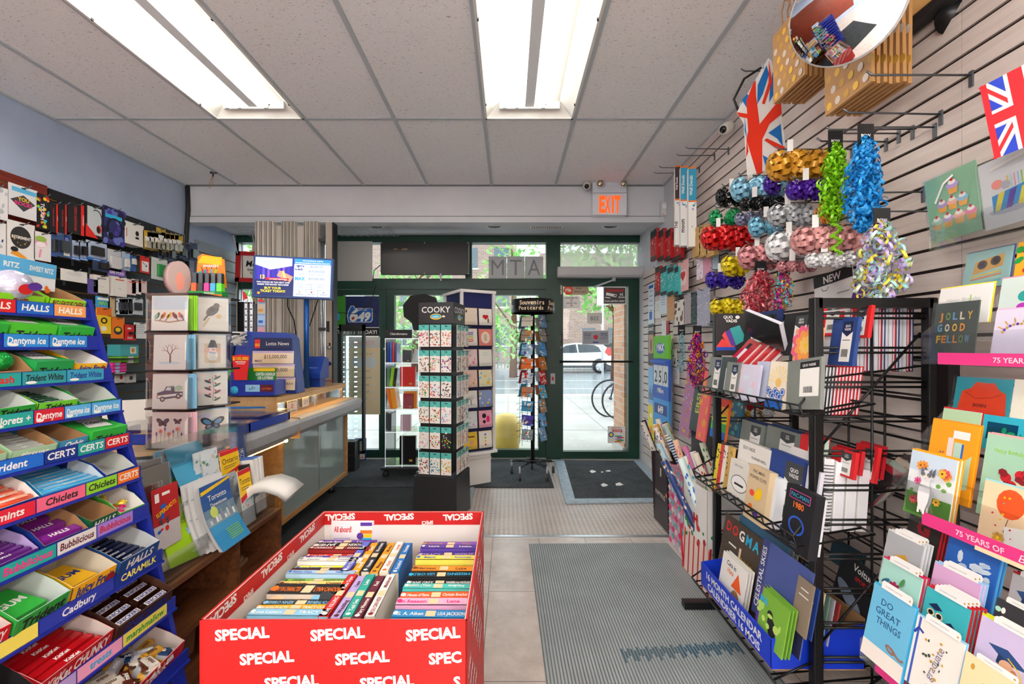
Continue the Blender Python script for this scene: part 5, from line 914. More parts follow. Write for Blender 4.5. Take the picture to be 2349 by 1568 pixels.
# spiral book, white phone books and the bent one
card('phone_book', 'black and white spined directory standing right of the Toronto map', 'directory', pl((-1.23, 2.065, RK + .13), LW, 8), .035, .25, 'ink', lambda a, w, h: [a.rect(-w * .3, h * z, w * .6, h * .16, 'white') for z in (-.45, -.1, .2)], th=.14)
for i in range(3):
 a = MB(); a.cb((0, .03, .135), (.024, .17, .26), mt('eeecea')); a.cb((-.0135, .03, .135), (.003, .175, .262), 'f2f0ee'); a.cb((0, .03, .266), (.02, .16, .002), 'blue'); a.build('phone_book', None, 'white upright phone book, %s from the left, right end of the magazine rack' % ORD[i], 'phone book', 'upright white phone books', T=pl((-1.27, 2.105 + i * .03, RK), LW, 5))
a = MB(); pts = [(0, 0), (0, .07), (.015, .13), (.055, .17), (.12, .18), (.19, .155), (.235, .12)]; th = .045; n = len(pts)
up = []; lo = []
for i, (x, z) in enumerate(pts):
 x0, z0 = pts[max(i - 1, 0)]; x2, z2 = pts[min(i + 1, n - 1)]; l = math.hypot(x2 - x0, z2 - z0); nx, nz = (z2 - z0) / l, -(x2 - x0) / l; lo.append((x + nx * th * .1, z + nz * th * .1)); up.append((x - nx * th * .9, z - nz * th * .9))
vs = []
for (x, z) in up + lo: vs += [(x, -.1, z), (x, .1, z)]
fs = []
for i in range(n - 1): fs += [(2 * i, 2 * i + 2, 2 * i + 3, 2 * i + 1), (2 * n + 2 * i, 2 * n + 2 * i + 1, 2 * n + 2 * i + 3, 2 * n + 2 * i + 2), (2 * i, 2 * n + 2 * i, 2 * n + 2 * i + 2, 2 * i + 2), (2 * i + 1, 2 * i + 3, 2 * n + 2 * i + 3, 2 * n + 2 * i + 1)]
fs += [(2 * n - 2, 4 * n - 2, 4 * n - 1, 2 * n - 1), (0, 1, 2 * n + 1, 2 * n)]
a.add(vs, fs, mt('edebe8'), True); 
vs = [];
for (x, z) in lo: vs += [(x + .002, -.1, z - .003), (x + .002, .1, z - .003)]
a.add(vs, [(2 * i, 2 * i + 1, 2 * i + 3, 2 * i + 2) for i in range(n - 1)], mt('9ab0c0', noise=.4, scale=40), True)
a.build('bent_phone_book', None, 'thick white paperback directory folding over the right end of the magazine rack', 'phone book', T=pl((-1.235, 2.08, RK), 4) @ Matrix.Scale(.82, 4))
a = MB(); a.prism([(0, 0), (.5, 0), (.5, .1), (0, .1)], 0, .004, mt('e4e2de', .4)); a.build('counter_edge_panel', None, 'pale panel along the near end of the counter below the card spinner', 'panel', T=pl((-1.66, 1.70, .72), LW))
a = MB(); a.box((-1.95, -1.62), (1.5, 1.86), (.75, .79), MAPLE); a.build('wooden_side_shelf', None, 'small maple ledge behind the candy rack at the counter end', 'ledge')
card('white_sign_board', 'plain white rounded board standing behind the card spinner', 'board', pl((-1.98, 2.25, .9), 30), .2, .2, 'f0ece6')
# ================= blue candy rack on the left =============================================
RB = mt('1c2c9c', .3); RBD = mt('141f78', .35)
TR_ = [(-1.371, 1.386), (-1.343, 1.291), (-1.304, 1.188), (-1.268, 1.086), (-1.24, .977), (-1.207, .867), (-1.18, .745), (-1.135, .595), (-1.093, .44), (-1.05, .27)]
RY0, RY1 = .58, 1.425
rack = thing('candy_rack', pl((0, 0, 0)), 'blue metal ten-tier candy rack along the left edge', 'candy rack')
for y in (RY0, RY1):
 a = MB()
 for (x0, z0), (x1, z1) in (((-1.385, 1.43), (-1.20, .76)), ((-1.20, .76), (-1.07, .17)), ((-1.07, .17), (-1.03, 0))):
  a.prismx([(y - .008, 0), (y + .008, 0), (y + .008, 1), (y - .008, 1)], 0, 1, RB); a.v[-8:] = [Vector((x0 + (x1 - x0) * (1 - v.z) - .035 + .04 * v.x, v.y, z1 + (z0 - z1) * v.z)) for v in a.v[-8:]]
 a.build('post', rack)
for y in (RY0, RY1):
 a = MB(); a.box((-1.56, -1.53), (y - .008, y + .008), (0, 1.4), RB)
 for x, z in TR_[::2]: a.box((-1.54, x - .02), (y - .006, y + .006), (z + .01, z + .03), RBD)
 a.build('side_frame', rack)
a = MB(); a.box((-1.575, -1.565), (RY0, RY1), (.2, 1.42), mt('b9b49c', .6)); a.build('back_panel', rack)
AXZ = Matrix.Rotation(rad(-90), 4, 'X')      # draws printing on the upper face
STR = [[('HALLS', 'f0a05a', 'white', .1), ('HALLS', 'blue', 'white', .1), ('HALLS', 'red', 'white', .1)], [('Dentyne ice', '2a8ad8', 'white', .115)] * 2, [('Trident White', '3aa0c0', 'dblue', .118), ('Trident White', '2a9aa0', 'ink', .118), ('Splash', 'teal', 'red', .1)],
 [('Dentyne ice', '5ab0e8', 'white', .1), ('Dentyne ice', '5ab0e8', 'white', .08), ('Dentyne', 'd01a30', 'white', .08), ('Clorets +', 'teal', 'white', .1)], [('CERTS', 'red', 'white', .085), ('CERTS', 'teal', 'white', .085), ('CERTS', 'dblue', 'white', .09), ('Trident', '1a6ad0', 'white', .16)],
 [('CERTS', 'orange', 'white', .08), ('Chiclets', 'lime', 'ink', .1), ('Chiclets', 'f06a8a', 'ink', .13), ('S mints', 'e0203a', 'white', .13)], [('Bubblicious', 'a080d8', 'red', .12), ('Bubblicious', 'e4e2e0', 'maroon', .11), ('Bubblicious', 'teal', 'hot', .13), ('Bubblicious', 'f0c0a8', 'brown', .1)],
 [('CARAMILK', 'dblue', 'f0e060', .17), ('Cadbury', '2a3aa8', 'white', .2), ('', 'f0e060', 'white', .1)], [('marshmallow', 'e8dc5a', 'green', .16), ('treats', 'f2a8c8', 'cyan', .13), ('', 'lilac', 'white', .1)], []]
CT = ['a gum box', 0]
def tray(T, w, d, h, out, inn, fh=None, txt=None, fg='white', closed=False, lid=None, name='candy_box', label='', group=None, txt2=None):
 a = MB(); fh = fh or h * .7; x0, x1 = -w / 2, w / 2
 if closed:
  a.box((x0, x1), (0, d), (0, h), out); a.T = Matrix.Translation((0, 0, h)) @ AXZ; a.y = -.0005
  a.pr([(x0 * .7, d * .2), (x1 * .5, d * .15), (x1 * .9, d * .8), (x0 * .3, d * .7)], 'white'); txt and a.text(txt, 0, d * .38, h * .35, 'ink', w * .8, .03, slant=.2); a.T = Matrix()
 else:
  a.box((x0, x1), (0, d), (0, .002), inn); a.box((x0, x1), (d - .002, d), (0, h * 1.25), inn); a.box((x0, x1), (0, .002), (0, fh), out); a.box((x0 + .001, x1 - .001), (.002, .003), (0, fh), inn)
  for s_ in (-1, 1):
   xx = x0 if s_ < 0 else x1 - .002; n = [(0, 0), (d, 0), (d, h * 1.25), (d * .3, h), (0, fh)]
   a.prismx(n, xx, xx + .001, out if s_ < 0 else inn); a.prismx(n, xx + .001, xx + .002, inn if s_ < 0 else out)
 a.y = -.0006
 if txt: a.text(txt, 0, fh * .46 if not closed else h * .25, (fh if not closed else h) * .42, fg, w * .86, .03, slant=.15)
 if txt2: a.ell(x1 * .74, fh * .5, fh * .25, fh * .25, txt2)
 return a.build(name, None, label, 'candy box', group, T=T)
def cbar(T, L_, wd, th, c, txt, fg, first, label, name='candy_bar', band=None, rnd=False, group=None):
 if first is not None: return dup(first, T, label)
 a = MB()
 if rnd: a.tube([(-L_ / 2, 0, wd / 2), (-L_ * .47, 0, wd / 2), (L_ * .47, 0, wd / 2), (L_ / 2, 0, wd / 2)], [wd * .3, wd / 2, wd / 2, wd * .3], shiny(c), 10); zt = wd
 else: a.box((-L_ / 2 + .005, L_ / 2 - .005), (-wd / 2, wd / 2), (0, th), shiny(c), .002, .003); [a.prism([(s * (L_ / 2 - .005), 0), (s * L_ / 2, th * .2), (s * L_ / 2, th * .4), (s * (L_ / 2 - .005), th)][::s], -wd / 2 + .002, wd / 2 - .002, shiny(c)) for s in (-1, 1)]; zt = th
 a.T = Matrix.Translation((0, 0, zt)) @ AXZ; a.y = -.0006
 if band: a.pr([(-L_ * .42, -wd * .28), (L_ * .38, -wd * .28), (L_ * .42, wd * .28), (-L_ * .38, wd * .28)], band)
 a.text(txt, 0, -wd * .2, wd * .42, fg, L_ * .74, .035, slant=.15)
 return a.build(name, None, label, 'candy', group, T=T)
# rows: (width, outside, inside, front text, text colour, what, closed, description, contents)
TI = [
 [(.115, '8fe01e', 'kraft', 'BIG LEAGUE CHEW', 'dred', 0, 'lime green shredded gum box with dark red lettering', None), (.14, '8fe01e', 'kraft', 'gum', 'dred', 0, 'tall lime green gum box holding a foil wrapped ball', 'ball')],
 [(.115, '2ab03a', 'white', 'Trident', 'ink', 1, 'closed green gum box at the right', None), (.12, '4ac02a', 'white', 'Trident', 'ink', 1, 'closed lime and green gum box in the middle', None), (.1, '2ab03a', 'white', 'Trident', 'ink', 1, 'closed green gum box at the left edge', None)],
 [(.1, 'f2b81a', 'white', 'Juicy Fruit', 'dblue', 0, 'yellow fruit gum box with blue lettering', None), (.11, '1a9a4a', 'white', 'Trident', 'ink', 1, 'green gum box with a clear flap', None), (.12, 'kraft', 'kraft', '', 'ink', 0, 'plain brown box holding shiny wrapped balls', 'balls')],
 [(.125, '1a9a3c', 'c4ccc8', '', 'ink', 0, 'empty solid green tray', None), (.11, '6ac82a', 'd8e0dc', 'Trident', 'ink', 0, 'lime green gum tray', 'sticks:8:dgreen:'), (.1, '2aa83a', 'd0d8d4', 'Trident', 'ink', 0, 'green gum tray at the left', None), (.1, 'lblue', 'd8e4ec', 'Trident', 'ink', 0, 'pale blue gum tray at the left edge', None)],
 [(.12, '2ab03a', 'white', 'Trident', 'ink', 1, 'closed green gum box leaning up', None), (.09, '3a90b8', 'kraft', 'Orbit', 'white', 0, 'blue gum tray with a brown interior', None), (.11, 'a8d0a8', 'kraft', 'tissues', 'white', 0, 'pale green tray of silver packs, right one', 'sticks:9:c4ccc8:'), (.1, 'a8d0a8', 'kraft', 'tissues', 'white', 0, 'pale green tray of silver packs, left one', 'sticks:9:c4ccc8:')],
 [(.11, 'dblue', 'c8ccc8', '', 'ink', 0, 'empty white tray with a blue rim', None), (.17, '2a90c8', 'd0dce4', '', 'white', 0, 'light blue tray of mint rolls', 'rolls:7:3ab0e8:Mentos'), (.13, 'dblue', 'white', '', 'white', 0, 'tray of orange and red mint rolls', 'rolls:6:f0502a:Mentos')],
 [(.09, '5ab03a', 'white', '', 'white', 0, 'small tray of bright soft candies', 'bits'), (.09, 'dgreen', 'kraft', 'HALLS', 'white', 0, 'dark green tray with a brown interior, nearly empty', None), (.12, 'dblue', 'kraft', '', 'white', 0, 'navy tray with a brown interior', 'sticks:3:8a2a9a:HALLS'), (.13, '5a1a7a', 'lilac', '', 'white', 0, 'purple tray of cough drop sticks', 'sticks:8:6a2a8a:HALLS'), (.1, 'ink', 'dgrey', '', 'white', 0, 'black tray of cough drop sticks', 'sticks:6:1a1a1e:HALLS')],
 [(.15, '1a4a8a', 'c8ccd0', 'HALLS', 'white', 0, 'blue and white tray of navy cough drop sticks', 'sticks:8:14224f:HALLS'), (.13, 'f0b01a', 'd8d0c0', 'Juicy Fruit', 'dblue', 0, 'deep yellow fruit gum tray', 'box:f2b81a'), (.13, '2aa03c', 'd0d8d8', 'Trident', 'ink', 0, 'white lined green gum tray', 'box:2ab03a'), (.14, 'c8141e', 'd8ccc8', 'KitKat CHUNKY', 'white', 0, 'upper red wafer bar tray', 'bars:5:d01a20:KitKat')],
 [(.2, '3a1c14', '4a2a1c', 'SNICKERS', 'dblue', 0, 'dark brown tray of chocolate peanut bars', 'snick'), (.2, 'b8141e', 'd8ccc8', 'KitKat CHUNKY', 'white', 0, 'lower red wafer bar tray', 'bars:6:c0141c:KitKat'), (.15, 'b8141e', 'ink', 'KitKat', 'white', 0, 'dark wafer bar tray at the left edge', 'bars:4:4a1418:KitKat')],
 [(.26, 'c8141e', 'd0c4c0', '30 pack', 'white', 0, 'large red tray of loose miniature bars', 'mini'), (.25, '2a2a2e', 'dgrey', '', 'white', 0, 'black tray of wrapped bars', 'sticks:4:2a6a9a:bars')]]
TN = ['top', 'second', 'third', 'fourth', 'fifth', 'sixth', 'seventh', 'eighth', 'ninth', 'bottom']
for k, (X, Z) in enumerate(TR_):
 big = k > 6; dep = .17 if not big else .19
 a = MB(); a.prismx([(0, -.004), (dep, .045), (dep, .05), (0, 0)], 0, 1, RBD); a.v = [Vector((X - v.y - .004, RY0 + v.x * (RY1 - RY0 - .01), Z - .016 + v.z)) for v in a.v]; a.build('shelf', rack)
 a = MB(); a.box((X - .006, X), (RY0, RY1 - .005), (Z - .024, Z + .018), RB); a.box((X, X + .006), (RY0, RY1 - .005), (Z - .026, Z - .019), RB); a.T = pl((X + .0008, 0, Z), LW); a.y = -.0005; y = RY1 - .012 - (.01, .035, .02, 0, 0, 0, .055, .0, .03, 0)[k]
 for (s_, c_, f_, w_) in STR[k]:
  a.rect(y - w_ + .002, -.018, w_ - .003, .035, c_); s_ and a.text(s_, y - w_ / 2, -.009, .019, f_, w_ * .84, .025, slant=.12); y -= w_
  if k in (1, 2, 3): a.ell(y + w_ * .2, -.012, w_ * .12, .004, 'white')
 a.build('price_rail', rack)
 y = RY1 - .02
 for i, (w, o, inn, tx, fg, closed, ds, cont) in enumerate(TI[k]):
  h = .075 if big else .052; yc = y - w / 2; y -= w + .004
  T_ = pl((X - .008, yc, Z - .010 + .004), LW, -15 + (0, 2, -3, 1)[i % 4], 0) @ Matrix.Rotation(rad((0, 3, -2, 2)[(i + k) % 4]), 4, 'Z')
  tray(T_, w - .004, dep - .02, h, o, inn, h * (.8 if tx else .55), tx or None, fg, closed, label='%s, %s tier of the rack' % (ds, TN[k]), txt2='dred' if 'Juicy' in tx else None)
  if not cont: continue
  kind, *ar = cont.split(':'); f1 = None; IN = lambda x_, y_, z_, r_=0: T_ @ Matrix.Translation((x_, y_, z_)) @ Matrix.Rotation(rad(r_), 4, 'Z'); gp = 'packs in the %s' % ds
  if kind in ('sticks', 'rolls', 'bars'):
   n = int(ar[0]); wd = (dep - .03) / n; lb = {'sticks': 'stick pack', 'rolls': 'mint roll', 'bars': 'wafer bar'}[kind]
   for j in range(n):
    r = cbar(IN(0, .012 + wd * (j + .3), .012 if kind != 'bars' else .03, (j * 7 % 5) - 2), (w - .012) if kind != 'bars' else w * .85, min(wd * .92, .03), .02, ar[1], ar[2] or 'gum', 'white', f1, '%s in %s, %s tier' % (lb, ds.replace(' with a brown interior', '').replace('tray of silver packs, ', '').replace(' of cough drop sticks', '').replace(' of navy cough drop sticks', ''), TN[k]) + ', %s from front' % ORD[j], name='candy_' + ('roll' if kind == 'rolls' else 'bar' if kind == 'bars' else 'stick'), rnd=kind == 'rolls', group=gp, band=None if kind != 'rolls' else ('lblue' if '3ab' in ar[1] else 'f8b090'))
    f1 = f1 or r
    if kind == 'bars' and j == 0: f1 = r
  elif kind == 'snick':
   for j in range(8):
    r = cbar(IN((-.046, .05)[j % 2], .02 + .033 * (j // 2), .03 + (j // 2) * .004, 1), .092, .03, .022, '2e1710', 'SNICKERS', 'dblue', f1, 'brown chocolate bar with blue lettering, %s row, %s side of ninth tier tray' % (ORD[j // 2], ('left', 'right')[j % 2]), band='f0ece8', group=gp); f1 = f1 or r
  elif kind == 'box':
   a = MB(); a.box((-w * .3, w * .3), (.03, .13), (.005, .04), ar[0]); a.T = Matrix.Translation((0, 0, .04)) @ AXZ; a.y = -.0005; a.text('GUM', 0, .07, .02, 'dblue' if ar[0][0] == 'f' else 'white', None, .03); a.build('gum_pack', None, '%s gum pack lying inside the %s' % ('yellow' if ar[0][0] == 'f' else 'green', ds), 'gum pack', T=T_)
  elif kind == 'ball': 
   a = MB(); a.ball((0, .03, .06), .045, mt('c8c8e0', .15, .3, foil=60), 14, 8); a.y = -.02; a.ell(-.01, .06, .02, .015, 'red'); a.ell(.012, .07, .02, .012, 'purple'); a.build('foil_ball', None, 'crinkled silver, red and purple foil ball on the top tier', 'wrapped toy', T=T_)
  elif kind == 'balls':
   for j, (c_, n_) in enumerate((('green', 'green'), ('hot', 'pink'), ('teal', 'teal'))): a = MB(); a.ball((0, 0, 0), .026, mt(c_, .12, .4, foil=70), 12, 8); a.build('foil_ball', None, 'shiny %s foil ball in the plain brown box, third tier' % n_, 'wrapped candy', T=IN(.02 - .045 * (j % 2), .05 + .03 * j, .04 - .006 * j))
  elif kind == 'bits' or kind == 'mini':
   q = random.Random(k); cs = [('orange', 'orange'), ('hot', 'pink'), ('lime', 'green'), ('yellow', 'yellow')] if kind == 'bits' else [('c9952a', 'gold'), ('b8bcc4', 'silver'), ('1a3a6a', 'navy'), ('e0d8cc', 'cream'), ('5a2a1c', 'brown'), ('c9952a', 'gold')]; fs = {}
   for j in range(16 if kind == 'bits' else 30):
    c_, n_ = cs[j % len(cs)]; bl = .022 if kind == 'bits' else .062; M_ = IN(q.uniform(-.42, .42) * w * .8, q.uniform(.025, dep - .045), (.012 if kind == 'bits' else .03) + .006 * (j % 4), q.uniform(0, 180))
    r = cbar(M_, bl, bl * .45, bl * .3, c_, 'mini' if kind == 'mini' else 'o', 'white' if j % 3 else 'brown', fs.get(c_), '%s %s on the %s tier of the candy rack' % (n_, 'soft candy' if kind == 'bits' else 'wrapped miniature bar', TN[k]), name='candy_piece' if kind == 'bits' else 'miniature_bar', group='%s pieces in the %s' % (n_, ds)); fs.setdefault(c_, r)
for i, (x, y, rz, c, tx) in enumerate(((-1.45, 1.34, 8, '5ab4e8', 'SWEET RITZ'), (-1.44, 1.25, 4, '5ab4e8', 'RITZ'), (-1.45, 1.16, -4, '2a7ab8', 'SWEET'))):
 a = MB(); a.box((-.05, .05), (0, .06), (0, .085), 'eaf2f8'); a.y = -.001; a.rect(-.05, .04, .1, .045, c); a.text(tx, 0, .055, .015, 'white', .08, .03); dots(a, .06, .03, ['orange', 'f0a83a'], 5, .01, i); a.build('cracker_box', None, 'blue and white snack box with orange biscuits, %s behind the lime gum boxes' % ('right', 'middle', 'left')[i], 'snack box', T=pl((x, y, 1.45), LW + rz, -3))
# ================= goods hanging on the left slat wall ======================================
XF = -2.90
def wallpack(px0, px1, py0, py1, m, label, art=None, cat='pack', th=.004, n=1, bub=None, name='hanging_pack', gap=.028, group=None, X=XF, roll=0):
 p0 = onx(px0, (py0 + py1) / 2, X); p1 = onx(px1, (py0 + py1) / 2, X); yc = (p0.y + p1.y) / 2; w = p1.y - p0.y; zt = HC - (py0 - CY) * yc / F; zb = HC - (py1 - CY) * yc / F; h = zt - zb; fst = None
 for i in range(n):
  T_ = pl((X - gap * i, yc, (zt + zb) / 2), LW, 0, roll + (i * 3 % 4 - 1) * .8 * (n > 1))
  if fst is None:
   a = MB(); a.box((-w / 2, w / 2), (0, th), (-h / 2, h / 2), m)
   if art: art(a, w, h)
   a.rect(-w * .08, h * .42, w * .16, h * .03, 'black')
   if bub:
    bx, bz, bw, bh, bc = bub; a.box((bx * w - bw * w / 2 + .003, bx * w + bw * w / 2 - .003), (-.018, 0), (bz * h - bh * h / 2 + .003, bz * h + bh * h / 2 - .003), shiny(bc), .002, .0); a.box((bx * w - bw * w / 2, bx * w + bw * w / 2), (-.022, 0), (bz * h - bh * h / 2, bz * h + bh * h / 2), FILM)
   fst = a.build(name, None, label, cat, group if n > 1 else None, T=T_)
  else: dup(fst, T_)
 d = X - XL - .014 + .03; hookb('wall_hook', pl((XL + .014, yc, zt - h * .05), LW), d, 'peg hook holding the %s' % ' '.join(label.split()[:12]))
WP = wallpack
WP(20, 86, 428, 500, 'dfe0e2', 'white balloon pack with a black diamond reading YOU ROCK', lambda a, w, h: (a.rect(-w * .4, h * .28, w * .85, h * .14, '5ab4e0'), a.pr([(-w * .45, 0), (0, -h * .3), (w * .42, 0), (0, h * .22)], 'dgrey'), a.text('YOU', 0, h * .02, h * .12, 'yellow', w * .4, .03), a.text('ROCK!', 0, -h * .12, h * .12, 'hot', w * .6, .03)))
WP(-40, 18, 425, 500, 'e6e6e8', 'glossy white balloon pack cut by the left edge, top row', A_dots(['lgrey', 'silver'], 12, .12))
WP(84, 112, 446, 525, 'ink', 'black balloon pack splashed with colour reading TOUGH', lambda a, w, h: (dots(a, w, h, ['yellow', 'red', 'cyan', 'lime', 'orange'], 26, w * .14, 3), a.text('TOUGH', -w * .2, 0, w * .3, 'white', h * .7, .03, rot=-math.pi / 2)))
for i, (a0, a1) in enumerate(((113, 133), (135, 153), (155, 193))): WP(a0, a1, 464 + i, 533 + i * 2, '17171b', 'black headphone box with red spine lettering, %s of three' % ('first', 'second', 'third')[i], lambda a, w, h: (a.text('STEREO HEADPHONES', -w * .1, 0, w * .16, 'c02a2e', h * .8, .02, rot=-math.pi / 2), a.rect(w * .3, -h * .5, w * .2, h, 'e0261e'), a.text('COMFORT', w * .4, 0, w * .1, 'white', h * .7, 0, rot=-math.pi / 2)), 'headphone box', .07)
def A_phones(a, w, h):
 a.rect(-w * .4, -h * .4, w * .8, h * .85, 'c4cdd2'); a.line([(w * .1 + w * .32 * math.cos(q), h * .08 + h * .3 * math.sin(q)) for q in [-.6 + i * .3 for i in range(10)]], w * .06, 'dgrey'); a.ell(w * .24, -h * .2, w * .14, h * .13, 'd8281e'); a.ell(w * .2, -h * .22, w * .1, h * .1, 'ink'); a.pr([(-w * .5, -h * .5), (w * .2, -h * .5), (-w * .5, -h * .1)], 'e0261e')
WP(196, 237, 472, 546, '17171b', 'black and red boxed headphones seen through a window', A_phones, 'headphone box', .08)
WP(238, 286, 478, 562, '2c2f6a', 'dark purple pack with a black headset', lambda a, w, h: (dots(a, w, h, ['4a3a9a', '6a7ac8', '1a1a3a'], 24, w * .16, 2), a.rect(-w * .45, h * .2, w * .8, h * .1, 'cyan'), a.line([(w * .34 * math.cos(q), -h * .05 + h * .26 * math.sin(q)) for q in [-.9 + i * .45 for i in range(12)]], w * .07, 'black'), a.ell(-w * .2, -h * .28, w * .12, h * .1, 'black')), 'headset pack', .01)
WP(285, 330, 512, 562, 'e9e6e2', 'white boxed figure with a small black print', lambda a, w, h: (a.ell(w * .15, h * .06, w * .09, h * .12, 'black'), a.rect(w * .06, -h * .2, w * .18, h * .1, 'black'), a.rect(-w * .4, -h * .2, w * .03, h * .4, 'red')), 'box', .1)
for i in range(8): WP(328 + i * 10.5, 350 + i * 10, 530 - (10 if i == 3 else 0) + i * 1.2, 572 + i, 'c9a53a', 'yellow and clear memory card pack, %s from the left in the top row' % ORD[i], lambda a, w, h: (a.rect(-w * .3, -h * .1, w * .6, h * .3, 'white'), a.rect(-w * .2, -h * .4, w * .4, h * .2, 'dgrey')), 'memory card pack', bub=(0, -.25, .7, .4, 'c8c4b0'))
WP(-30, 14, 508, 582, 'e8e6e6', 'white balloon pack cut by the left edge, second row', A_dots(['dblue', 'silver'], 6, .1))
WP(17, 80, 510, 594, 'e8e6e4', 'white pack with a large black round balloon print', lambda a, w, h: (a.ell(-.02 * w, h * .08, w * .38, h * .3, '2e2c2a', n=24), a.text('RETIREMENT', 0, h * .04, h * .08, 'white', w * .7, .03), dots(a, w * .6, h * .3, ['gold'], 8, w * .03), a.pr([(-w * .4, -h * .4), (-w * .3, -h * .24), (w * .2, -h * .45), (w * .1, -h * .5)], 'f0a02a'), a.ell(-w * .26, -h * .26, w * .14, h * .07, 'ink')))
WP(78, 117, 533, 598, 'eae6e4', 'white pack with a pink and green round balloon print', lambda a, w, h: (a.ell(-w * .1, h * .14, w * .36, h * .2, 'e8a8c0', n=20), a.ell(-w * .1, h * .26, w * .34, h * .1, '9ac04a'), a.ell(-w * .1, h * .06, w * .3, h * .1, 'f4e8ea'), a.line([(-w * .1, -h * .1), (-w * .2, -h * .4)], w * .12, 'pink')))
WP(117, 131, 538, 588, '3a5a9a', 'narrow blue blister pack right of the balloon packs', None, 'blister pack', bub=(0, 0, .8, .6, 'ink'))
WP(131, 165, 536, 590, '3c5a86', 'blue blister pack with a charger', A_label('dblue'), 'blister pack', bub=(0, -.05, .7, .5, '4a5058'))
for i, (p0, p1) in enumerate(((164, 184), (181, 202), (198, 245))): WP(p0, p1, 552 + i * 1.5, 596 + i, 'b4c4e0', 'pale blue card with a black cassette adapter, %s of three' % ('first', 'second', 'front')[i], lambda a, w, h: (a.rect(-w * .5, -h * .5, w, h * .14, '3a7ac8'), a.text('Retractable', 0, -h * .46, h * .06, 'white', w * .8)), 'blister pack', bub=(0, .0, .62, .5, '1c1c20'))
for i in range(10): WP(364 + i * 8, 372 + i * 9, 558 + (i % 3) * 3, 592 + (i % 2) * 6, ('3a4868', '58607a', '2a2c34')[i % 3], '%s small electronics pack, %s in the crowded cluster under the yellow packs' % (('blue', 'grey', 'black')[i % 3], ORD[i]), None, 'blister pack', bub=(0, -.1, .8, .5, ('ink', 'dgrey', 'navy')[i % 3]), X=XF - .03 * (i % 3))
WP(247, 278, 573, 622, 'c9ccd2', 'clear pack with a coiled white cable', lambda a, w, h: (a.ell(0, -h * .15, w * .3, h * .2, 'white'), a.ell(0, -h * .15, w * .2, h * .13, 'c9ccd2')), 'cable pack', bub=(0, -.1, .8, .6, 'e8e8ea'))
WP(280, 298, 578, 620, 'a8c0dc', 'pale blue card with a white earphone', None, 'cable pack', bub=(0, -.1, .6, .5, 'white')); WP(298, 312, 585, 622, '2a5aa0', 'narrow blue and white cable pack', None, 'cable pack', bub=(0, .1, .6, .4, 'white'))
WP(248, 288, 617, 634, '7a5ab8', 'purple and white wide label pack', A_txt(('EAR PODS', -.2, .4, 'white', .8)), 'pack'); WP(213, 250, 596, 622, '2a3a5a', 'dark blue pack left of the coiled cable', None, 'blister pack', bub=(.1, 0, .6, .6, 'ink'))
WP(322, 343, 588, 626, 'd82a2a', 'red card with a white label in the middle row', lambda a, w, h: (a.rect(-w * .35, -h * .4, w * .75, h * .6, 'f0ece8'), dots(a, w * .6, h * .3, ['brown', 'blue'], 4, w * .08)), 'pack')
WP(348, 384, 593, 642, 'd4dcd8', 'rounded clear pack holding a bright green square case', None, 'case pack', bub=(.08, -.05, .52, .58, '18a040')); WP(384, 418, 608, 655, '1f4f9c', 'blue card with three white cables', lambda a, w, h: ([a.line([(x * w, h * .35), (x * w * .4, -h * .2)], w * .06, 'white') for x in (-.25, 0, .25)], a.ell(0, -h * .26, w * .24, h * .14, 'dfe4ea')), 'cable pack')
for i, (p0, p1, q0, q1, c_, l) in enumerate(((140, 200, 620, 646, 'e4e2de', 'pale carded item behind the snack boxes'), (202, 225, 640, 674, '5a4a9a', 'purple carded item beside the snack boxes'), (215, 250, 632, 672, 'e8e5df', 'plain white hanging box'), (258, 291, 634, 680, 'ece8e2', 'white hanging box with a faint line print'), (291, 312, 641, 676, 'e8d0d0', 'white and red card, left of a group of three'), (303, 324, 641, 674, 'f0e6e4', 'white and red card, middle of a group of three'), (318, 337, 643, 671, 'e4c8c8', 'white and red card, right of a group of three'))):
 WP(p0, p1, q0, q1, c_, l, (lambda a, w, h: (a.rect(-w * .3, h * .3, w * .6, h * .06, ('e05a4a' if i > 2 else 'grey')), a.line([(-w * .1, -h * .1), (w * .15, -h * .14)], h * .015, 'grey'))) if i > 1 else A_lines(3, 'grey'), 'pack', .03 if i in (2, 3) else .004)
for i, (p0, p1) in enumerate(((264, 284), (274, 294), (284, 304), (295, 328))): WP(p0, p1, 684, 721, 'ccd4e0', 'pale blue card with a dark earbud case, %s' % ('first of four', 'second of four', 'third of four', 'front one of four')[i], lambda a, w, h: (a.ell(-w * .3, -h * .32, w * .1, h * .08, 'ink'), a.ell(-w * .3, h * .3, w * .08, h * .06, 'ink')), 'earbud pack', bub=(.1, 0, .46, .5, '2a3442'))
WP(220, 252, 680, 708, '3aa0d8', 'blue card with a green squiggle, above the yellow card', lambda a, w, h: (a.line([(w * (-.3 + i * .1), h * (-.2 + .3 * (i % 2))) for i in range(7)], h * .08, 'lime'), a.rect(-w * .4, h * .2, w * .8, h * .2, 'white')), 'pack'); WP(248, 266, 682, 726, 'c8b48a', 'beige ticket shaped card beside the blue card', None, 'tag')
WP(221, 256, 705, 765, 'f4c81a', 'yellow card with a black ring and orange top', lambda a, w, h: (a.rect(-w * .5, h * .2, w, h * .3, 'orange'), a.ell(0, 0, w * .22, h * .12, 'ink', n=20), a.ell(0, 0, w * .12, h * .07, 'yellow'), a.ell(-w * .02, -h * .3, w * .2, h * .1, 'f4efe0')), 'pack')
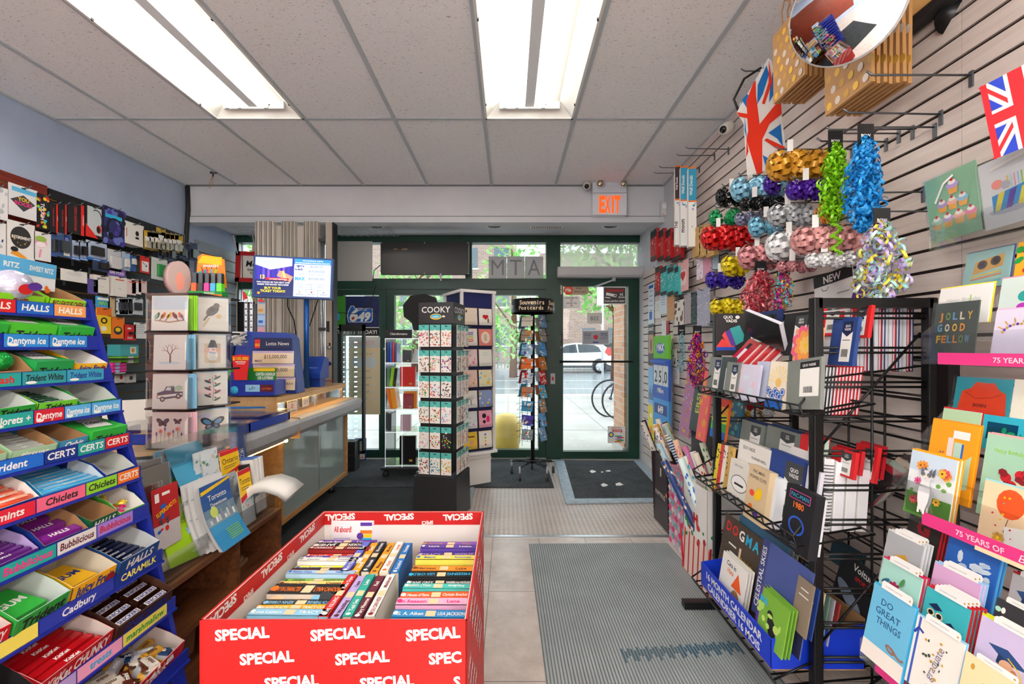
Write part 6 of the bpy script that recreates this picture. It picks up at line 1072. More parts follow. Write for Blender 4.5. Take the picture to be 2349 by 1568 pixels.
WP(255, 286, 728, 776, 'ee7a1a', 'orange card with a round bird emblem', lambda a, w, h: (a.ell(0, -h * .12, w * .32, h * .2, '2a3a2a', n=20), a.ell(0, -h * .08, w * .2, h * .1, 'yellow')), 'pack'); WP(284, 312, 744, 780, 'd81e22', 'bright red memory stick card', lambda a, w, h: (a.rect(-w * .2, h * .2, w * .3, h * .1, 'white'), a.text('32GB', 0, -h * .4, h * .12, 'white', w * .6, .02)), 'memory stick pack', bub=(.08, -.05, .4, .2, 'ink'))
WP(308, 336, 740, 776, 'e2e4e6', 'white card with grey text beside the red card', A_lines(5, 'grey', .7), 'pack')
def shelfbox(px0, px1, py0, py1, c, l, d=.1, X=-2.95, art=None, cat='box'): 
 yc = (onx(px0, py1, X).y + onx(px1, py1, X).y) / 2; w = onx(px1, py1, X).y - onx(px0, py1, X).y; z0 = HC - (py1 - CY) * yc / F; h = (py1 - py0) * yc / F
 a = MB(); a.box((-w / 2, w / 2), (0, d), (0, h), c); a.y = -.0005; art and (setattr(a, 'T', Matrix.Translation((0, 0, h / 2))), art(a, w, h)); a.build('boxed_item', None, l, cat, T=pl((X, yc, z0), LW))
shelfbox(276, 318, 790, 816, '4ab0b8', 'teal box with a window on the black slat wall shelf', art=lambda a, w, h: (a.rect(w * .02, -h * .3, w * .34, h * .6, 'f0e8d8'), a.ell(w * .18, 0, w * .1, h * .2, 'gold')))
for i in range(2): shelfbox(277, 318, 817 + i * 8, 824 + i * 8, '7ac83a', '%s of two flat green boxes under the teal box' % ('upper', 'lower')[i], art=lambda a, w, h: a.rect(-w * .1, -h * .5, w * .3, h, 'white'))
for i in range(3): shelfbox(258, 290, 831 + i * 8, 838 + i * 8, 'f03aa0', '%s flat pink box in the stack beside the blue rack post' % ('top', 'middle', 'bottom')[i], art=lambda a, w, h: a.rect(-w * .3, -h * .4, w * .3, h * .8, 'lblue'))
for i, (p0, p1) in enumerate(((268, 288), (289, 312))): shelfbox(p0, p1, 852 + i * 4, 877, 'eceae4', ('white playing card box with a red spade', 'white card box with a small dark picture')[i], .02, art=lambda a, w, h: a.ell(0, 0, w * .18, h * .22, ('red', 'dgrey')[i]), cat='card box')
a = MB()
for z, y0, y1 in ((HC - (817 - CY) * 3.35 / F - .012, 3.2, 3.6), (HC - (877 - CY) * 3.3 / F - .012, 3.1, 3.7), (HC - (847 - CY) * 3.3 / F - .03, 3.1, 3.5)): a.box((XL + .014, -2.9), (y0, y1), (z - .006, z), mt('2a2a2c'))
a.build('wall_shelf', None, 'narrow black shelves clipped to the dark slat wall', 'shelf')
WP(0, 47, 596, 640, '9ad8c8', 'mint balloon pack with BALLOON lettering above the lime box', A_txt(('BALLOON', .2, .2, 'f0a07a', .9))); WP(50, 108, 606, 650, 'e8e4e6', 'white pack with a blue and pink HAPPY print', lambda a, w, h: (a.ell(0, 0, w * .32, h * .4, '2a9ad8', n=20), a.ell(0, -h * .1, w * .26, h * .25, 'e8486a'), a.text('HAPPY', 0, -h * .1, h * .14, 'white', w * .5, .03)))
# ================= red SPECIAL bin of paperbacks ===========================================
BR = mt('c21412', .5); bx0, bx1, by0, by1, bz = -.648, -.087, .907, 1.515, .70
t = thing('book_bin', pl((0, 0, 0)), 'red cardboard bin printed SPECIAL all over, full of paperbacks', 'bin')
def special(a, w, h0, h1, sh=0, inner=False, flip=False):
 z = h1; r = 0
 while z > h0 + .012:
  x = -w / 2 + .02 + (r * .052 + sh) % .2
  while x < w / 2 + .1:
   s_ = 'SPECIAL'; n = int(max(0, (x + .062 - w / 2)) / .0178 + .99) if x + .062 > w / 2 else 0; m = int(max(0, (-w / 2 - (x - .062))) / .0178 + .99) if x - .062 < -w / 2 else 0
   s2 = s_[m:len(s_) - n if n else None]
   if s2: cx = x + (m - n) * .0178 / 2; a.text(s2, min(max(cx, -w / 2 + .0088 * len(s2)), w / 2 - .0088 * len(s2)), z - .035, .023, 'f2ece8', .0177 * len(s2), .04, rot=.07 + (math.pi if flip else 0))
   x += .2
  z -= .05; r += 1
for nm, T_, w, sh in (('front_wall', pl(((bx0 + bx1) / 2, by0, 0)), bx1 - bx0, .07), ('side_wall', pl((bx1, (by0 + by1) / 2, 0), 90), by1 - by0, .1), ('side_wall', pl((bx0, (by0 + by1) / 2, 0), -90), by1 - by0, .02), ('back_wall', pl(((bx0 + bx1) / 2, by1, 0), 180), bx1 - bx0, .05)):
 a = MB(); a.box((-w / 2, w / 2), (0, .004), (0, bz), BR); a.box((-w / 2 + .005, w / 2 - .005), (.004, .006), (.4, bz - .001), mt('e6e0da')); special(a, w, .02 if nm == 'front_wall' else .4, bz - .004, sh)
 a.T = Matrix.Translation((0, .0062, 0)) @ Matrix.Rotation(math.pi, 4, 'Z'); a.y = -.0005; a.rect(-w / 2 + .005, bz - .045, w - .01, .044, BR)
 x = -w / 2 + .06
 while x < w / 2 - .05: a.text('SPECIAL', x, bz - .008, .021, 'f2ece8', .12, .04, rot=math.pi + .05); x + .15 < w / 2 and a.text('SPECI', x + .1, bz - .032, .012, 'f2ece8', .09, .04, rot=math.pi + .05); x += .205
 if nm == 'back_wall': a.T = Matrix.Identity(4) @ Matrix.Translation((0, .0062, 0)) @ Matrix.Rotation(math.pi, 4, 'Z'); a.rect(-.21, .53, .135, .115, 'e4dfe2')
 a.build(nm, t, T=T_)
a = MB(); a.box((bx0 + .005, bx1 - .005), (by0 + .005, by1 - .005), (.50, .51), 'kraft'); a.build('inner_floor', t)
def A_aboard(a, w, h): a.text('All aboard!', -w * .22, h * .2, h * .15, 'd02030', w * .42, .03); [a.rect(-w * .44, h * (.02 - .12 * i), w * .4, h * .025, 'lilac') for i in range(4)]; [a.rect(w * .2, h * (.36 - i * .1), w * .28, h * .09, c) for i, c in enumerate(('purple', 'f2f0ee', 'orange', 'yellow', 'cyan', 'purple', 'f2f0ee', 'orange'))]; a.ell(w * .2, h * .1, h * .09, h * .09, 'purple')
card('greeting_insert', 'white insert reading All aboard! with rainbow stripes inside the bin', 'insert card', pl((-.545, 1.503, .605), 0, 4), .145, .13, 'ece6ea', A_aboard)
def book(T, L_, th, c, title, fg, label, hgt=.115, cover=None, pic='peach', flip=False, cat='book'):
 t = thing('paperback_book', T, label, cat, None)
 a = MB(); a.box((-L_ / 2, L_ / 2), (0, th), (-.0015, 0), c); a.box((-L_ / 2, L_ / 2), (0, .0012), (-hgt, 0), cover or c); a.box((-L_ / 2, L_ / 2), (th - .0012, th), (-hgt, 0), cover or c)
 if cover: a.y = -.0004; dots(a, .0, .0, [c], 0, .1); a.T = Matrix.Translation((0, 0, -hgt / 2)); dots(a, L_ * .9, hgt * .9, [pic, 'dgrey', 'gold', 'lblue'], 14, .022, len(title)); a.T = Matrix()
 a.T = AXZ; a.y = -.0006; r_ = math.pi if flip else 0
 a.rect(-L_ * .06, th * .12, L_ * .13, th * .7, pic); n = title.split('/'); a.text(n[0], -L_ * .27 * (-1 if flip else 1), th * (.25 if not flip else .7), th * .42, fg, L_ * .36, .02, rot=r_)
 if len(n) > 1: a.text(n[1], L_ * .28 * (-1 if flip else 1), th * (.25 if not flip else .7), th * .42, fg, L_ * .36, .02, rot=r_)
 a.ell(-L_ * .46, th * .5, th * .2, th * .25, fg); a.build('cover', t)
 a = MB(); a.box((-L_ / 2 + .003, L_ / 2 - .001), (.0014, th - .0014), (-hgt + .002, -.002), 'e8dfcc'); a.build('page_block', t)
 return t
LB = [(1.008, 'lblue', 'Love Letters/TRACY B', 'white', 'pale blue'), (1.036, 'f4b01c', 'BROKEN PLACES/TRACY CLARK', 'white', 'deep yellow BROKEN PLACES'), (1.064, '1e2630', "WATCH THEM DIE/KEVIN O'BRIEN", 'lblue', 'black WATCH THEM DIE'), (1.095, 'ink', 'SLAY IN CHARACTER/LYNN CAHOON', 'orange', 'black SLAY IN CHARACTER'), (1.145, 'f2d878', 'Draw and Order/Coates', 'maroon', 'cream yellow Draw and Order'), (1.172, '8ab83a', 'Winnie Archer/BREAD', 'dgreen', 'lime green'), (1.194, 'a8c8e8', 'Sunny Days/Hale', 'blue', 'sky blue'), (1.216, 'ink', 'QUICK DEATH/DUNCAN', 'dred', 'black QUICK DEATH'), (1.241, 'f6e02a', 'Sweet Revenge/Lee', 'blue', 'bright yellow'), (1.265, 'ecebea', 'Lauren/Sweetwater', 'grey', 'white Lauren'), (1.290, '5a2f9c', 'Kate Dyer-Seeley/VIOLET', 'white', 'purple VIOLET'), (1.313, 'd8221e', 'Lee Hollis/SPRING', 'white', 'bright red'), (1.337, '8a1c1c', 'CRIMSON/DANGER', 'white', 'dark red'), (1.362, 'ink', 'UNBROKEN/JAMES', 'white', 'thick black'), (1.402, '6a3fa8', 'Purple Rain/Lacey', 'white', 'violet')]
for i, (y, c, ti, fg, ds) in enumerate(LB): book(pl((-.517 - .012 * i / 14, y, .648 - .006 * (i % 3)), (i * 5 % 3) - 1, 0), .188, (LB[i + 1][0] - y - .002) if i < 14 else .03, c, ti, fg, '%s paperback, %s from the front, left row' % (ds, ORD[i]), cover=('d8c8b8' if i in (3, 4) else None), flip=i in (2, 5, 10, 13))
RB_ = [(1.005, '2a8ac8', 'G. A. Aiken/LISA JACKSON', 'white', 'blue'), (1.045, 'f0b0d0', 'In Season/Lane', 'hot', 'pale pink'), (1.083, 'ee5a1a', '15 Minutes of Flame/Christin Brecher', 'white', 'orange 15 Minutes of Flame'), (1.115, '4ac0b8', 'Nadine/MOLLY HARPER', 'white', 'turquoise'), (1.142, '1c1e22', 'ZANE GREY/WANDERER of the WASTELAND', 'white', 'black ZANE GREY'), (1.17, 'ink', 'MISSING/LISA CHILDS', 'cyan', 'black LISA CHILDS'), (1.215, 'f0901c', 'Harvest/Lake', 'brown', 'orange one with its cover showing'), (1.27, 'f2e05a', 'Beach/Summer', 'blue', 'yellow and white'), (1.298, '4a2a8a', 'TRACY/WOLFF', 'lilac', 'thick deep purple'), (1.34, '5a3f9f', 'Laura/Levine', 'white', 'violet'), (1.368, '8a5ab8', 'Dough/Die', 'gold', 'lilac')]
for i, (y, c, ti, fg, ds) in enumerate(RB_): book(pl((-.185, y, .645 + .006 * (i % 2)), (i * 4 % 3) - 1, 0), .178, min(.03, (RB_[i + 1][0] - y - .002) if i < 10 else .03), c, ti, fg, '%s paperback, %s from the front, right row' % (ds, ORD[i]), cover=('5a4030' if i == 6 else None), flip=i in (5, 3))
for g, (y0, xs_, cs) in enumerate(((1.098, (-.405, -.379, -.353, -.329, -.299), (('d42020', 'THE KILLING/Kate Dyer', 'white', 'red'), ('b8a8e0', 'Wedding/Lace', 'maroon', 'lilac'), ('2aa898', 'Teal Sea/Lane', 'white', 'teal'), ('6a1c34', 'Mary Monroe/Red', 'white', 'maroon'), ('ecece8', 'YOU CAN HIDE/Meldrum', 'dred', 'thick white YOU CAN HIDE'))), (1.30, (-.433, -.405, -.379, -.351, -.324, -.296), (('6a70d0', 'Fern Michaels/Sky', 'white', 'periwinkle'), ('f4a81c', 'Hardy/Gold', 'white', 'amber'), ('2a2c36', 'Hannah/Morrissey', 'white', 'black and white'), ('f0a020', 'Mango/Murder', 'brown', 'golden'), ('eaeaea', 'Hush/Laurie', 'orange', 'white'), ('1c72c0', 'Rosalind/Noonan', 'white', 'tall blue'))))):
 for i, (x, (c, ti, fg, ds)) in enumerate(zip(xs_, cs)): book(pl((x - .012, y0, .648 - .004 * (i % 2)), 90 + (i % 3) - 1), .185, .0245, c, ti, fg, '%s paperback turned lengthwise, %s in the %s middle stack' % (ds, ORD[i], ('front', 'rear')[g]))
# ================= free-standing displays ====================================================
TE = mt('5ac0b8', .4)
t = thing('sticker_spinner', pl((-.505, 3.3, 0), -12), 'tall black square spinner headed COOKY hung with teal topped sticker packs', 'display stand')
a = MB(); a.box((-.17, .17), (-.16, .17), (0, .33), mt('2a2a2c', .4), .006, .006); a.build('plinth', t)
a = MB(); a.box((-.15, .15), (-.15, .15), (.33, .36), mt('3a3c40', .3)); a.box((-.125, .125), (-.125, .125), (.36, 1.45), mt('161618', .4)); a.build('column', t)
a = MB(); a.box((-.135, .135), (-.135, .135), (1.45, 1.605), mt('242426', .35))
for r_ in (0, 90): a.T = Matrix.Rotation(rad(r_), 4, 'Z') @ Matrix.Translation((0, -.1355, 1.5)); a.y = 0; a.text('COOKY', 0, .03, .045, 'f0f0ee', .25, .01); a.ell(0, 0, .045, .022, 'yellow'); a.ell(0, .002, .04, .015, 'cyan'); a.text('maildor', 0, -.005, .012, 'white', .05, .02); a.rect(.05, -.005, .02, .012, 'white')
a.build('header', t)
TSP = pl((-.505, 3.3, 0), -12); STK = [['red', 'brown', 'pink'], ['brown', 'orange', 'red', 'ink'], ['orange', 'red', 'pink', 'gold'], ['brown', 'kraft'], ['pink', 'green', 'orange'], ['ink', 'purple', 'hot'], ['green', 'gold', 'hot'], ['cyan', 'hot', 'orange'], ['ink', 'maroon'], ['red', 'green'], ['orange', 'green', 'red'], ['lblue', 'pink'], ['peach', 'pink', 'lblue'], ['red', 'orange', 'green'], ['ink', 'lime', 'hot', 'cyan', 'yellow'], ['maroon', 'dgrey', 'red'], ['cyan', 'green', 'blue'], ['yellow', 'orange', 'lime']]
for r in range(6):
 for f in range(2):
  for c in range(3):
   k = r * 3 + c; M_ = TSP @ Matrix.Rotation(rad(90 * f), 4, 'Z') @ Matrix.Translation((-.086 + .086 * c, -.155 - .004 * f * (c + 1), 1.36 - r * .186))
   card('sticker_pack', 'teal-topped sticker pack, %s row, %s column on the %s of the spinner' % (ORD[r], ('left', 'middle', 'right')[c], ('front', 'side')[f]), 'sticker pack', M_, .078, .16, ('1c1c20' if k == 14 and not f else 'f4f0ea'), lambda a, w, h: (a.rect(-w / 2, h * .24, w, h * .26, TE), a.rect(-w * .1, h * .4, w * .2, h * .04, 'black'), a.ell(0, h * .24, w * .1, w * .08, 'f4f0ea'), setattr(a, 'T', Matrix.Translation((0, 0, -h * .13))), dots(a, w, h * .66, STK[(k + f * 5) % 18], 32, w * .066, k + f)))
   hookb('spinner_peg', M_ @ Matrix.Translation((0, .02, .068)), .035, 'short black peg, %s row, %s column on the %s of the sticker spinner' % (ORD[r], ('left', 'middle', 'right')[c], ('front', 'side')[f]), 'pegs of the sticker spinner', .002, False)
t = thing('card_tower', pl((-.365, 4.13, 0), 30), 'white square card tower with navy panels behind the sticker spinner', 'display stand')
a = MB(); a.box((-.19, .17), (-.2, .24), (1.775, 1.80), 'f2f0ee'); a.build('top_panel', t); a = MB(); a.box((-.18, .18), (-.21, .23), (.3, .325), 'f2f0ee'); a.build('shelf_panel', t)
a = MB(); [a.box((x, x + .025), (y, y + .025), (.32, 1.775), 'e6e4e4') for x, y in ((-.185, -.195), (.14, -.195), (-.185, .2))]; a.build('corner_post', t)
a = MB(); a.box((-.165, .15), (-.17, .2), (.325, 1.775), mt('14205c', .5)); a.build('core_panel', t)
a = MB(); a.box((-.14, .14), (-.15, .15), (0.012, .29), 'efece8'); a.box((-.145, .145), (-.155, .155), (.24, .25), 'dcd8d4'); a.build('base', t)
TT = pl((-.365, 4.13, 0), 30); CT_ = [('f0e2d0', A_dots(['brown'], 1, .1)), ('f2eee8', lambda a, w, h: (A_heart(a, w, h * .8), a.ell(w * .2, -h * .2, w * .06, h * .15, 'brown'))), ('f2ede4', lambda a, w, h: [a.line([(-w * .2, h * (.25 - i * .1)), (w * .2, h * (.3 - i * .1))], h * .05, c) for i, c in enumerate(('purple', 'blue', 'lime', 'yellow', 'orange', 'red'))]), ('f08a80', lambda a, w, h: (a.ell(0, 0, w * .36, h * .36, 'f6e6d8'), a.rect(-w * .1, -h * .2, w * .2, h * .4, 'd8b890'))), ('f4dcd8', A_dots(['pink'], 8, .1)), ('f0efe6', A_lines(2, 'mint')), ('f2d0c4', A_dots(['gold'], 6, .06)), ('f2ecc8', A_dots(['lblue', 'yellow'], 5, .1)), ('f2f0ea', A_tree), ('8aa0d0', A_dots(['white', 'yellow'], 8, .08)), ('e8eef0', A_dots(['mint', 'pink'], 8, .06)), ('f2a8c0', lambda a, w, h: (a.ell(-w * .1, h * .2, w * .16, h * .14, 'black'), a.ell(-w * .1, -h * .15, w * .12, h * .1, 'black'), a.ell(w * .2, 0, w * .14, h * .2, 'hot'))), ('f2c83a', lambda a, w, h: (a.ell(w * .05, -h * .1, w * .15, h * .16, 'skin'), a.rect(-w * .3, h * .2, w * .6, h * .08, 'brown'))), ('f2eee0', lambda a, w, h: [a.ell(0, h * (.3 - i * .2), w * .07, h * .06, c) for i, c in enumerate(('blue', 'lime', 'yellow', 'red'))])]
DSN = ['small brown nut', 'red heart and deer', 'rainbow squiggle', 'coral frame', 'pink balloons', 'thin green lines', 'gold script on pink', 'yellow posy', 'small grey tree', 'starry blue night', 'mint garland', 'pink dress and black hats', 'yellow portrait', 'coloured bead column']
for r in range(7):
 a = MB(); z = 1.49 - r * .188; a.box((-.16, .14), (-.2, -.17), (z - .015, z - .01), 'black'); a.box((-.16, .14), (-.2, -.198), (z - .012, z + .02), CLEAR); a.box((-.2, -.165), (-.17, .2), (z - .015, z - .01), 'black'); a.build('card_ledge', t)
 for c in range(2):
  b_, fn = CT_[r * 2 + c]; card('tower_card', 'card with %s, %s row of the white tower' % (DSN[r * 2 + c], ORD[r]), 'card', TT @ Matrix.Translation((-.085 + .15 * c, -.188, z + .065)) @ Matrix.Rotation(rad(-5), 4, 'X'), .13, .155, b_, fn, ('kraft' if c else 'e8c8a0'))
 card('tower_card', 'pale card on the left side of the white tower, %s row' % ORD[r], 'card', TT @ Matrix.Rotation(rad(-90), 4, 'Z') @ Matrix.Translation((-.09, -.188, z + .065)) @ Matrix.Rotation(rad(-5), 4, 'X'), .13, .155, ('f2d8c8', 'e8d8e0', 'f0e8d0')[r % 3], A_dots(['gold', 'pink'], 5, .07, r), 'peach')
t = thing('postcard_spinner', pl((.238, 4.3, 0)), 'black wire postcard spinner with a round Souvenirs header by the door', 'postcard rack')
a = MB(); a.lathe([(.213, 1.615), (.213, 1.745), (.208, 1.745), (.208, 1.615)], mt('1e1a1a', .35), 32)
for tx, a0, zz, hh in (('Souvenirs', -.62, 1.685, .042), ('Postcards', -.66, 1.635, .038), ('Souvenirs', .8, 1.685, .042), ('Postcards', .75, 1.635, .038)):
 for i, ch in enumerate(tx): q = a0 + i * .132 - math.pi / 2; a.T = Matrix.Translation((.2135 * math.cos(q), .2135 * math.sin(q), zz)) @ Matrix.Rotation(q + math.pi / 2, 4, 'Z'); a.y = 0; a.text(ch, 0, 0, hh, 'f0dcb8', None, .02)
a.build('round_header', t)
a = MB(); a.tube([(0, 0, .13), (0, 0, 1.62)], .02, 'black', 12); a.build('pole', t)
a = MB(); a.tube([(.08 * math.cos(i * .393), .08 * math.sin(i * .393), .17) for i in range(17)], .004, 'dgrey', 5)
for i in range(5): q = i * 1.2566 + .3; [a.tube([(0, .0, z), (.22 * math.cos(q + s), .22 * math.sin(q + s), .13)], .006, 'black', 6) for z, s in ((.17, .05), (.14, -.05))]
a.build('base_frame', t)
for i in range(5):
 q = i * 1.2566 + .3; a = MB(); x, y = .22 * math.cos(q), .22 * math.sin(q); a.tube([(x, y, .14), (x, y, .07)], .01, 'silver', 6); a.tube([(x - .012, y, .045), (x + .012, y, .045)], .036, 'dgrey', 14); a.tube([(x - .013, y, .045), (x + .013, y, .045)], .015, 'kraft', 10); a.build('caster', t)
PC = ['d8d0c0', 'b8844a', '9ac0d8', 'f06a1e', 'c8d4e0', 'd07a4a', '3a9ac8', '4a3aa8', '8a9a98', '6a8ab0', '8a8a88', '4a90c8', 'c87a2a', 'd02a2a', '5ab4d8', 'b08a6a', '5aa8e0', '7aa8d0']; PN = ['blank cream', 'brown market', 'pale coastal', 'orange autumn', 'light blue', 'sunset city', 'turquoise lake', 'violet skyline', 'grey rock', 'misty falls', 'grey street', 'bright blue sky', 'brown bear', 'red coated rider', 'cyan harbour', 'tan wolf', 'blue lake', 'soft blue']
for f, az in enumerate((-28, 48, 140, 230)):
 a = MB(); a.T = Matrix.Rotation(rad(az), 4, 'Z')
 for x in (-.062, .062): a.tube([(x, -.115, .32), (x, -.115, 1.58)], .002, 'black', 4)
 for r in range(9):
  z = 1.50 - r * .137
  for x0, x1 in ((-.062, .062),): a.tube([(x0, -.115, z), (x0, -.15, z - .03), (x1, -.15, z - .03), (x1, -.115, z)], .0018, 'black', 4); a.tube([(x0, -.115, z + .04), (x0, -.165, z + .03), (x1, -.165, z + .03), (x1, -.115, z + .04)], .0018, 'black', 4)
 a.build('wire_pockets', t)
 for r in range(9 if f < 2 else 6):
  k = (r + f * 9) % 18; z = 1.50 - r * .137; M_ = pl((.238, 4.3, 0), az) @ Matrix.Translation((.0, -.128, z + .03)) @ Matrix.Rotation(rad(-14), 4, 'X') @ Matrix.Rotation(rad((r * 7 % 5) - 2), 4, 'Y')
  card('postcard', '%s postcard, %s row of the %s face of the souvenir spinner' % (PN[k] if f < 2 else 'scenic', ORD[r], ('left', 'right', 'rear right', 'rear left')[f]), 'postcard', M_, .12 if f % 2 == 0 else .1, .1 if f % 2 == 0 else .135, PC[k], lambda a, w, h: (dots(a, w, h, [PC[(k + 5) % 18], PC[(k + 9) % 18], 'white'], 9, w * .16, k, el=.6)) if k else None)
t = thing('notebook_tower', pl((-1.05, 4.42, 0)), 'clear acrylic notebook tower on a black wheeled base left of the sticker spinner', 'display stand')
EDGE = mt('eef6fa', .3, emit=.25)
a = MB(); a.box((-.2, .2), (-.2, .2), (.08, .1), 'ink'); a.build('wheeled_base', t)
for x, y in ((-.16, -.16), (.16, -.16), (0, .16)): a = MB(); a.lathe([(.025, 0), (.03, .03), (.02, .08)], 'ink', 10, (x, y)); a.build('wheel', t)
LV = [.11, .44, .66, .88, 1.12, 1.36]
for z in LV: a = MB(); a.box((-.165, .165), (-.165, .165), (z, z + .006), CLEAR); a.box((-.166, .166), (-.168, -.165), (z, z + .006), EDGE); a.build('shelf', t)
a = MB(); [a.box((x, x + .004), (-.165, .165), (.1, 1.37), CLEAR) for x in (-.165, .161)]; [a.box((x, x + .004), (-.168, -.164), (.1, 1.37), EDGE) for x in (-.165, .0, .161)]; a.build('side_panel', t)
a = MB(); a.box((-.165, .1), (-.17, -.165), (1.366, 1.45), 'ink'); a.y = -.171; a.text('Clairefontaine', -.03, 1.40, .022, 'white', .2, .02); a.build('name_plate', t)
NB = [(-.14, .88, .18, 'dblue', 'row of dark blue notebook'), (-.115, 1.13, .19, 'dblue', 'dark blue notebook'), (-.085, 1.13, .19, 'blue', 'blue notebook'), (-.055, 1.13, .19, 'red', 'red spined notebook')]
for x, z, h, c, l, w, rl in ((-.14, 1.127, .2, 'dblue', 'dark blue notebook on the top shelf', .02, 0), (-.115, 1.127, .2, 'blue', 'mid blue notebook on the top shelf', .02, 0), (-.09, 1.127, .2, 'red', 'red notebook on the top shelf', .02, 0), (-.065, 1.127, .19, 'dblue', 'navy notebook right of the red one on the top shelf', .015, 0), (.04, 1.127, .12, 'dgrey', 'grey notebook with a yellow label on the top shelf', .09, 4), (.12, 1.127, .13, 'lgrey', 'pale leaning notebook on the top shelf', .03, 14), (-.14, .887, .18, '5a8a6a', 'sage notebook on the second shelf', .03, 0), (-.105, .887, .19, '8ad02a', 'lime notebook on the second shelf', .03, 6), (-.07, .887, .18, 'ink', 'black notebook on the second shelf', .025, 6), (.05, .887, .195, 'd8261e', 'large red notebook on the second shelf', .15, 0), (-.13, .667, .2, 'orange', 'orange notebook leaning on the third shelf', .03, -12), (-.09, .667, .2, 'f2a01c', 'amber notebook leaning on the third shelf', .05, -8), (.07, .667, .17, 'f2901c', 'orange notebook behind the maroon one', .13, 0), (.055, .667, .15, '9a1c34', 'maroon notebook on the third shelf', .1, 0), (-.13, .447, .17, 'dgrey', 'grey notebook on the fourth shelf', .04, 0), (.03, .447, .16, 'c8a8b8', 'stack of pink edged notebooks on the fourth shelf', .1, 0), (.05, .117, .28, '1c1c1e', 'tall black notebook on the bottom shelf', .16, 0)):
 y = 4.42 - .14 + (.03 if 'behind' in l else 0) ; card('notebook', l + ' of the clear tower', 'notebook', pl((-1.05 + x, y, z + h / 2 + .004), 0, 2, rl), w, h, shiny(c), (lambda a, w, h: (a.rect(w * .1, -h * .4, w * .2, h * .08, 'gold'))) if w > .07 else None, th=.05 if w > .07 else .15)
a = MB(); pts = [(0, .0), (.1, 0), (.12, .1), (.2, .14), (.24, .24), (.2, .34), (.08, .38), (-.06, .36), (-.14, .26), (-.13, .14), (-.05, .08), (-.03, 0)]
a.prism(pts, 0, .012, mt('141416', .7)); a.y = -.001; a.rect(.09, .16, .06, .06, 'dfdfe0'); a.build('speech_bubble_board', None, 'black rounded board standing above the notebook tower', 'board', T=pl(at(955, 757, 4.5)))
# ================= right wall: mirror, hooks, flag, bows =====================================
t = thing('convex_mirror', Matrix.Translation(at(1942, 20, 1.36)) @ Vector((-.78, -.62, -.5)).normalized().to_track_quat('-Y', 'Z').to_matrix().to_4x4(), 'round convex security mirror high on the slat wall, cut by the top edge', 'mirror')
a = MB(); R_ = .45; vs = [(0, -.045, 0)]; nr = 14; fs = []
for i in range(1, nr + 1):
 r = .15 * i / nr; y = -.045 + R_ - math.sqrt(R_ * R_ - r * r)
 for j in range(48): q = j * math.pi / 24; vs.append((r * math.cos(q), y, r * math.sin(q)))
for j in range(48): fs.append((0, 1 + j, 1 + (j + 1) % 48))
for i in range(nr - 1):
 for j in range(48): b = 1 + i * 48; fs.append((b + j, b + 48 + j, b + 48 + (j + 1) % 48, b + (j + 1) % 48))
a.add(vs, fs, mt('eef2f4', .03, 1), True); a.build('mirror_face', t)
a = MB(); a.tube([(.151 * math.cos(q), -.01, .151 * math.sin(q)) for q in [i * math.pi / 24 for i in range(49)]], .005, mt('c8c8ca', .3), 6); a.tube([(0, 0, 0), (0, .03, 0)], .143, 'dgrey', 24); a.tube([(0, .04, 0), (0, .14, .02)], .02, 'dgrey', 8); a.build('rim', t)
HK = 0
def whook(pxw, py, L_=.3, l=''):
 global HK; HK += 1; p = onx(pxw, py, XR - .014); hookb('wall_hook', pl(p, RW + (HK * 7 % 5) - 2), L_, l, None, .0034)
for pxw, py, L_, l in ((2230, 172, .32, 'empty steel peg hook right of the mirror, upper one'), (2160, 262, .33, 'long empty steel hook below the polka dot bags'), (2095, 296, .3, 'empty steel hook carrying the top of the blue curly ribbon'), (2034, 325, .26, 'short steel hook just above the blue curly ribbon'), (2120, 440, .26, 'steel hook reaching out right of the blue curly ribbon'), (1845, 163, .3, 'steel hook from which the large flag hangs'), (1672, 342, .28, 'upper empty hook under the ceiling left of the flag'), (1640, 356, .26, 'lower empty hook under the ceiling left of the flag'), (1605, 385, .3, 'upper empty hook above the decal tubes'), (1592, 396, .3, 'lower empty hook above the decal tubes'), (1990, 500, .2, 'steel hook tip poking out below the silver bows'), (1700, 745, .2, 'thin steel hook over the glitter bags')): whook(pxw, py, L_, l)
# gold spotted paper bags
def A_spots(a, w, h):
 for i in range(5):
  for j in range(6): a.ell(w * (-.4 + .2 * i + .1 * (j % 2)), h * (-.42 + .16 * j), w * .06, w * .07, ('e8b83a', 'd8ccc0', 'c89a3a')[(i + j) % 3], n=10)
for g, (x, y, z, w, h, n) in enumerate(((1.16, 1.80, 2.49, .2, .3, 7), (1.20, 1.54, 2.31, .21, .32, 7))):
 for i in range(n):
  t = thing('paper_gift_bag', pl((x + .021 * i, y, z), RW, 0, (i * 3 % 5 - 2) * .6), 'brown gold-spotted gift bag, %s from the front of the %s stack' % (ORD[i], ('upper left', 'lower right')[g]), 'gift bag', 'gold spotted gift bags under the mirror')
  a = MB(); a.box((-w / 2, w / 2), (0, .012), (-h / 2, h / 2), mt('b98a54', .6)); A_spots(a, w, h); a.build('bag_body', t)
  a = MB(); a.tube([(-w * .15, 0, h / 2), (-w * .14, -.005, h / 2 + .05), (0, -.01, h / 2 + .08), (w * .14, -.005, h / 2 + .05), (w * .15, 0, h / 2)], .003, 'kraft', 5); a.build('cord_handle', t)
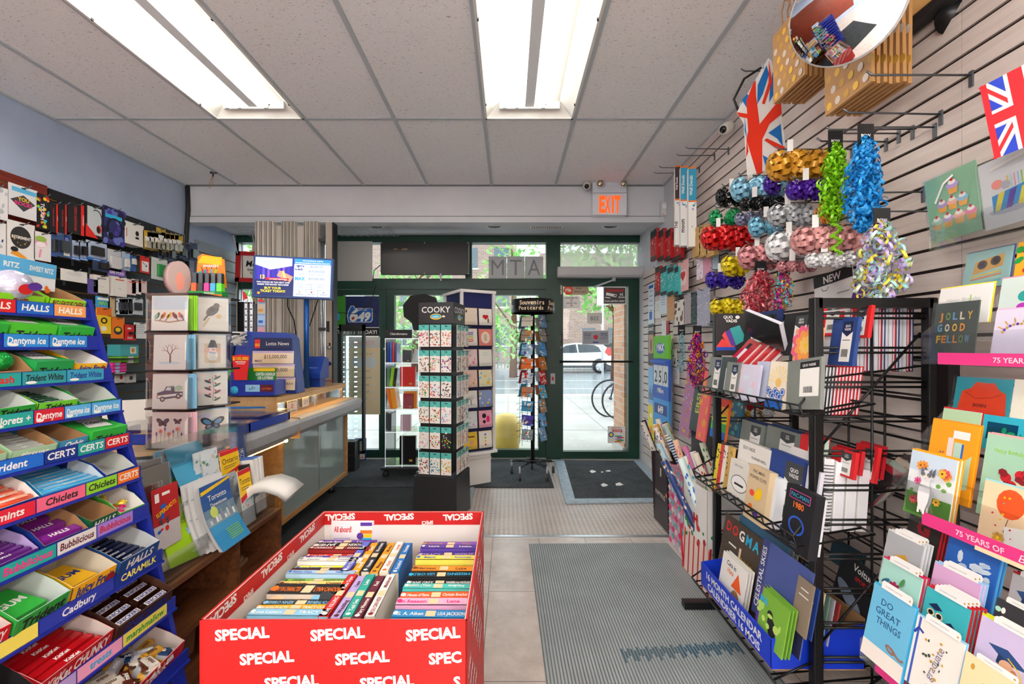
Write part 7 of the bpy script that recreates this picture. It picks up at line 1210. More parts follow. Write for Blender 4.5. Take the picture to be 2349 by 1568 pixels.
# black spotlights top right
t = thing('black_spotlight_cluster', pl(at(2250, 25, 1.5), -30), 'cluster of black bell-shaped spotlights at the top right corner', 'spotlight')
for c, d, r in (((-.10, 0, .04), (-.10, -.12, -.06), .05), ((.06, -.02, .0), (.12, -.1, -.11), .055), ((.12, .05, .06), (.2, .0, -.02), .05)):
 c, d = Vector(c), Vector(d); a = MB(); a.tube([c, c + (d - c) * .35, d], [r * .55, r * .6, r], mt('1c1c1e', .35), 16); a.build('lamp_head', t)
a = MB(); a.box((-.12, .2), (.0, .03), (.03, .06), 'ink'); a.tube([(-.02, 0, .0), (.02, -.02, -.05)], .012, 'ink', 8); a.box((-.02, .06), (.03, .3), (.03, .06), 'ink'); a.build('bracket', t)
a = MB(); a.box((-.2, .2), (0, .05), (0, .2), 'ink'); a.box((-.17, .17), (-.004, 0), (.03, .2), mt('c99a5a')); a.build('framed_box', None, 'black framed box partly seen at the top edge above the spotlights', 'box', T=pl(onx(2140, 20, 1.42), RW))
# flags
def flagart(a, w, h, rot, cols=('white', '1276c8', 'f03418')):
 W_, B_, R__ = cols; n = a.y; a.rect(-w / 2, -h / 2, w, h, W_)
 for sx in (-1, 1):
  for sz in (-1, 1): a.pr([(sx * w * .14, sz * h * .5), (sx * w * .38, sz * h * .5), (sx * w * .14, sz * h * .26)][::1], B_); a.pr([(sx * w * .5, sz * h * .12), (sx * w * .5, sz * h * .38), (sx * w * .24, sz * h * .12)], B_)
 a.line([(-w * .5, -h * .5), (w * .5, h * .5)], w * .06, R__); a.line([(-w * .5, h * .5), (w * .5, -h * .5)], w * .06, R__)
 for q, m in ((.16, W_), (.1, R__)): a.rect(-w * q, -h / 2, w * 2 * q, h, m); a.rect(-w / 2, -h * q * .7, w, h * 1.4 * q, m)
k = 2.15 / F; fc = at(1750, 265, 2.15)
a = MB(); P = lambda *p: [((x - 1750) * k, (265 - y) * k) for x, y in p]
a.pr(P((1762, 133), (1690, 258), (1706, 282), (1714, 402), (1755, 392), (1802, 338), (1790, 240), (1770, 140)), 'white')
for pts in (((1758, 150), (1738, 195), (1737, 240), (1750, 215), (1764, 170)), ((1772, 165), (1766, 205), (1764, 235), (1779, 210)), ((1702, 230), (1713, 216), (1722, 222), (1716, 252)), ((1762, 305), (1790, 285), (1795, 336), (1782, 318)), ((1749, 356), (1778, 372), (1757, 388)), ((1708, 270), (1713, 318), (1708, 300))): a.pr(P(*pts), '1276c8')
for pts in (((1728, 190), (1712, 232), (1716, 300), (1712, 320), (1736, 400), (1748, 396), (1748, 320), (1742, 285), (1734, 220), (1733, 185)), ((1742, 285), (1790, 225), (1792, 262), (1764, 285), (1748, 320)), ((1758, 318), (1800, 338), (1793, 350), (1752, 322)), ((1690, 258), (1714, 262), (1714, 272), (1696, 268)), ((1763, 140), (1770, 190), (1753, 240), (1747, 238), (1762, 190)), ((1712, 320), (1716, 348), (1711, 362))): a.pr(P(*pts), 'f03418')
a.v = [Vector((v.x, v.y * 3 + .1 * v.x, v.z)) for v in a.v]
o = a.build('union_flag', None, 'large red, white and blue British flag hanging from a hook near the ceiling', 'flag', T=pl(fc, -6)); sm = o.modifiers.new('solid', 'SOLIDIFY'); sm.thickness = .0006
a = MB(); [a.tube([(x, 0, z), (x, 0, z - .03)], .005, 'silver', 6) for x, z in ((-.105, .07), (.0, .26))]; a.tube([(-.1, .02, .02), (-.13, .02, .1), (-.08, .02, .2), (0, .02, .25)], .006, 'black', 6); a.build('clip_hanger', None, 'black hoop hanger with silver clips holding the large flag', 'hanger', T=pl(fc, -6))
a = MB(); flagart(a, .15, .24, 0, ('e8e0e0', '1c3fc0', 'd01c28')); a.rect(-.075, -.12, .014, .24, 'e01828'); a.build('flag_tea_towel', None, 'folded British flag cloth hanging at the right edge below the spotlights', 'flag', T=pl(onx(2345, 245, 1.28), RW + 20, 0, -8) @ Matrix.Scale(.85, 4)).modifiers.new('solid', 'SOLIDIFY').thickness = .001
# bows
def bow_mesh(r, c, shine=.25):
 a = MB(); m = mt(c, shine, .15); q = random.Random(3)
 for L_, (n, el, rr) in enumerate(((9, -.1, 1), (9, .35, .95), (7, .8, .8), (4, 1.2, .6))):
  for i in range(n):
   th = i * 6.283 / n + L_ * .3 + q.uniform(-.1, .1); w = r * .2; pts = []
   for s in (0, .5, .85, 1.0, .8, .3): pts.append((s * r * rr, (0, .16, .17, .04, -.1, 0)[(0, .5, .85, 1.0, .8, .3).index(s)] * r * 2))
   vs = []
   for (u, v), ww in zip(pts, (.3, 1, 1, .8, 1, .3)):
    du, dv = u * math.cos(el) - v * math.sin(el), u * math.sin(el) + v * math.cos(el)
    for sg in (-1, 1): vs.append((du * math.cos(th) - sg * w * ww * math.sin(th), -dv, du * math.sin(th) + sg * w * ww * math.cos(th)))
   a.add(vs, [(2 * j, 2 * j + 1, 2 * j + 3, 2 * j + 2) for j in range(5)], m, True)
 return a
BOWS = [('gold', 'd89a2a', 1790, 1892, 380, 36, 4), ('light blue', '8ac4e0', 1702, 1782, 434, 30, 3), ('dark purple', '4a1a9a', 1775, 1800, 422, 26, 1), ('purple', '4a1a9a', 1825, 1878, 436, 24, 3), ('black', '1a1a1c', 1662, 1700, 452, 24, 2), ('black', '1a1a1c', 1712, 1790, 468, 17, 4), ('emerald green', '18a05a', 1645, 1684, 500, 22, 2), ('mauve and green', '8a8aa8', 1700, 1740, 502, 17, 3), ('bright red', 'd81a1c', 1632, 1712, 546, 30, 4), ('small light blue', '7ac0dc', 1738, 1780, 520, 25, 2), ('silver', 'b8bcc0', 1785, 1842, 494, 27, 3), ('white', 'f2f2f4', 1788, 1842, 566, 36, 3), ('low white', 'eeeeef', 1865, 1950, 596, 20, 4), ('rose pink', 'd89a98', 1845, 1962, 552, 34, 5), ('dusty pink', 'd88f94', 1718, 1768, 590, 30, 3), ('darker pink', 'c8848a', 1795, 1865, 612, 15, 4), ('yellow', 'e8d018', 1676, 1702, 610, 26, 2), ('royal blue', '3a22a0', 1636, 1692, 642, 22, 3), ('lower yellow', 'e8d018', 1646, 1692, 706, 22, 3), ('tiny gold', 'c8a04a', 1706, 1740, 952, 14, 3), ('tiny silver', 'c8c8c8', 1735, 1765, 950, 14, 2), ('tiny red', 'c81a22', 1722, 1750, 928, 15, 2)]
for (nm, c, p0, p1, py, rp_, n) in BOWS:
 pc = (p0 + p1) / 2; D = 1.27 * F / (pc - CX); x0, x1 = (p0 - CX) * D / F, (p1 - CX) * D / F; z = HC - (py - CY) * D / F; r = rp_ * D / F; f1 = None
 for i in range(n):
  x = x0 + (x1 - x0) * (i / max(n - 1, 1)); T_ = pl((x, D + .006 * (i % 2), z + .006 * (i % 2)), -75 + (i * 37 % 50) - 25, (i * 23 % 30) - 15, i * 40)
  lb = '%s ribbon bow%s, %s on its hook counted from the tip' % (nm, ' of the lower black row' if (nm, p0) == ('black', 1712) else '', ORD[i])
  if f1 is None: f1 = bow_mesh(r, c).build('gift_bow', None, lb, 'gift bow', '%s bows' % nm, T=T_)
  else: dup(f1, T_, lb)
 a = MB(); a.box((-.011, .011), (0, .001), (0, .05), 'f0efec'); a.build('bow_tag', None, 'white hanging tag above the %s bows%s' % (nm, ' of the lower row' if p0 == 1712 else ''), 'tag', T=pl((x0 + .03, D - .02, z + r * .8), -20)) if py < 700 else None
 hookb('wall_hook', pl((XR - .014, D, z + r * .9 + .01), RW), XR - .014 - x0, 'steel hook carrying the %s bows%s' % (nm, ' of the lower row' if p0 == 1712 else ''))
def curly(p0, p1, q0, q1, cols, label, name='curly_ribbon_bunch', n=150, card_=None, X=1.24, tail=0, s=.014):
 pc = (p0 + p1) / 2; D = X * F / (pc - CX); k = D / F; w, h = (p1 - p0) * k, (q1 - q0) * k; q = random.Random(p0); t = thing(name, pl(at(pc, (q0 + q1) / 2, D)), label, 'ribbon bunch'); a = MB()
 for i in range(n):
  z = h * (.5 - (i + .5) / n); wd = w * .5 * (math.sin(math.pi * min(1, (i + 6) / n)) ** .5 * .55 + .45 * i / n) * (1 if i < n * .9 else .6); x, y = q.uniform(-1, 1) * wd, q.uniform(-1, 1) * wd * .7; ax = Matrix.Translation((x, y, z)) @ Matrix.Rotation(q.random() * 6.3, 4, 'Z') @ Matrix.Rotation(q.uniform(-.7, .7), 4, 'X'); pts = []
  for j in range(8): an = j * .95; pts += [ax @ Vector((s * math.cos(an), -.003, s * math.sin(an) - j * .002)), ax @ Vector((s * math.cos(an) * 1.05, .005, s * math.sin(an) - j * .002))]
  a.add(pts, [(2 * j, 2 * j + 1, 2 * j + 3, 2 * j + 2) for j in range(7)], mt(cols[i % len(cols)], .25, .1), True)
 for i in range(tail): an = i * .8; a.cb((w * .05 + .012 * math.cos(an), .012 * math.sin(an), -h / 2 - i * .006), (.012, .012, .006), cols[0])
 a.build('curled_ribbon', t); a = MB(); c_ = card_ or 'ink'; a.box((-.028, .028), (-.004, -.002), (h / 2 - .03, h / 2 + .05), c_); a.y = -.0045; a.text('BOW', 0, h / 2 + .005, .01, 'white', .04, .02); a.build('header_card', t)
 hookb('wall_hook', pl((XR - .014, D, HC - (q0 - CY) * k + .04), RW), max(.05, XR - .014 - (pc - CX) * k), 'steel hook holding the %s' % ' '.join(label.split()[:5]))
curly(1882, 1948, 330, 500, ['8ad01a', '7ac010', '9ae02a'], 'lime green curly ribbon bunch hanging beside the blue one', n=260, tail=24); curly(1944, 2024, 318, 522, ['2a9ae0', '1a8ad4', '3aaaf0'], 'large sky blue curly ribbon bunch on a steel hook', n=330)
curly(1968, 2074, 512, 684, ['b8a0d8', 'f0dc4a', 'a8dcdc', 'c8b8e8', 'd8ecd8'], 'pastel lilac, yellow and mint curly ribbon bunch', n=330); curly(1700, 1788, 622, 718, ['d85a68', 'c83a48', 'e88a90'], 'pink and red curly ribbon ball', n=260, s=.012)
curly(1772, 1820, 616, 704, ['e8b82a', 'c82a9a', '5ac0c8'], 'metallic gold, magenta and teal ribbon tassel', n=110, s=.01); curly(1876, 1918, 456, 502, ['f0902a'], 'small orange curly ribbon behind the lime one', n=60, X=1.3); curly(1576, 1622, 764, 884, ['6a1a9a', 'f0981c', 'e02a8a'], 'purple, orange and magenta metallic ribbon bunch left of the book rack', n=260, s=.012); curly(1554, 1572, 760, 850, ['a8d0dc', '88b8c8'], 'thin icy blue tinsel garland above the wrap rolls', n=80, X=1.36, s=.01)
# ---- flat things on the right wall ---------------------------------------------------------------
def rp(px0, px1, py0, py1, X, c, label, art=None, cat='card', name='card', env=None, th=.003, lean=0, n=1, gap=.006, group=None, roll=0, hook=False, rz=0, extra=None):
 y0, y1 = X * F / (px0 - CX), X * F / (px1 - CX); yc = (y0 + y1) / 2; w = y0 - y1; h = (py1 - py0) * yc / F; z = HC - ((py0 + py1) / 2 - CY) * yc / F; f1 = None
 for i in range(n):
  T_ = pl((X + gap * i, yc, z), RW + rz, lean, roll)
  if i == 0: f1 = card(name, label, cat, T_, w, h, c, art, env, group, th, extra)
  else: dup(f1, T_, label + ', %s from the front' % ORD[i], group)
 if hook: hookb('wall_hook', pl((XR - .014, yc, z + h / 2 - .01), RW), XR - .014 - X + .02, 'steel hook holding the %s' % ' '.join(label.split()[:11]))
 return f1
for i, (p0, p1) in enumerate(((1492, 1506), (1508, 1522), (1524, 1538), (1540, 1562))): rp(p0, p1, 528, 596, 1.36 + .02 * i, 'b8161c', 'red glitter pack with a black top, %s from the door' % ORD[i], lambda a, w, h: (a.rect(-w / 2, h * .25, w, h * .25, 'ink'), a.rect(-w / 2, -h / 2, w, h * .12, 'ink'), dots(a, w, h * .5, ['f0605a', 'ffd0c0', 'd83a3a'], 18, w * .05, i)), 'glitter pack', 'glitter_pack', th=.03, hook=True)
for i, (p0, p1, c) in enumerate(((1503, 1513, 'b8161c'), (1515, 1529, '3ab8b8'), (1531, 1545, '3ab8b8'), (1547, 1556, '3ab8b8'))): rp(p0, p1, 612, 676, 1.38, c, ('red glitter pack in the lower group', 'teal glitter pack beside the lower red one', 'second teal glitter pack in the lower group', 'narrow teal glitter pack nearest the pink card')[i], lambda a, w, h: (a.rect(-w / 2, h * .3, w, h * .2, 'ink'), a.rect(-w / 2, -h / 2, w, h * .12, 'ink'), dots(a, w, h * .5, ['white', 'e8f4f4'], 14, w * .05, i)), 'glitter pack', 'glitter_pack', th=.03, hook=i != 2)
rp(1555, 1579, 598, 668, 1.40, 'e8b0b0', 'pink card with a red heart beside the teal glitter packs', lambda a, w, h: (a.rect(-w * .3, -h * .3, w * .6, h * .5, 'f0d8d4'), A_heart(a, w, w)), 'card pack', 'heart_card', hook=True)
for i, (p0, p1, c, tw) in enumerate(((1549, 1560, '3a2a30', 'white'), (1562, 1578, '2a9ac0', 'white'), (1580, 1597, '2a9ac0', 'white'))):
 D = 1.32 * F / (p0 + 8 - CX); kk = D / F; a = MB(); w = (p1 - p0) * kk; h = 182 * kk; a.box((-w / 2, w / 2), (0, .06), (-h / 2, h / 2), 'f0eeea'); a.y = -.0005; a.rect(-w / 2, h * .08, w, h * .42, c); a.rect(-w / 2, h * .06, w, h * .02, 'orange'); a.rect(-w / 2, h * .48, w, h * .02, 'orange'); a.text('Wall Decals', 0, h * .27, w * .4, tw, h * .34, .02, rot=math.pi / 2); a.text(('THE', 'moon', '')[i] or ' .', 0, -h * .25, w * .6, 'ink', h * .3, .02, rot=math.pi / 2); dots(a, w * .8, h * .1, ['lilac', 'teal'], 3, w * .2, i)
 a.build('wall_decal_box', None, ('narrow dark and white wall decal box, first of three tall boxes', 'tall blue and white Wall Decals box, middle one', 'tall blue and white Wall Decals box nearest the flag')[i], 'decal box', T=pl(at((p0 + p1) / 2, 470 + 2 * i, D), -12))
for i in range(3): rp(1588 + i * 16, 1606 + i * 16, 522 - i * 4, 588, 1.34, 'c49a5a', 'tan checked paper bag, %s behind the red bows' % ORD[i], A_dots(['e0c08a'], 12, .08, i), 'gift bag', 'paper_gift_bag', th=.03, hook=i == 1)
for p0, p1, q0, q1, c, l, fn in ((1598, 1612, 590, 640, 'f0e0ec', 'white pack with hexagon holes beside the pink bag', A_dots(['silver'], 12, .1)), (1613, 1632, 585, 642, 'd898b0', 'pink pleated bag behind the yellow bows', None), (1634, 1648, 572, 620, 'a8c0d0', 'pale blue card behind the red bows', None), (1569, 1584, 672, 742, 'a8a0a8', 'multicolour glitter bag, first of three', A_dots(['pink', 'mint', 'gold'], 40, .04)), (1586, 1597, 670, 742, '2a4048', 'dark confetti glitter bag, second of three', A_dots(['lime', 'hot', 'cyan'], 40, .05)), (1599, 1628, 662, 748, 'a8aac0', 'silver star glitter bag, third of three', A_dots(['white', 'silver'], 50, .03)), (1548, 1570, 688, 745, 'e4ded8', 'white card with a brown sketch beside the glitter bags', A_dots(['brown'], 9, .12)), (1530, 1546, 676, 735, 'c89a6a', 'brown and orange card in the middle of the wall cards', A_lines(3, 'orange', .8)), (1514, 1529, 672, 720, 'd4e2ec', 'pale blue card right of the tall blue notice', A_lines(4, 'blue', .6))): rp(p0, p1, q0, q1, 1.40, c, l, fn, 'card pack', 'hanging_pack', hook=True)
XW = 1.476
for p0, p1, q0, q1, c, l, fn in ((1487, 1500, 650, 742, 'dce8f4', 'tall blue and white notice nearest the glass door', lambda a, w, h: (a.rect(-w * .4, h * .38, w * .8, h * .08, 'blue'), a.rect(-w * .3, -h * .4, w * .5, h * .2, 'blue'), A_lines(5, 'grey')(a, w, h))), (1487, 1500, 744, 838, '4a3a34', 'DANCE poster with a grey figure on the wall by the door', lambda a, w, h: (a.rect(-w / 2, h * .3, w, h * .2, 'ink'), a.text('DANCE', 0, h * .35, h * .08, 'white', w * .9, .02), a.rect(-w * .4, -h * .2, w * .8, h * .45, 'c89a7a'), a.ell(0, 0, w * .12, h * .16, 'dgrey'))), (1487, 1500, 842, 925, '8ac0e8', 'blue skyline poster on the wall by the door', lambda a, w, h: [a.rect(w * (-.4 + i * .14), -h * .4, w * .08, h * (.2 + .1 * (i % 3)), 'navy') for i in range(6)]), (1487, 1500, 930, 1020, 'f0dc1e', 'yellow poster low on the wall by the door', lambda a, w, h: (a.ell(0, h * .25, w * .2, h * .06, 'white'), a.ell(0, -h * .15, w * .3, h * .14, 'f0a01e'))), (1502, 1516, 690, 730, 'e8e6e2', 'small white notice above the lottery sign', A_lines(4, 'grey')), (1518, 1528, 735, 770, 'e8e6e4', 'white leaflet with blue text above the lottery sign', A_lines(5, 'lblue')), (1528, 1534, 735, 765, 'b81a28', 'narrow red leaflet above the lottery sign', None), (1538, 1552, 800, 842, 'f0eee8', 'white receipt with a small brown picture', A_dots(['brown'], 4, .1)), (1542, 1558, 840, 880, 'f2f0ec', 'white typed note under the receipt', A_lines(5, 'grey')), (1566, 1590, 930, 962, 'dce4e8', 'pale leaflet behind the wrapping paper rolls', A_dots(['pink', 'mint'], 6, .1))): rp(p0, p1, q0, q1, XW, c, l, fn, 'notice', 'wall_notice')
D0 = 1.40
a = MB(); a.box((1.42, XR - .014), (3.93, 4.15), (.4, 1.36), mt('lgrey')); a.build('sign_mount', None, 'grey mounting board behind the lottery signs on the right wall', 'board')
rp(1499, 1534, 770, 822, D0, '6ac81e', 'lime green lottery MAX sign on the right wall', lambda a, w, h: (a.ell(-w * .05, -h * .05, w * .3, h * .24, 'blue'), a.text('MAX', -w * .03, -h * .15, h * .3, 'white', w * .56, .05)), 'sign', 'lottery_sign', th=.02)
rp(1498, 1534, 823, 915, D0, '1c5ac0', 'blue jackpot sign reading 25.0 Million below the MAX sign', lambda a, w, h: (a.rect(-w * .46, h * -.16, w * .92, h * .5, 'dfe4e8'), [a.text(s_, w * x, h * -.08, h * .3, 'ink', None, .02) for s_, x in (('2', -.3), ('5', -.02), ('.0', .28))], a.line([(-w * .15, -h * .16), (-w * .15, h * .34)], w * .02, 'grey'), a.line([(w * .14, -h * .16), (w * .14, h * .34)], w * .02, 'grey'), a.text('Million', 0, -h * .34, h * .12, 'white', w * .7, .03), a.box((-w / 2, w / 2), (-.03, 0), (h * .42, h * .46), '2a6ad8')), 'sign', 'jackpot_sign', th=.02)
rp(1498, 1534, 915, 985, D0, '3a9ae0', 'light blue 649 sign under the 25.0 sign', lambda a, w, h: (a.rect(-w * .4, 0, w * .8, h * .34, 'dblue'), a.text('649', 0, h * .05, h * .24, 'white', w * .7, .04)), 'sign', 'lottery_sign', th=.02)
rp(1868, 1958, 622, 700, 1.44, 'e4e2e0', 'white sheet with a black NEW banner on the slat wall', lambda a, w, h: (a.rect(-w / 2, h * .16, w, h * .34, 'ink'), a.text('NEW', 0, h * .22, h * .22, 'white', w * .5, .03), a.line([(-w * .3, h * .1), (-w * .25, 0), (-w * .15, 0), (-w * .1, h * .1)], w * .02, 'grey'), a.rect(w * .1, -h * .2, w * .3, h * .03, 'grey')), 'sign', 'new_sign', roll=-6)
rp(1955, 1990, 655, 700, 1.42, '5a2a8a', 'purple card tip behind the pastel ribbons', None, roll=20)
# ---- wrapping paper bins ------------------------------------------------------------------------------
def wbin(name, label, x0, x1, y0, y1, h, m, fn=None, back=0, tp=.02):
 t = thing(name, pl((0, 0, 0)), label, 'wrap bin'); g = .004
 for nm, T_, w, hh in (('front_panel', pl((x0, (y0 + y1) / 2, 0), RW), y1 - y0, h), ('side_panel', pl(((x0 + x1) / 2, y0, 0), 0), x1 - x0, h), ('side_panel', pl(((x0 + x1) / 2, y1, 0), 180), x1 - x0, h), ('back_panel', pl((x1, (y0 + y1) / 2, 0), LW), y1 - y0, h + back)):
  a = MB(); a.box((-w / 2, w / 2), (0, g), (0, hh), m, -tp); a.y = -.0006
  if fn and nm[0] in 'fs': a.T = Matrix.Translation((0, 0, h / 2)); fn(a, w, h)
  a.build(nm, t, T=T_)
PB = mt('35262a', .45)
wbin('wrap_bin', 'dark brown tapered wrap bin lettered PAPYRUS by the door mat', 1.09, 1.38, 2.95, 3.25, .50, PB, lambda a, w, h: (a.text('PAPYRUS', -w * .05, -h * .1, h * .07, 'e8e2dc', w * .75, .0), a.ell(w * .36, 0, w * .05, h * .03, 'orange', .8), a.rect(-w * .05, h * .2, w * .08, h * .12, 'd8ccc0')), .3)
wbin('wrap_bin', 'pink and teal patterned wrap bin between the brown and white bins', 1.06, 1.36, 2.56, 2.86, .50, 'e4a8bc', lambda a, w, h: [a.ell(w * (-.42 + .17 * (i % 6)), h * (-.46 + .085 * (i // 6)), w * .09, h * .04, ('hot', '5ab0b8', 'e8e0e8', 'd87898', 'a8d0d8')[(i * 7 // 3) % 5], n=4) for i in range(72)], tp=.0)
wbin('wrap_bin', 'white wrap bin with a red logo and candy striped lower half', 1.01, 1.22, 2.20, 2.5, .54, 'efece8', lambda a, w, h: (a.rect(-w / 2, -h / 2, w, h * .46, 'f0d8cc'), [a.line([(w * (-.5 + i * .2), -h * .5), (w * (-.42 + i * .2), -h * .04)], w * .05, 'c82a34') for i in range(6)], dots(a, w * .9, h * .2, ['c82a34', 'green'], 14, w * .05, 3), a.text('H', w * .05, h * .1, h * .1, 'red', None, .06), a.rect(-w * .3, h * .13, w * .22, h * .015, 'red')), tp=.0)
RC = [('f0e4cc', ['orange', 'green'], 'cream floral'), ('f2a83a', ['green', 'yellow'], 'orange fruit'), ('2a3a4a', ['orange', 'mint'], 'dark botanical'), ('c8a86a', ['orange', 'brown'], 'gold leaf'), ('3a2a2a', ['red', 'lime'], 'dark berry'), ('ece4dc', ['blue', 'orange'], 'white garden print'), ('e8e0d8', ['red', 'yellow'], 'pale poppy'), ('a8c8c0', ['ink', 'white'], 'sage berry'), ('d8d0c8', ['brown', 'navy'], 'stone butterfly'), ('e8e4dc', ['pink', 'green'], 'ivory bouquet'), ('d878a8', ['lilac', 'white'], 'pink orchid'), ('e4ecd8', ['red', 'green'], 'mint rose'), ('a8c8d8', ['brown', 'white'], 'pale blue bear'), ('f2c8a8', ['orange', 'pink'], 'peach'), ('2a4a8a', ['white'], 'navy and white striped'), ('ece8e4', ['hot', 'lime'], 'white berry sprig'), ('2a3f7a', ['gold', 'white'], 'navy star'), ('f0ece4', ['cyan', 'red'], 'white toy print'), ('e4e0ec', ['purple', 'green'], 'lilac posy'), ('e8dcc8', ['red'], 'cream cherry'), ('d8ecec', ['blue'], 'aqua shell')]
q = random.Random(9)
for i, (c, ds, nm) in enumerate(RC):
 g = 0 if i < 10 else (1 if i < 15 else 2); bx = (1.13, 1.10, 1.05)[g] + .06 * (i % 4); by = (2.99, 2.60, 2.24)[g] + .05 * (i % 5); L_ = .74 if g == 0 else .68; a = MB(); a.tube([(0, 0, 0), (0, 0, L_)], .019, mt(c, .25), 14); a.tube([(0, 0, L_ - .001), (0, 0, L_ + .0005)], .013, 'e8e4dc', 12); a.tube([(0, 0, L_), (0, 0, L_ + .001)], .009, 'kraft', 10)
 for k in range(54):
  if 'striped' in nm and k < 24: a.tube([(0, 0, .3 + k * .018), (0, 0, .308 + k * .018)], .0194, 'white', 14); continue
  if 'striped' in nm: continue
  an = q.random() * 6.3; z = L_ - .02 - q.random() * .4; r = .0197; m = ds[k % len(ds)]; s = q.uniform(.007, .015); a.add([(r * math.cos(an - s * 26), r * math.sin(an - s * 26), z), (r * 1.02 * math.cos(an), r * 1.02 * math.sin(an), z - s), (r * math.cos(an + s * 26), r * math.sin(an + s * 26), z), (r * 1.02 * math.cos(an), r * 1.02 * math.sin(an), z + s)], [(0, 1, 2, 3)], m)
 a.build('wrapping_paper_roll', None, '%s wrapping paper roll standing in the %s bin' % (nm, ('brown', 'pink patterned', 'white')[g]), 'wrapping paper roll', 'wrapping paper rolls', T=pl((bx + .12 - .04 * (g == 2), by, .02), 0) @ Matrix.Rotation(rad(-14 - (i * 5 % 9)), 4, 'Y') @ Matrix.Rotation(rad(-15 + i * 7 % 14), 4, 'X'))
# ================= black wire book rack on the right ===========================================
BK = mt('141416', .35, .3)
t = thing('wire_book_rack', pl((0, 0, 0)), 'tall black metal wire rack full of planners and notebooks', 'book rack')
rx0, rx1, ry0, ry1, rh = 1.015, 1.39, 1.43, 2.11, 1.436
for x, y in ((rx0, ry0), (rx0, ry1), (rx1, ry0), (rx1, ry1)): a = MB(); a.cb((x, y, rh / 2), (.032, .03, rh), BK); a.build('post', t, bevel=.004)
a = MB(); [a.cb(((rx0 + rx1) / 2, y, rh - .018), (rx1 - rx0, .03, .032), BK) for y in (ry0, ry1)]; [a.cb((x, (ry0 + ry1) / 2, rh - .018), (.03, ry1 - ry0, .032), BK) for x in (rx0 + .36,)]; a.build('top_frame', t)
for y in (ry0, ry1): a = MB(); a.cb((1.1, y, .02), (.5, .04, .04), BK); a.build('foot', t)
def wires(nm, segs, r=.0042):
 a = MB(); [a.tube(s, r, BK, 6) for s in segs]; return a.build(nm, t)
for y in (ry0, ry1):
 sg = []; z = .12
 while z < 1.42: sg += [[(rx0, y, z), (rx1, y, z)], [(rx0, y, z + .016), (rx1, y, z + .016)]]; z += .1135
 sg += [[(1.2, y, .05), (1.2, y, 1.42)], [(rx0 + .02, y, .95), (rx1 - .03, y, 1.32)], [(rx0 + .02, y, .3), (rx1 - .05, y, .66)], [(rx0 + .02, y, .04), (1.25, y, .2)]]
 wires('side_wires', sg)
sg = []; z = .15
while z < 1.4: sg += [[(rx1, ry0, z), (rx1, ry1, z)]]; z += .12
wires('back_wires', sg + [[(rx1, y, .05), (rx1, y, 1.42)] for y in (1.6, 1.77, 1.94)])
def wshelf(x0, x1, z, lip=.035, y0=1.36, y1=2.1):
 sg = [[(x0, y0, z), (x0, y1, z)], [(x0 - .012, y0, z + lip), (x0 - .012, y1, z + lip)], [(x1, y0, z + .04), (x1, y1, z + .04)], [(x0 - .012, y0, z + lip), (x0, y0, z), (x1, y0, z + .04)], [(x0 - .012, y1, z + lip), (x0, y1, z), (x1, y1, z + .04)], [(x0 - .012, y0, z + lip), (rx0, ry0, z + .1)], [(x0 - .012, y1, z + lip), (rx0, ry1, z + .1)]]
 y = y0 + .05
 while y < y1: sg.append([(x0 - .012, y, z + lip), (x0, y, z), (x1, y, z + .04)]); y += .062
 wires('wire_shelf', sg, .0036)
wshelf(.925, 1.15, 1.055); wshelf(.905, 1.15, .645); wshelf(1.06, 1.38, 1.17, .02, 1.45); wshelf(1.02, 1.35, .76, .02, 1.45); wshelf(.9, 1.36, .14, .02, 1.45)
LBL = A_label()
G_ = '7c817c'
def bk(*a_, **k_): k_.setdefault('cat', 'notebook'); k_.setdefault('name', 'notebook'); k_.setdefault('lean', 8); k_.setdefault('th', .012); return rp(*a_, **k_)
# lipped upper shelf
bk(1625, 1655, 818, 896, .985, G_, 'grey pocket planner at the left end of the lipped upper shelf', A_label('navy')); bk(1652, 1680, 818, 900, .975, '3a4448', 'dark planner with a white band, second on the lipped upper shelf', LBL); bk(1664, 1694, 830, 906, .96, G_, 'grey pocket planner with a blue band on the lipped upper shelf', A_label('navy'))
bk(1690, 1738, 835, 918, .965, 'dcd8ec', 'white planner with a soft pink print, lipped upper shelf', A_dots(['f0c8d8', 'd8e4f0'], 8, .12)); 
for i in range(5): bk(1732 + i * 5, 1740 + i * 5, 828, 918 + i, .99, 'c4cbe0', 'pale edged planner, %s of five between the pink print and wave notebooks' % ORD[i], n=1, group='pale edged planners on the lipped upper shelf')
bk(1762, 1802, 828, 936, .955, 'f4e8d4', 'notebook with a blue wave and rising sun print', A_sun); bk(1800, 1812, 832, 930, .98, 'd8c8a0', 'cream spined notebooks right of the wave notebook')
bk(1806, 1882, 822, 938, .95, G_, 'large grey planner with a barcode band at the right of the lipped shelf', lambda a, w, h: (a.rect(-w * .1, -h * .25, w * .55, h * .55, 'f0eeea'), a.rect(-w * .1, h * .3, w * .55, h * .14, 'ink'), [a.rect(w * (.02 + i * .03), -h * .18, w * .015, h * .12, 'black') for i in range(9)], a.text('QUO VADIS', w * .17, h * .34, h * .05, 'white', w * .4)), roll=-8)
def side(n, x0, dx, y, z0, h, cols, label, w=.15, lean=0, name='notebook'):
 for i in range(n):
  c = cols[i % len(cols)][0]; a = MB(); d = dx * .92
  for u, v in ((0, .0014), (d - .0014, d)): a.box((-w / 2, w / 2), (u, v), (0, h), shiny(c))
  a.box((-w / 2 + .002, w / 2 - .003), (.0016, d - .0016), (.003, h - .003), 'dcdce4'); a.box((-w / 2, -w / 2 + .001), (0, d), (0, h), shiny(c))
  a.build(name, None, '%s notebook, %s from the aisle %s' % (cols[i % len(cols)][1], ORD[i], label), 'notebook', T=pl((x0 + dx * i, y, z0), RW, lean))
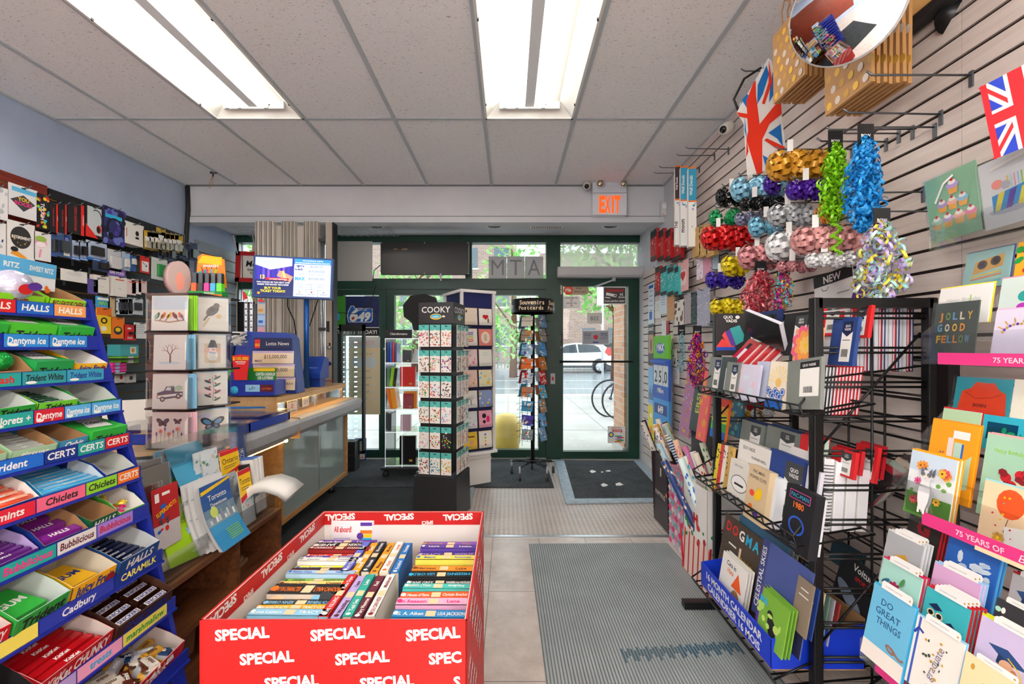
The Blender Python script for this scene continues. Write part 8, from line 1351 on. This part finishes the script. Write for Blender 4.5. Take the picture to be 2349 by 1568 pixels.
side(19, 1.15, .012, 1.56, 1.19, .215, [('e8eaee', 'white'), ('c81a28', 'red'), ('1c2f66', 'navy'), ('b8bcc8', 'grey')], 'in the upright row on the top shelf', .17, 1); side(15, 1.0, .0115, 1.5, 1.045, .165, [('1e2226', 'black')] * 7 + [('d01820', 'red')] * 8, 'in the slanting row at the shelf end', .1, 6)
# top shelf
card('planner_sign', 'QUO VADIS sign with fanned coloured books at the rack top left', 'sign', pl((1.06, 2.06, 1.335), -4, 2), .145, .2, '2a2628', lambda a, w, h: (a.text('QUO', -w * .1, h * .38, h * .07, 'white', w * .3, .03), a.text('VADIS', 0, h * .29, h * .07, 'white', w * .48, .03), a.ell(w * .2, h * .41, w * .07, h * .04, 'white'), a.pr([(-w * .3, -h * .1), (-w * .5, -h * .3), (w * .1, -h * .3)], 'e03a3a'), a.pr([(-w * .3, -h * .02), (-w * .2, h * .08), (w * .1, -h * .28), (-w * .1, -h * .3)], 'e04a4a'), a.pr([(-w * .2, h * .06), (-w * .06, h * .12), (w * .16, -h * .26), (0, -h * .28)], '5a3a9a'), a.pr([(-w * .06, h * .14), (w * .26, h * .22), (w * .46, -h * .12), (w * .14, -h * .26)], '3aa8a8'), a.rect(-w * .5, -h * .38, w * .62, h * .08, '1a4ab0')))
a = MB(); a.box((-.035, .035), (0, .05), (0, .15), 'a8c8b8'); a.y = -.0005; a.T = Matrix.Translation((0, 0, .075)); dots(a, .07, .15, ['3a8a5a', 'f2b8c8', 'f0f0ee', '5a8ac8'], 40, .008, 2); a.build('floral_box', None, 'small green floral box on the top shelf beside the sign', 'box', T=pl((1.16, 2.05, 1.2), -25))
bk(1700, 1760, 724, 790, 1.12, '26282a', 'black planner with a white band, rear of the top shelf', LBL, n=2, gap=.02, group='black planners with white bands'); bk(1795, 1858, 716, 812, 1.12, '17171a', 'large black planner with a white band, middle of the top shelf', LBL); bk(1740, 1790, 712, 760, 1.2, '1c2f66', 'navy notebook behind the leaning black planner')
a = MB(); a.box((-.1, .1), (0, .022), (-.005, .0), '1c1c1e'); a.box((-.098, .098), (.002, .02), (0, .13), 'e4e2ee'); a.box((-.1, .1), (-.003, 0), (0, .135), shiny('1e1e20')); a.build('notebook', None, 'black planner fallen open forward over the red ones on the top shelf', 'notebook', T=pl((1.09, 1.83, 1.29), RW, -28, 24))
for i in range(4): a = MB(); a.box((-.06, .06), (0, .002), (0, .13), shiny('c81822')); a.box((-.058, .058), (.002, .016), (.002, .128), 'ece8e8'); a.box((-.06, .06), (.016, .018), (0, .13), shiny('c81822')); a.y = -.001; a.rect(-.02, .02, .03, .08, 'e8e4e4'); a.rect(-.02, .08, .03, .03, 'ink'); a.build('notebook', None, 'red notebook lying back, %s from the left on the top shelf' % ORD[i], 'notebook', T=pl((1.03 + .012 * i, 1.98 - .045 * i, 1.205), RW, 38, 16))
bk(1822, 1880, 752, 828, 1.03, 'f0a070', 'orange and pink petal print notebook left of the front post', A_petal, n=1); bk(1866, 1935, 696, 770, 1.15, 'd81a1e', 'large red planner with a white band on the top shelf', LBL); bk(1936, 1995, 702, 775, 1.17, 'd81a1e', 'second large red planner, behind the side wires', LBL); bk(1905, 1962, 728, 838, 1.09, '1f3f80', 'navy planner with a white band seen through the side wires', A_label('navy'), roll=0); bk(1890, 1925, 685, 712, 1.32, '1c2f66', 'dark blue notebook top at the very top of the rack')
# middle row and second lipped shelf
for p0, p1, q0, q1, X_, c, l in ((1698, 1750, 968, 1042, 1.07, G_, 'grey planner with a rounded corner, left of the middle row'), (1757, 1832, 984, 1056, 1.07, G_, 'grey planner with a white band, centre of the middle row'), (1834, 1880, 1000, 1064, 1.06, 'd01a22', 'red planner with a white band left of the front post'), (1906, 1960, 1030, 1090, 1.10, 'd01a22', 'red planner behind the side wires in the middle row'), (1960, 2010, 1020, 1100, 1.2, 'd01a22', 'red planner farthest right in the middle row')): bk(p0, p1, q0, q1, X_, c, l, LBL); bk(p0 + 10, p1 + 14, q0 - 4, q1 - 10, X_ + .05, '22386a' if 'grey' in l else 'c81a28', 'planner standing behind the %s' % ' '.join(l.split()[:6]), n=1)
bk(1690, 1760, 1018, 1130, 1.0, 'ece8e2', 'white boxed planner refill on the second lipped shelf', lambda a, w, h: (a.text('QUO VADIS', -w * .15, h * .34, h * .07, 'dgrey', w * .4), a.text('PLANNER REFILL', w * .2, h * .2, h * .05, 'dgrey', w * .5), a.rect(-w * .1, -h * .5, w * .5, h * .6, 'c8bcae')), th=.03); bk(1757, 1850, 1042, 1215, 1.0, '1f3f8a', 'large blue planner with a white band, second lipped shelf', LBL, th=.02)
for i in range(5): bk(1842 + i * 8, 1848 + i * 8, 1062 + i * 5, 1120 + i * 5, 1.01, ('1c2f66', 'd8d8e4', 'c81a28')[i % 3], '%s notebook edge, %s right of the large blue planner' % (('navy', 'white', 'red')[i % 3], ORD[i]))
bk(1672, 1722, 1060, 1140, .955, 'e4e0d8', 'small white boxed refill with a round label', lambda a, w, h: (a.ell(0, -h * .12, w * .36, h * .24, 'ink', n=22), a.ell(0, -h * .12, w * .34, h * .22, 'f2f0ee', n=22), a.rect(-w * .2, -h * .18, w * .4, h * .06, 'ink'), a.text('QUO VADIS', -w * .1, h * .34, h * .06, 'grey', w * .5)), th=.02)
bk(1712, 1758, 1072, 1196, .945, 'd8c09a', 'tan game notebook with a yellow banana drawing', lambda a, w, h: (a.text('PAC-MAN', 0, h * .38, h * .06, 'ink', w * .8, .01), a.text('POWER CUTE', 0, h * .27, h * .06, 'ink', w * .8, .01), a.ell(w * .1, h * .02, w * .22, h * .1, 'yellow', .8), a.ell(-w * .2, 0, w * .12, h * .06, 'f04a3a'), a.ell(w * .1, -h * .35, w * .12, h * .06, 'purple'), a.ell(-w * .2, -h * .25, w * .1, h * .05, 'orange')), th=.03)
bk(1758, 1778, 1092, 1205, .965, 'e4e8ee', 'white page block beside the tan game notebook', th=.03)
bk(1797, 1862, 1120, 1262, .935, '15151c', 'black neon notebook reading PAC-MAN 1980', lambda a, w, h: (a.rect(-w * .36, h * .3, w * .72, h * .14, 'd84a9a'), a.rect(-w * .34, h * .31, w * .68, h * .12, '15151c'), a.text('PAC-MAN', 0, h * .335, h * .07, 'cyan', w * .6, .0), a.text('1980', 0, h * .17, h * .1, 'orange', w * .7, .02), a.ell(0, -h * .1, w * .28, h * .15, '2a5ac8', n=16), a.ell(0, -h * .1, w * .22, h * .12, '15151c', n=16), a.text('080', 0, -h * .44, h * .07, 'lblue', w * .5, .0)), th=.03)
bk(1858, 1868, 1142, 1272, .96, 'eceef2', 'white page block right of the neon notebook', th=.03)
for i in range(4):
 T_ = pl((1.03 + .04 * i, 1.50, .665), RW, 4); a = MB(); a.box((-.1, .07), (0, .03), (0, .24 - .012 * i), 'e9e8ee'); a.box((-.1, .07), (-.003, 0), (0, .245 - .012 * i), 'f4f2f0' if i else 'f0ece6')
 if i < 1: [a.tube([(.07, -.004, .01 + k * .011), (.082, .012, .012 + k * .011), (.07, .03, .01 + k * .011)], .0016, 'ink', 4) for k in range(20)]
 a.build('spiral_notebook', None, 'thick white spiral notebook, %s from the aisle beside the side wires' % ORD[i], 'notebook', T=T_)
for i, c in enumerate(('e8d02a', 'd83a3a', 'f0e8dc', 'd0a85a')): bk(1640 + i * 8, 1652 + i * 8, 1018 + i * 2, 1122 + i * 2, .98, c, '%s spiral notebook on the left end of the second lipped shelf' % ('yellow', 'red', 'cream', 'tan')[i], A_dots(['ink'], 10, .1, i))
bk(1676, 1690, 1030, 1110, 1.0, 'ink', 'black spiral notebook left of the white refill box'); bk(1634, 1668, 912, 1006, 1.06, 'f0701c', 'rainbow striped gift bag hanging behind the left post', lambda a, w, h: [a.rect(-w / 2, h * (.3 - i * .2), w, h * .2, c) for i, c in enumerate(('e83a2a', 'f2a01c', 'e8e02a', '3ab04a', '2a6ad8'))], cat='gift bag'); bk(1672, 1700, 915, 1000, 1.15, '2a6a8a', 'teal map print bag beside the rainbow bag', A_dots(['c8a04a', '5ab0b0'], 12, .12), cat='gift bag')
bk(1590, 1618, 845, 990, 1.3, '3a4a4a', 'dark gift bag with vertical lettering behind the left post', lambda a, w, h: a.text('ERSI', w * .1, -h * .05, w * .3, 'c8d84a', h * .5, .02, rot=math.pi / 2), cat='gift bag'); bk(1566, 1590, 850, 1000, 1.36, 'b87aa8', 'gold and violet glitter gift bag on the wall behind the rolls', A_dots(['gold', 'lilac', 'e8c84a'], 30, .07), cat='gift bag'); bk(1606, 1626, 850, 1010, 1.22, 'f06a6a', 'coral gift bag right of the lettered bag', A_dots(['f0a03a'], 6, .2), cat='gift bag')
a = MB(); a.box((-.075, .075), (0, .012), (0, .12), 'b8e0cc'); [a.tube([(-.078, .0, .008 + k * .009), (-.084, .006, .008 + k * .009), (-.078, .012, .008 + k * .009)], .001, 'gold', 4) for k in range(12)]; a.build('spiral_notebook', None, 'mint green spiral notebook tilted on the middle shelf behind the wires', 'notebook', T=pl((1.06, 1.5, .82), RW - 25, 12, -30))
for i, (c, d) in enumerate((('2a2a2e', 'black'), ('c82a34', 'red'), ('a8c8b8', 'green'), ('d8c8b8', 'cream'), ('3a2a2a', 'brown'))): card('wrapped_ornament_pack', 'cellophane packed %s item lying aslant at the back of the middle shelf' % d, 'pack', pl((1.26 + .02 * i, 1.5, .78 + .012 * i), RW + 30, 10, 30), .05, .16, shiny(c), A_dots(['red', 'mint', 'white'], 10, .1, i), th=.02, extra=sleeve)
# calendar box on the bottom shelf
t = thing('calendar_box', pl((0, 0, 0)), 'bright blue display box reading 16 MONTH CALENDAR on the bottom shelf', 'display box'); BC = mt('1238c8', .4)
a = MB(); T_ = pl((.884, 1.722, .19), RW); a.T = T_; a.box((-.267, .267), (0, .004), (0, .1), BC); a.y = -.0006; a.text('16 MONTH CALENDAR', 0, .054, .03, 'f4f4f6', .46, .025); a.text('CALENDRIER 16 MOIS', 0, .012, .03, 'f4f4f6', .46, .025); a.build('front_panel', t)
for y, m in ((1.457, BC), (1.985, BC)):
 a = MB(); a.T = Matrix.Translation((0, y, 0)); a.prism([(.884, .19), (1.2, .19), (1.2, .34), (1.0, .31), (.884, .29)], 0, .004, m); a.y = .0045 if y > 1.5 else 0; a.build('side_panel', t)
a = MB(); a.box((.884, 1.2), (1.457, 1.989), (.186, .19), 'kraft'); a.box((1.196, 1.2), (1.457, 1.989), (.19, .36), 'kraft'); a.build('base_panel', t)
def cal(px0, px1, py0, py1, X, c, l, fn, n=1, **k): return rp(px0, px1, py0, py1, X, c, l, fn, cat='calendar', name='calendar', lean=10, th=.004, n=n, gap=.012, **k)
cal(1652, 1742, 1205, 1380, .99, '4a3c30', 'DOGMA calendar with a dog balancing an ice cream', lambda a, w, h: ([a.text(ch, w * (-.36 + i * .17), h * (.3), h * .13, ('red', 'red', 'f0f0ee', 'cyan', 'cyan')[i], w * .16, .03) for i, ch in enumerate('DOGMA')], a.line([(0, -h * .1), (0, h * .2)], w * .05, 'f0d0b0'), a.rect(-w * .3, h * .15, w * .2, h * .02, 'white'), a.text("A Dog's Guide", w * .15, h * .06, h * .04, 'yellow', w * .35)), n=1)
cal(1652, 1706, 1285, 1390, .925, 'eeeae4', 'small white calendar with a cat in an orange witch hat', lambda a, w, h: (a.text('Cats in', -w * .1, h * .3, h * .1, 'navy', w * .5, .02), a.text('Hats', -w * .1, h * .16, h * .1, 'orange', w * .4, .02), a.pr([(w * .0, -h * .05), (w * .4, -h * .05), (w * .2, h * .3)], 'f0601c'), a.ell(w * .2, -h * .22, w * .16, h * .16, 'a87a4a')), n=3, group='small cat calendars')
cal(1742, 1812, 1222, 1300, 1.08, '8a8498', 'lilac grey calendar reading SIMPLICITY at the back', A_txt(('SIMPLICITY', .1, .14, 'e4e2ea', .8))); cal(1738, 1850, 1268, 1452, .97, '4a5a9a', 'CELESTIAL SKIES calendar with a dusk sky photograph', lambda a, w, h: (a.rect(-w * .5, -h * .5, w * .16, h, '3a4682'), a.text('CELESTIAL SKIES', -w * .39, 0, w * .09, 'white', h * .8, .01, rot=math.pi / 2), a.rect(-w * .32, -h * .5, w * .82, h * .3, '2a2a4a'), a.rect(-w * .32, -h * .2, w * .82, h * .1, 'f0b08a')))
cal(1738, 1802, 1368, 1476, .905, '7ab03a', 'green calendar with a black dog, before the dusk sky', lambda a, w, h: (a.rect(-w * .5, -h * .5, w * .08, h, 'purple'), a.ell(w * .05, -h * .15, w * .14, h * .22, 'ink', .5), a.ell(-w * .05, h * .08, w * .1, h * .09, 'ink'), dots(a, w, h * .4, ['b8dc6a'], 8, w * .08), a.text('MA', -w * .3, h * .2, h * .14, 'cyan', None, .04)), n=3, group='black dog calendars')
for i, (c, d) in enumerate((('8a7a6a', 'tan'), ('2a4a9a', 'blue'), ('c8b8a0', 'cream'), ('6a8a7a', 'sage'), ('b8b8c0', 'grey'), ('a83a3a', 'dark red'))): cal(1822 + i * 12, 1858 + i * 12, 1330 + i * 8, 1450 + i * 4, .96 + .03 * i, c, '%s calendar edge, %s behind the dusk sky calendar' % (d, ORD[i]), A_lines(2, 'white'))
for i in range(7): cal(1690 + i * 6, 1800 + i * 10, 1212 + i * 7, 1330, 1.02 + .016 * i, ('3a6a8a', '8a8a90', 'a8b8a8', '5a3a2a')[i % 4], '%s calendar back, %s behind the DOGMA one' % (('teal', 'grey', 'sage', 'brown')[i % 4], ORD[i]), None)
cal(1918, 2015, 1290, 1420, 1.22, '26262a', 'black calendar reading Voitures with a silver car', lambda a, w, h: (a.text('Voitures', w * .1, h * .3, h * .12, 'white', w * .6, .02), a.text('SPORTIVES', w * .15, h * .16, h * .07, 'red', w * .5), a.ell(-w * .1, -h * .2, w * .4, h * .12, '8a98b0', -.5)), roll=8); cal(1905, 1960, 1255, 1300, 1.3, '2a4a5a', 'teal calendar pile behind the Voitures calendar', None, n=4, group='teal calendar pile')
a = MB(); a.box((0, .28), (0, .5), (.02, .14), mt('1a1a1c', .4)); a.build('black_carton', None, 'low black carton on the floor between rack and card display', 'box', T=pl((1.2, .9, 0)))
# ================= greeting card display at the far right =========================================
t = thing('card_display', pl((0, 0, 0)), 'clear stepped greeting card display with pink strips at the right edge', 'card display')
for x, y in ((1.33, 1.31), (1.33, .42)): a = MB(); a.cb((x, y, .7), (.035, .035, 1.4), BK); a.build('post', t)
CP = mt('f2f6f8', .05, clear=.97)
def pocket(x, z, h=.09, y0=.4, y1=1.27, strip=None, dx=0):
 a = MB(); a.box((x - .004, x - .002), (y0, y1), (z, z + h), CP); a.box((x - .004, x + .07), (y0, y1), (z - .002, z), CP); a.prism([(x, z), (x + .07, z), (x + .1, z + .17), (x, z + h)], y1 - .002, y1, CP); a.build('clear_pocket', t)
 if strip:
  a = MB(); a.T = pl((x - .006, (y0 + y1 - .05) / 2, z), RW); w = y1 - .05 - y0; a.box((-w / 2, w / 2), (0, .0015), (0, .032), 'e83a88'); a.y = -.0005
  for xx in (-.22, .12): a.text('75 YEARS OF', xx, .009, .013, 'f8dce8', .13, .02); a.text('Beautiful', xx + .115, .007, .017, 'f8e4ee', .08, .0, slant=.3)
  a.build('pink_strip', t)
pocket(1.335, 1.58, .08, y1=1.37); pocket(1.36, 1.37, .05, y1=1.2); pocket(1.29, 1.29, .05, y1=1.2); pocket(1.215, 1.225, .09, y1=1.27, strip=1); pocket(1.25, 1.0, .06); pocket(1.19, .93, .06); pocket(1.13, .87, .06); pocket(1.065, .82, .1, y1=1.16, strip=1)
for x, z in ((1.10, .62), (1.04, .57), (.98, .515), (.92, .465)): pocket(x, z, .05, y1=1.13 + (x - .92) * .6, strip=1 if x < .95 else None)
for y in (.4, 1.2): a = MB(); a.prism([(.94, .44), (1.32, .44), (1.32, 1.0), (1.09, .80)], y, y + .01, BK) if y < 1 else a.tube([(1.0, 1.17, .5), (1.3, 1.3, .76)], .008, BK); a.build('arm', t)
WT = lambda a, w, h: (a.pr([(-w * .3, h * .5), (w * .44, h * .5), (w * .44, h * .58), (w * .4, h * .61), (-w * .26, h * .61), (-w * .3, h * .58)], 'f2f0ee'), a.text('CONGRATULATIONS', 0, h * .54, h * .022, 'grey', w * .4, 0), a.ell(w * .38, h * .545, w * .02, w * .02, 'gold'))
def gc(p0, p1, q0, q1, X, c, l, fn, env=None, n=1, ex=None, lean=9, roll=0, h_=None): return rp(p0, p1, q0, q1, X, c, l, fn, cat='greeting card', name='greeting_card', env=env, lean=lean, n=n, gap=.009, group=(' '.join(l.split()[:6]) + ' copies') if n > 1 else None, extra=ex, roll=roll)
gc(2128, 2248, 392, 545, 1.345, '8fc4a0', 'large green card with stacked cupcakes in a clear sleeve, top tier', A_cupcakes, None, 1, sleeve, -4, -3); gc(2252, 2390, 352, 512, 1.345, 'dfe2e6', 'large silver card with a striped cake in a clear sleeve, top tier', A_cake, None, 1, sleeve, -4, -3)
gc(2212, 2318, 572, 660, 1.37, '9ac8c8', 'sleeved card with a wooden speaker box and coloured stripes', A_box, '4a5a8a', 1, sleeve); gc(2330, 2440, 545, 640, 1.37, 'f4b01c', 'amber card with red fruit at the right edge, second tier', A_dots(['red', 'green', 'white'], 9, .1))
gc(2152, 2272, 655, 742, 1.30, 'f0eeec', 'white Happy Birthday script card with a yellow envelope', lambda a, w, h: (a.text('Happy Birthday', -w * .02, h * .1, h * .1, 'b8b8b4', w * .76, 0, slant=.3), a.rect(w * .12, h * .05, w * .02, h * .2, 'lime')), 'f2e02a'); gc(2292, 2400, 632, 735, 1.30, 'd4e4de', 'mint card with a teal and magenta gem, pink envelope', lambda a, w, h: (a.ell(w * .05, h * .05, w * .14, h * .12, 'teal'), a.ell(w * .05, -h * .2, w * .14, h * .1, 'b82ab8')), 'pink')
gc(2140, 2240, 692, 826, 1.225, '44504c', 'dark green card reading JOLLY GOOD FELLOW in coloured letters', A_jolly, None, 1, sleeve, 7); gc(2278, 2400, 706, 826, 1.225, 'e0d8ee', 'lilac card with a jewelled tiara, pink edged', A_tiara, 'e8b8dc')
gc(2190, 2318, 866, 950, 1.26, '2aa8b8', 'teal card with an orange felt sweater reading BORN', A_sweater, None, 1, sleeve); gc(2322, 2440, 872, 965, 1.26, 'f2ecdc', 'cream card with a gold capital letter, right edge', lambda a, w, h: a.text('I', -w * .2, -h * .2, h * .5, 'gold', None, .0))
gc(2160, 2246, 940, 1010, 1.20, 'b8d8b0', 'pale green card with a red spotted mushroom, red envelope', lambda a, w, h: (a.ell(0, 0, w * .2, h * .12, 'c81a2a'), dots(a, w * .3, h * .15, ['white'], 5, w * .03)), 'c81a2a'); gc(2252, 2400, 958, 1040, 1.20, '2ab0c8', 'turquoise card with a shiny holographic patch', lambda a, w, h: (a.rect(-w * .42, -h * .2, w * .5, h * .5, mt('1a6a9a', .1, .7)), dots(a, w * .4, h * .3, [mt('2ad8a0', .1, .6)], 4, w * .06)))
gc(2128, 2235, 968, 1145, 1.135, 'f0a41c', 'amber card with candles, ribbon and a spotted gift', lambda a, w, h: (a.rect(-w * .1, -h * .15, w * .12, h * .45, 'e8dcd8'), a.rect(w * .04, -h * .15, w * .16, h * .4, 'b8d8c8'), a.rect(w * .2, -h * .1, w * .04, h * .34, 'blue'), a.pr([(w * .22, -h * .35), (w * .42, -h * .3), (w * .42, h * .12), (w * .24, h * .0)], 'b8dcc0'), a.rect(0, h * .3, w * .34, h * .1, 'white'), dots(a, w * .5, h * .3, ['red', 'blue'], 8, w * .02)), 'e8941c'); gc(2252, 2400, 1005, 1200, 1.135, 'a8d4b8', 'mint Happy Birthday card with cherries on a white cake', A_cherry, 'f0b0b0', 2)
gc(2082, 2186, 1042, 1190, 1.075, 'eef2f4', 'card with a grey and white cat among bright flowers', A_cat, 'f2a81c', 2); gc(2248, 2400, 1118, 1290, 1.07, 'f6d8b0', 'peach card with an orange balloon and spotted present', A_balloon, '9ad8e0')
GR = [(2078, 2150, 1180, 1300, 1.105, '2a2624', 'black card with large red and gold letters', lambda a, w, h: (a.text('G', 0, h * .12, h * .26, '8a1420', None, .06), a.text('S', 0, -h * .2, h * .26, '8a1420', None, .06)), 'd01828', 4), (2165, 2282, 1245, 1385, 1.10, '2a68c0', 'blue card with white clouds and gold Congratulations', A_sky, '5ab4e0', 2), (2312, 2400, 1330, 1450, 1.10, 'b8b4b8', 'grey card with black cap and red envelope, right edge', A_cap, 'd01828', 2),
      (2026, 2106, 1232, 1352, 1.04, 'a8acb0', 'silver marbled card with a gold graduation cap', lambda a, w, h: a.pr([(-w * .2, h * .1), (w * .1, h * .2), (w * .3, 0), (0, -h * .1)], 'gold'), 'e0e0e0', 3), (2130, 2235, 1312, 1460, 1.04, 'd8aad4', 'lilac pink card with a blue graduation cap', A_cap, '9ac8e8', 2), (2276, 2390, 1395, 1520, 1.04, '34343a', 'black card with white foil flowers', A_dots(['white', 'mint'], 14, .07), None, 1),
      (2014, 2102, 1300, 1435, .98, 'a8d8cc', 'mint card with magenta and blue painted flowers', A_floral, 'd01850', 2), (2112, 2210, 1368, 1520, .98, '3ab0b8', 'teal card with three sunglasses wearing graduation caps', A_shades, 'd01828', 4), (2238, 2390, 1448, 1600, .98, 'd0c0e4', 'lavender card with a graduate girl, lime edged', A_gown, 'd8e01a', 2),
      (1990, 2082, 1362, 1530, .92, '6ab8dc', 'sky blue card reading DO GREAT THINGS with a rope scrawl', lambda a, w, h: (a.rect(-w * .5, -h * .5, w, h * .22, 'ece4dc'), [a.text(s_, -w * .1 + i * w * .06, h * (.28 - i * .13), h * .09, '2a5a88', w * .6, .01) for i, s_ in enumerate(('DO', 'GREAT', 'THINGS'))], a.line([(w * (.1 + .13 * math.sin(i * 1.1) + i * .02), h * (-.2 + .04 * math.cos(i * 1.3))) for i in range(14)], w * .04, '9a6a5a')), 'cyan', 1), (2090, 2196, 1440, 1600, .92, 'ece8e0', 'cream graduate card with a blue ribbon and falling caps', lambda a, w, h: (a.line([(-w * .42, h * .5), (-w * .42, -h * .5)], w * .05, '3a5ab8'), a.line([(-w * .5, h * .24), (-w * .42, h * .34), (-w * .3, h * .3)], w * .05, '2a3a9a'), a.text('graduate', w * .1, 0, w * .16, '8a8098', h * .7, .01, rot=math.pi / 2 - .2), dots(a, w * .5, h * .8, ['3a4a3a', 'gold'], 20, w * .03)), 'lblue', 1), (2204, 2330, 1530, 1660, .92, 'ecdcae', 'yellow cream card with a gold scrawl at the bottom edge', A_dots(['gold'], 4, .06), None, 1)]
for p0, p1, q0, q1, X_, c, l, fn, env, n in GR: gc(p0, p1, q0, q1, X_, c, l, fn, env, n, WT if 'red and gold' not in l else None, 12)
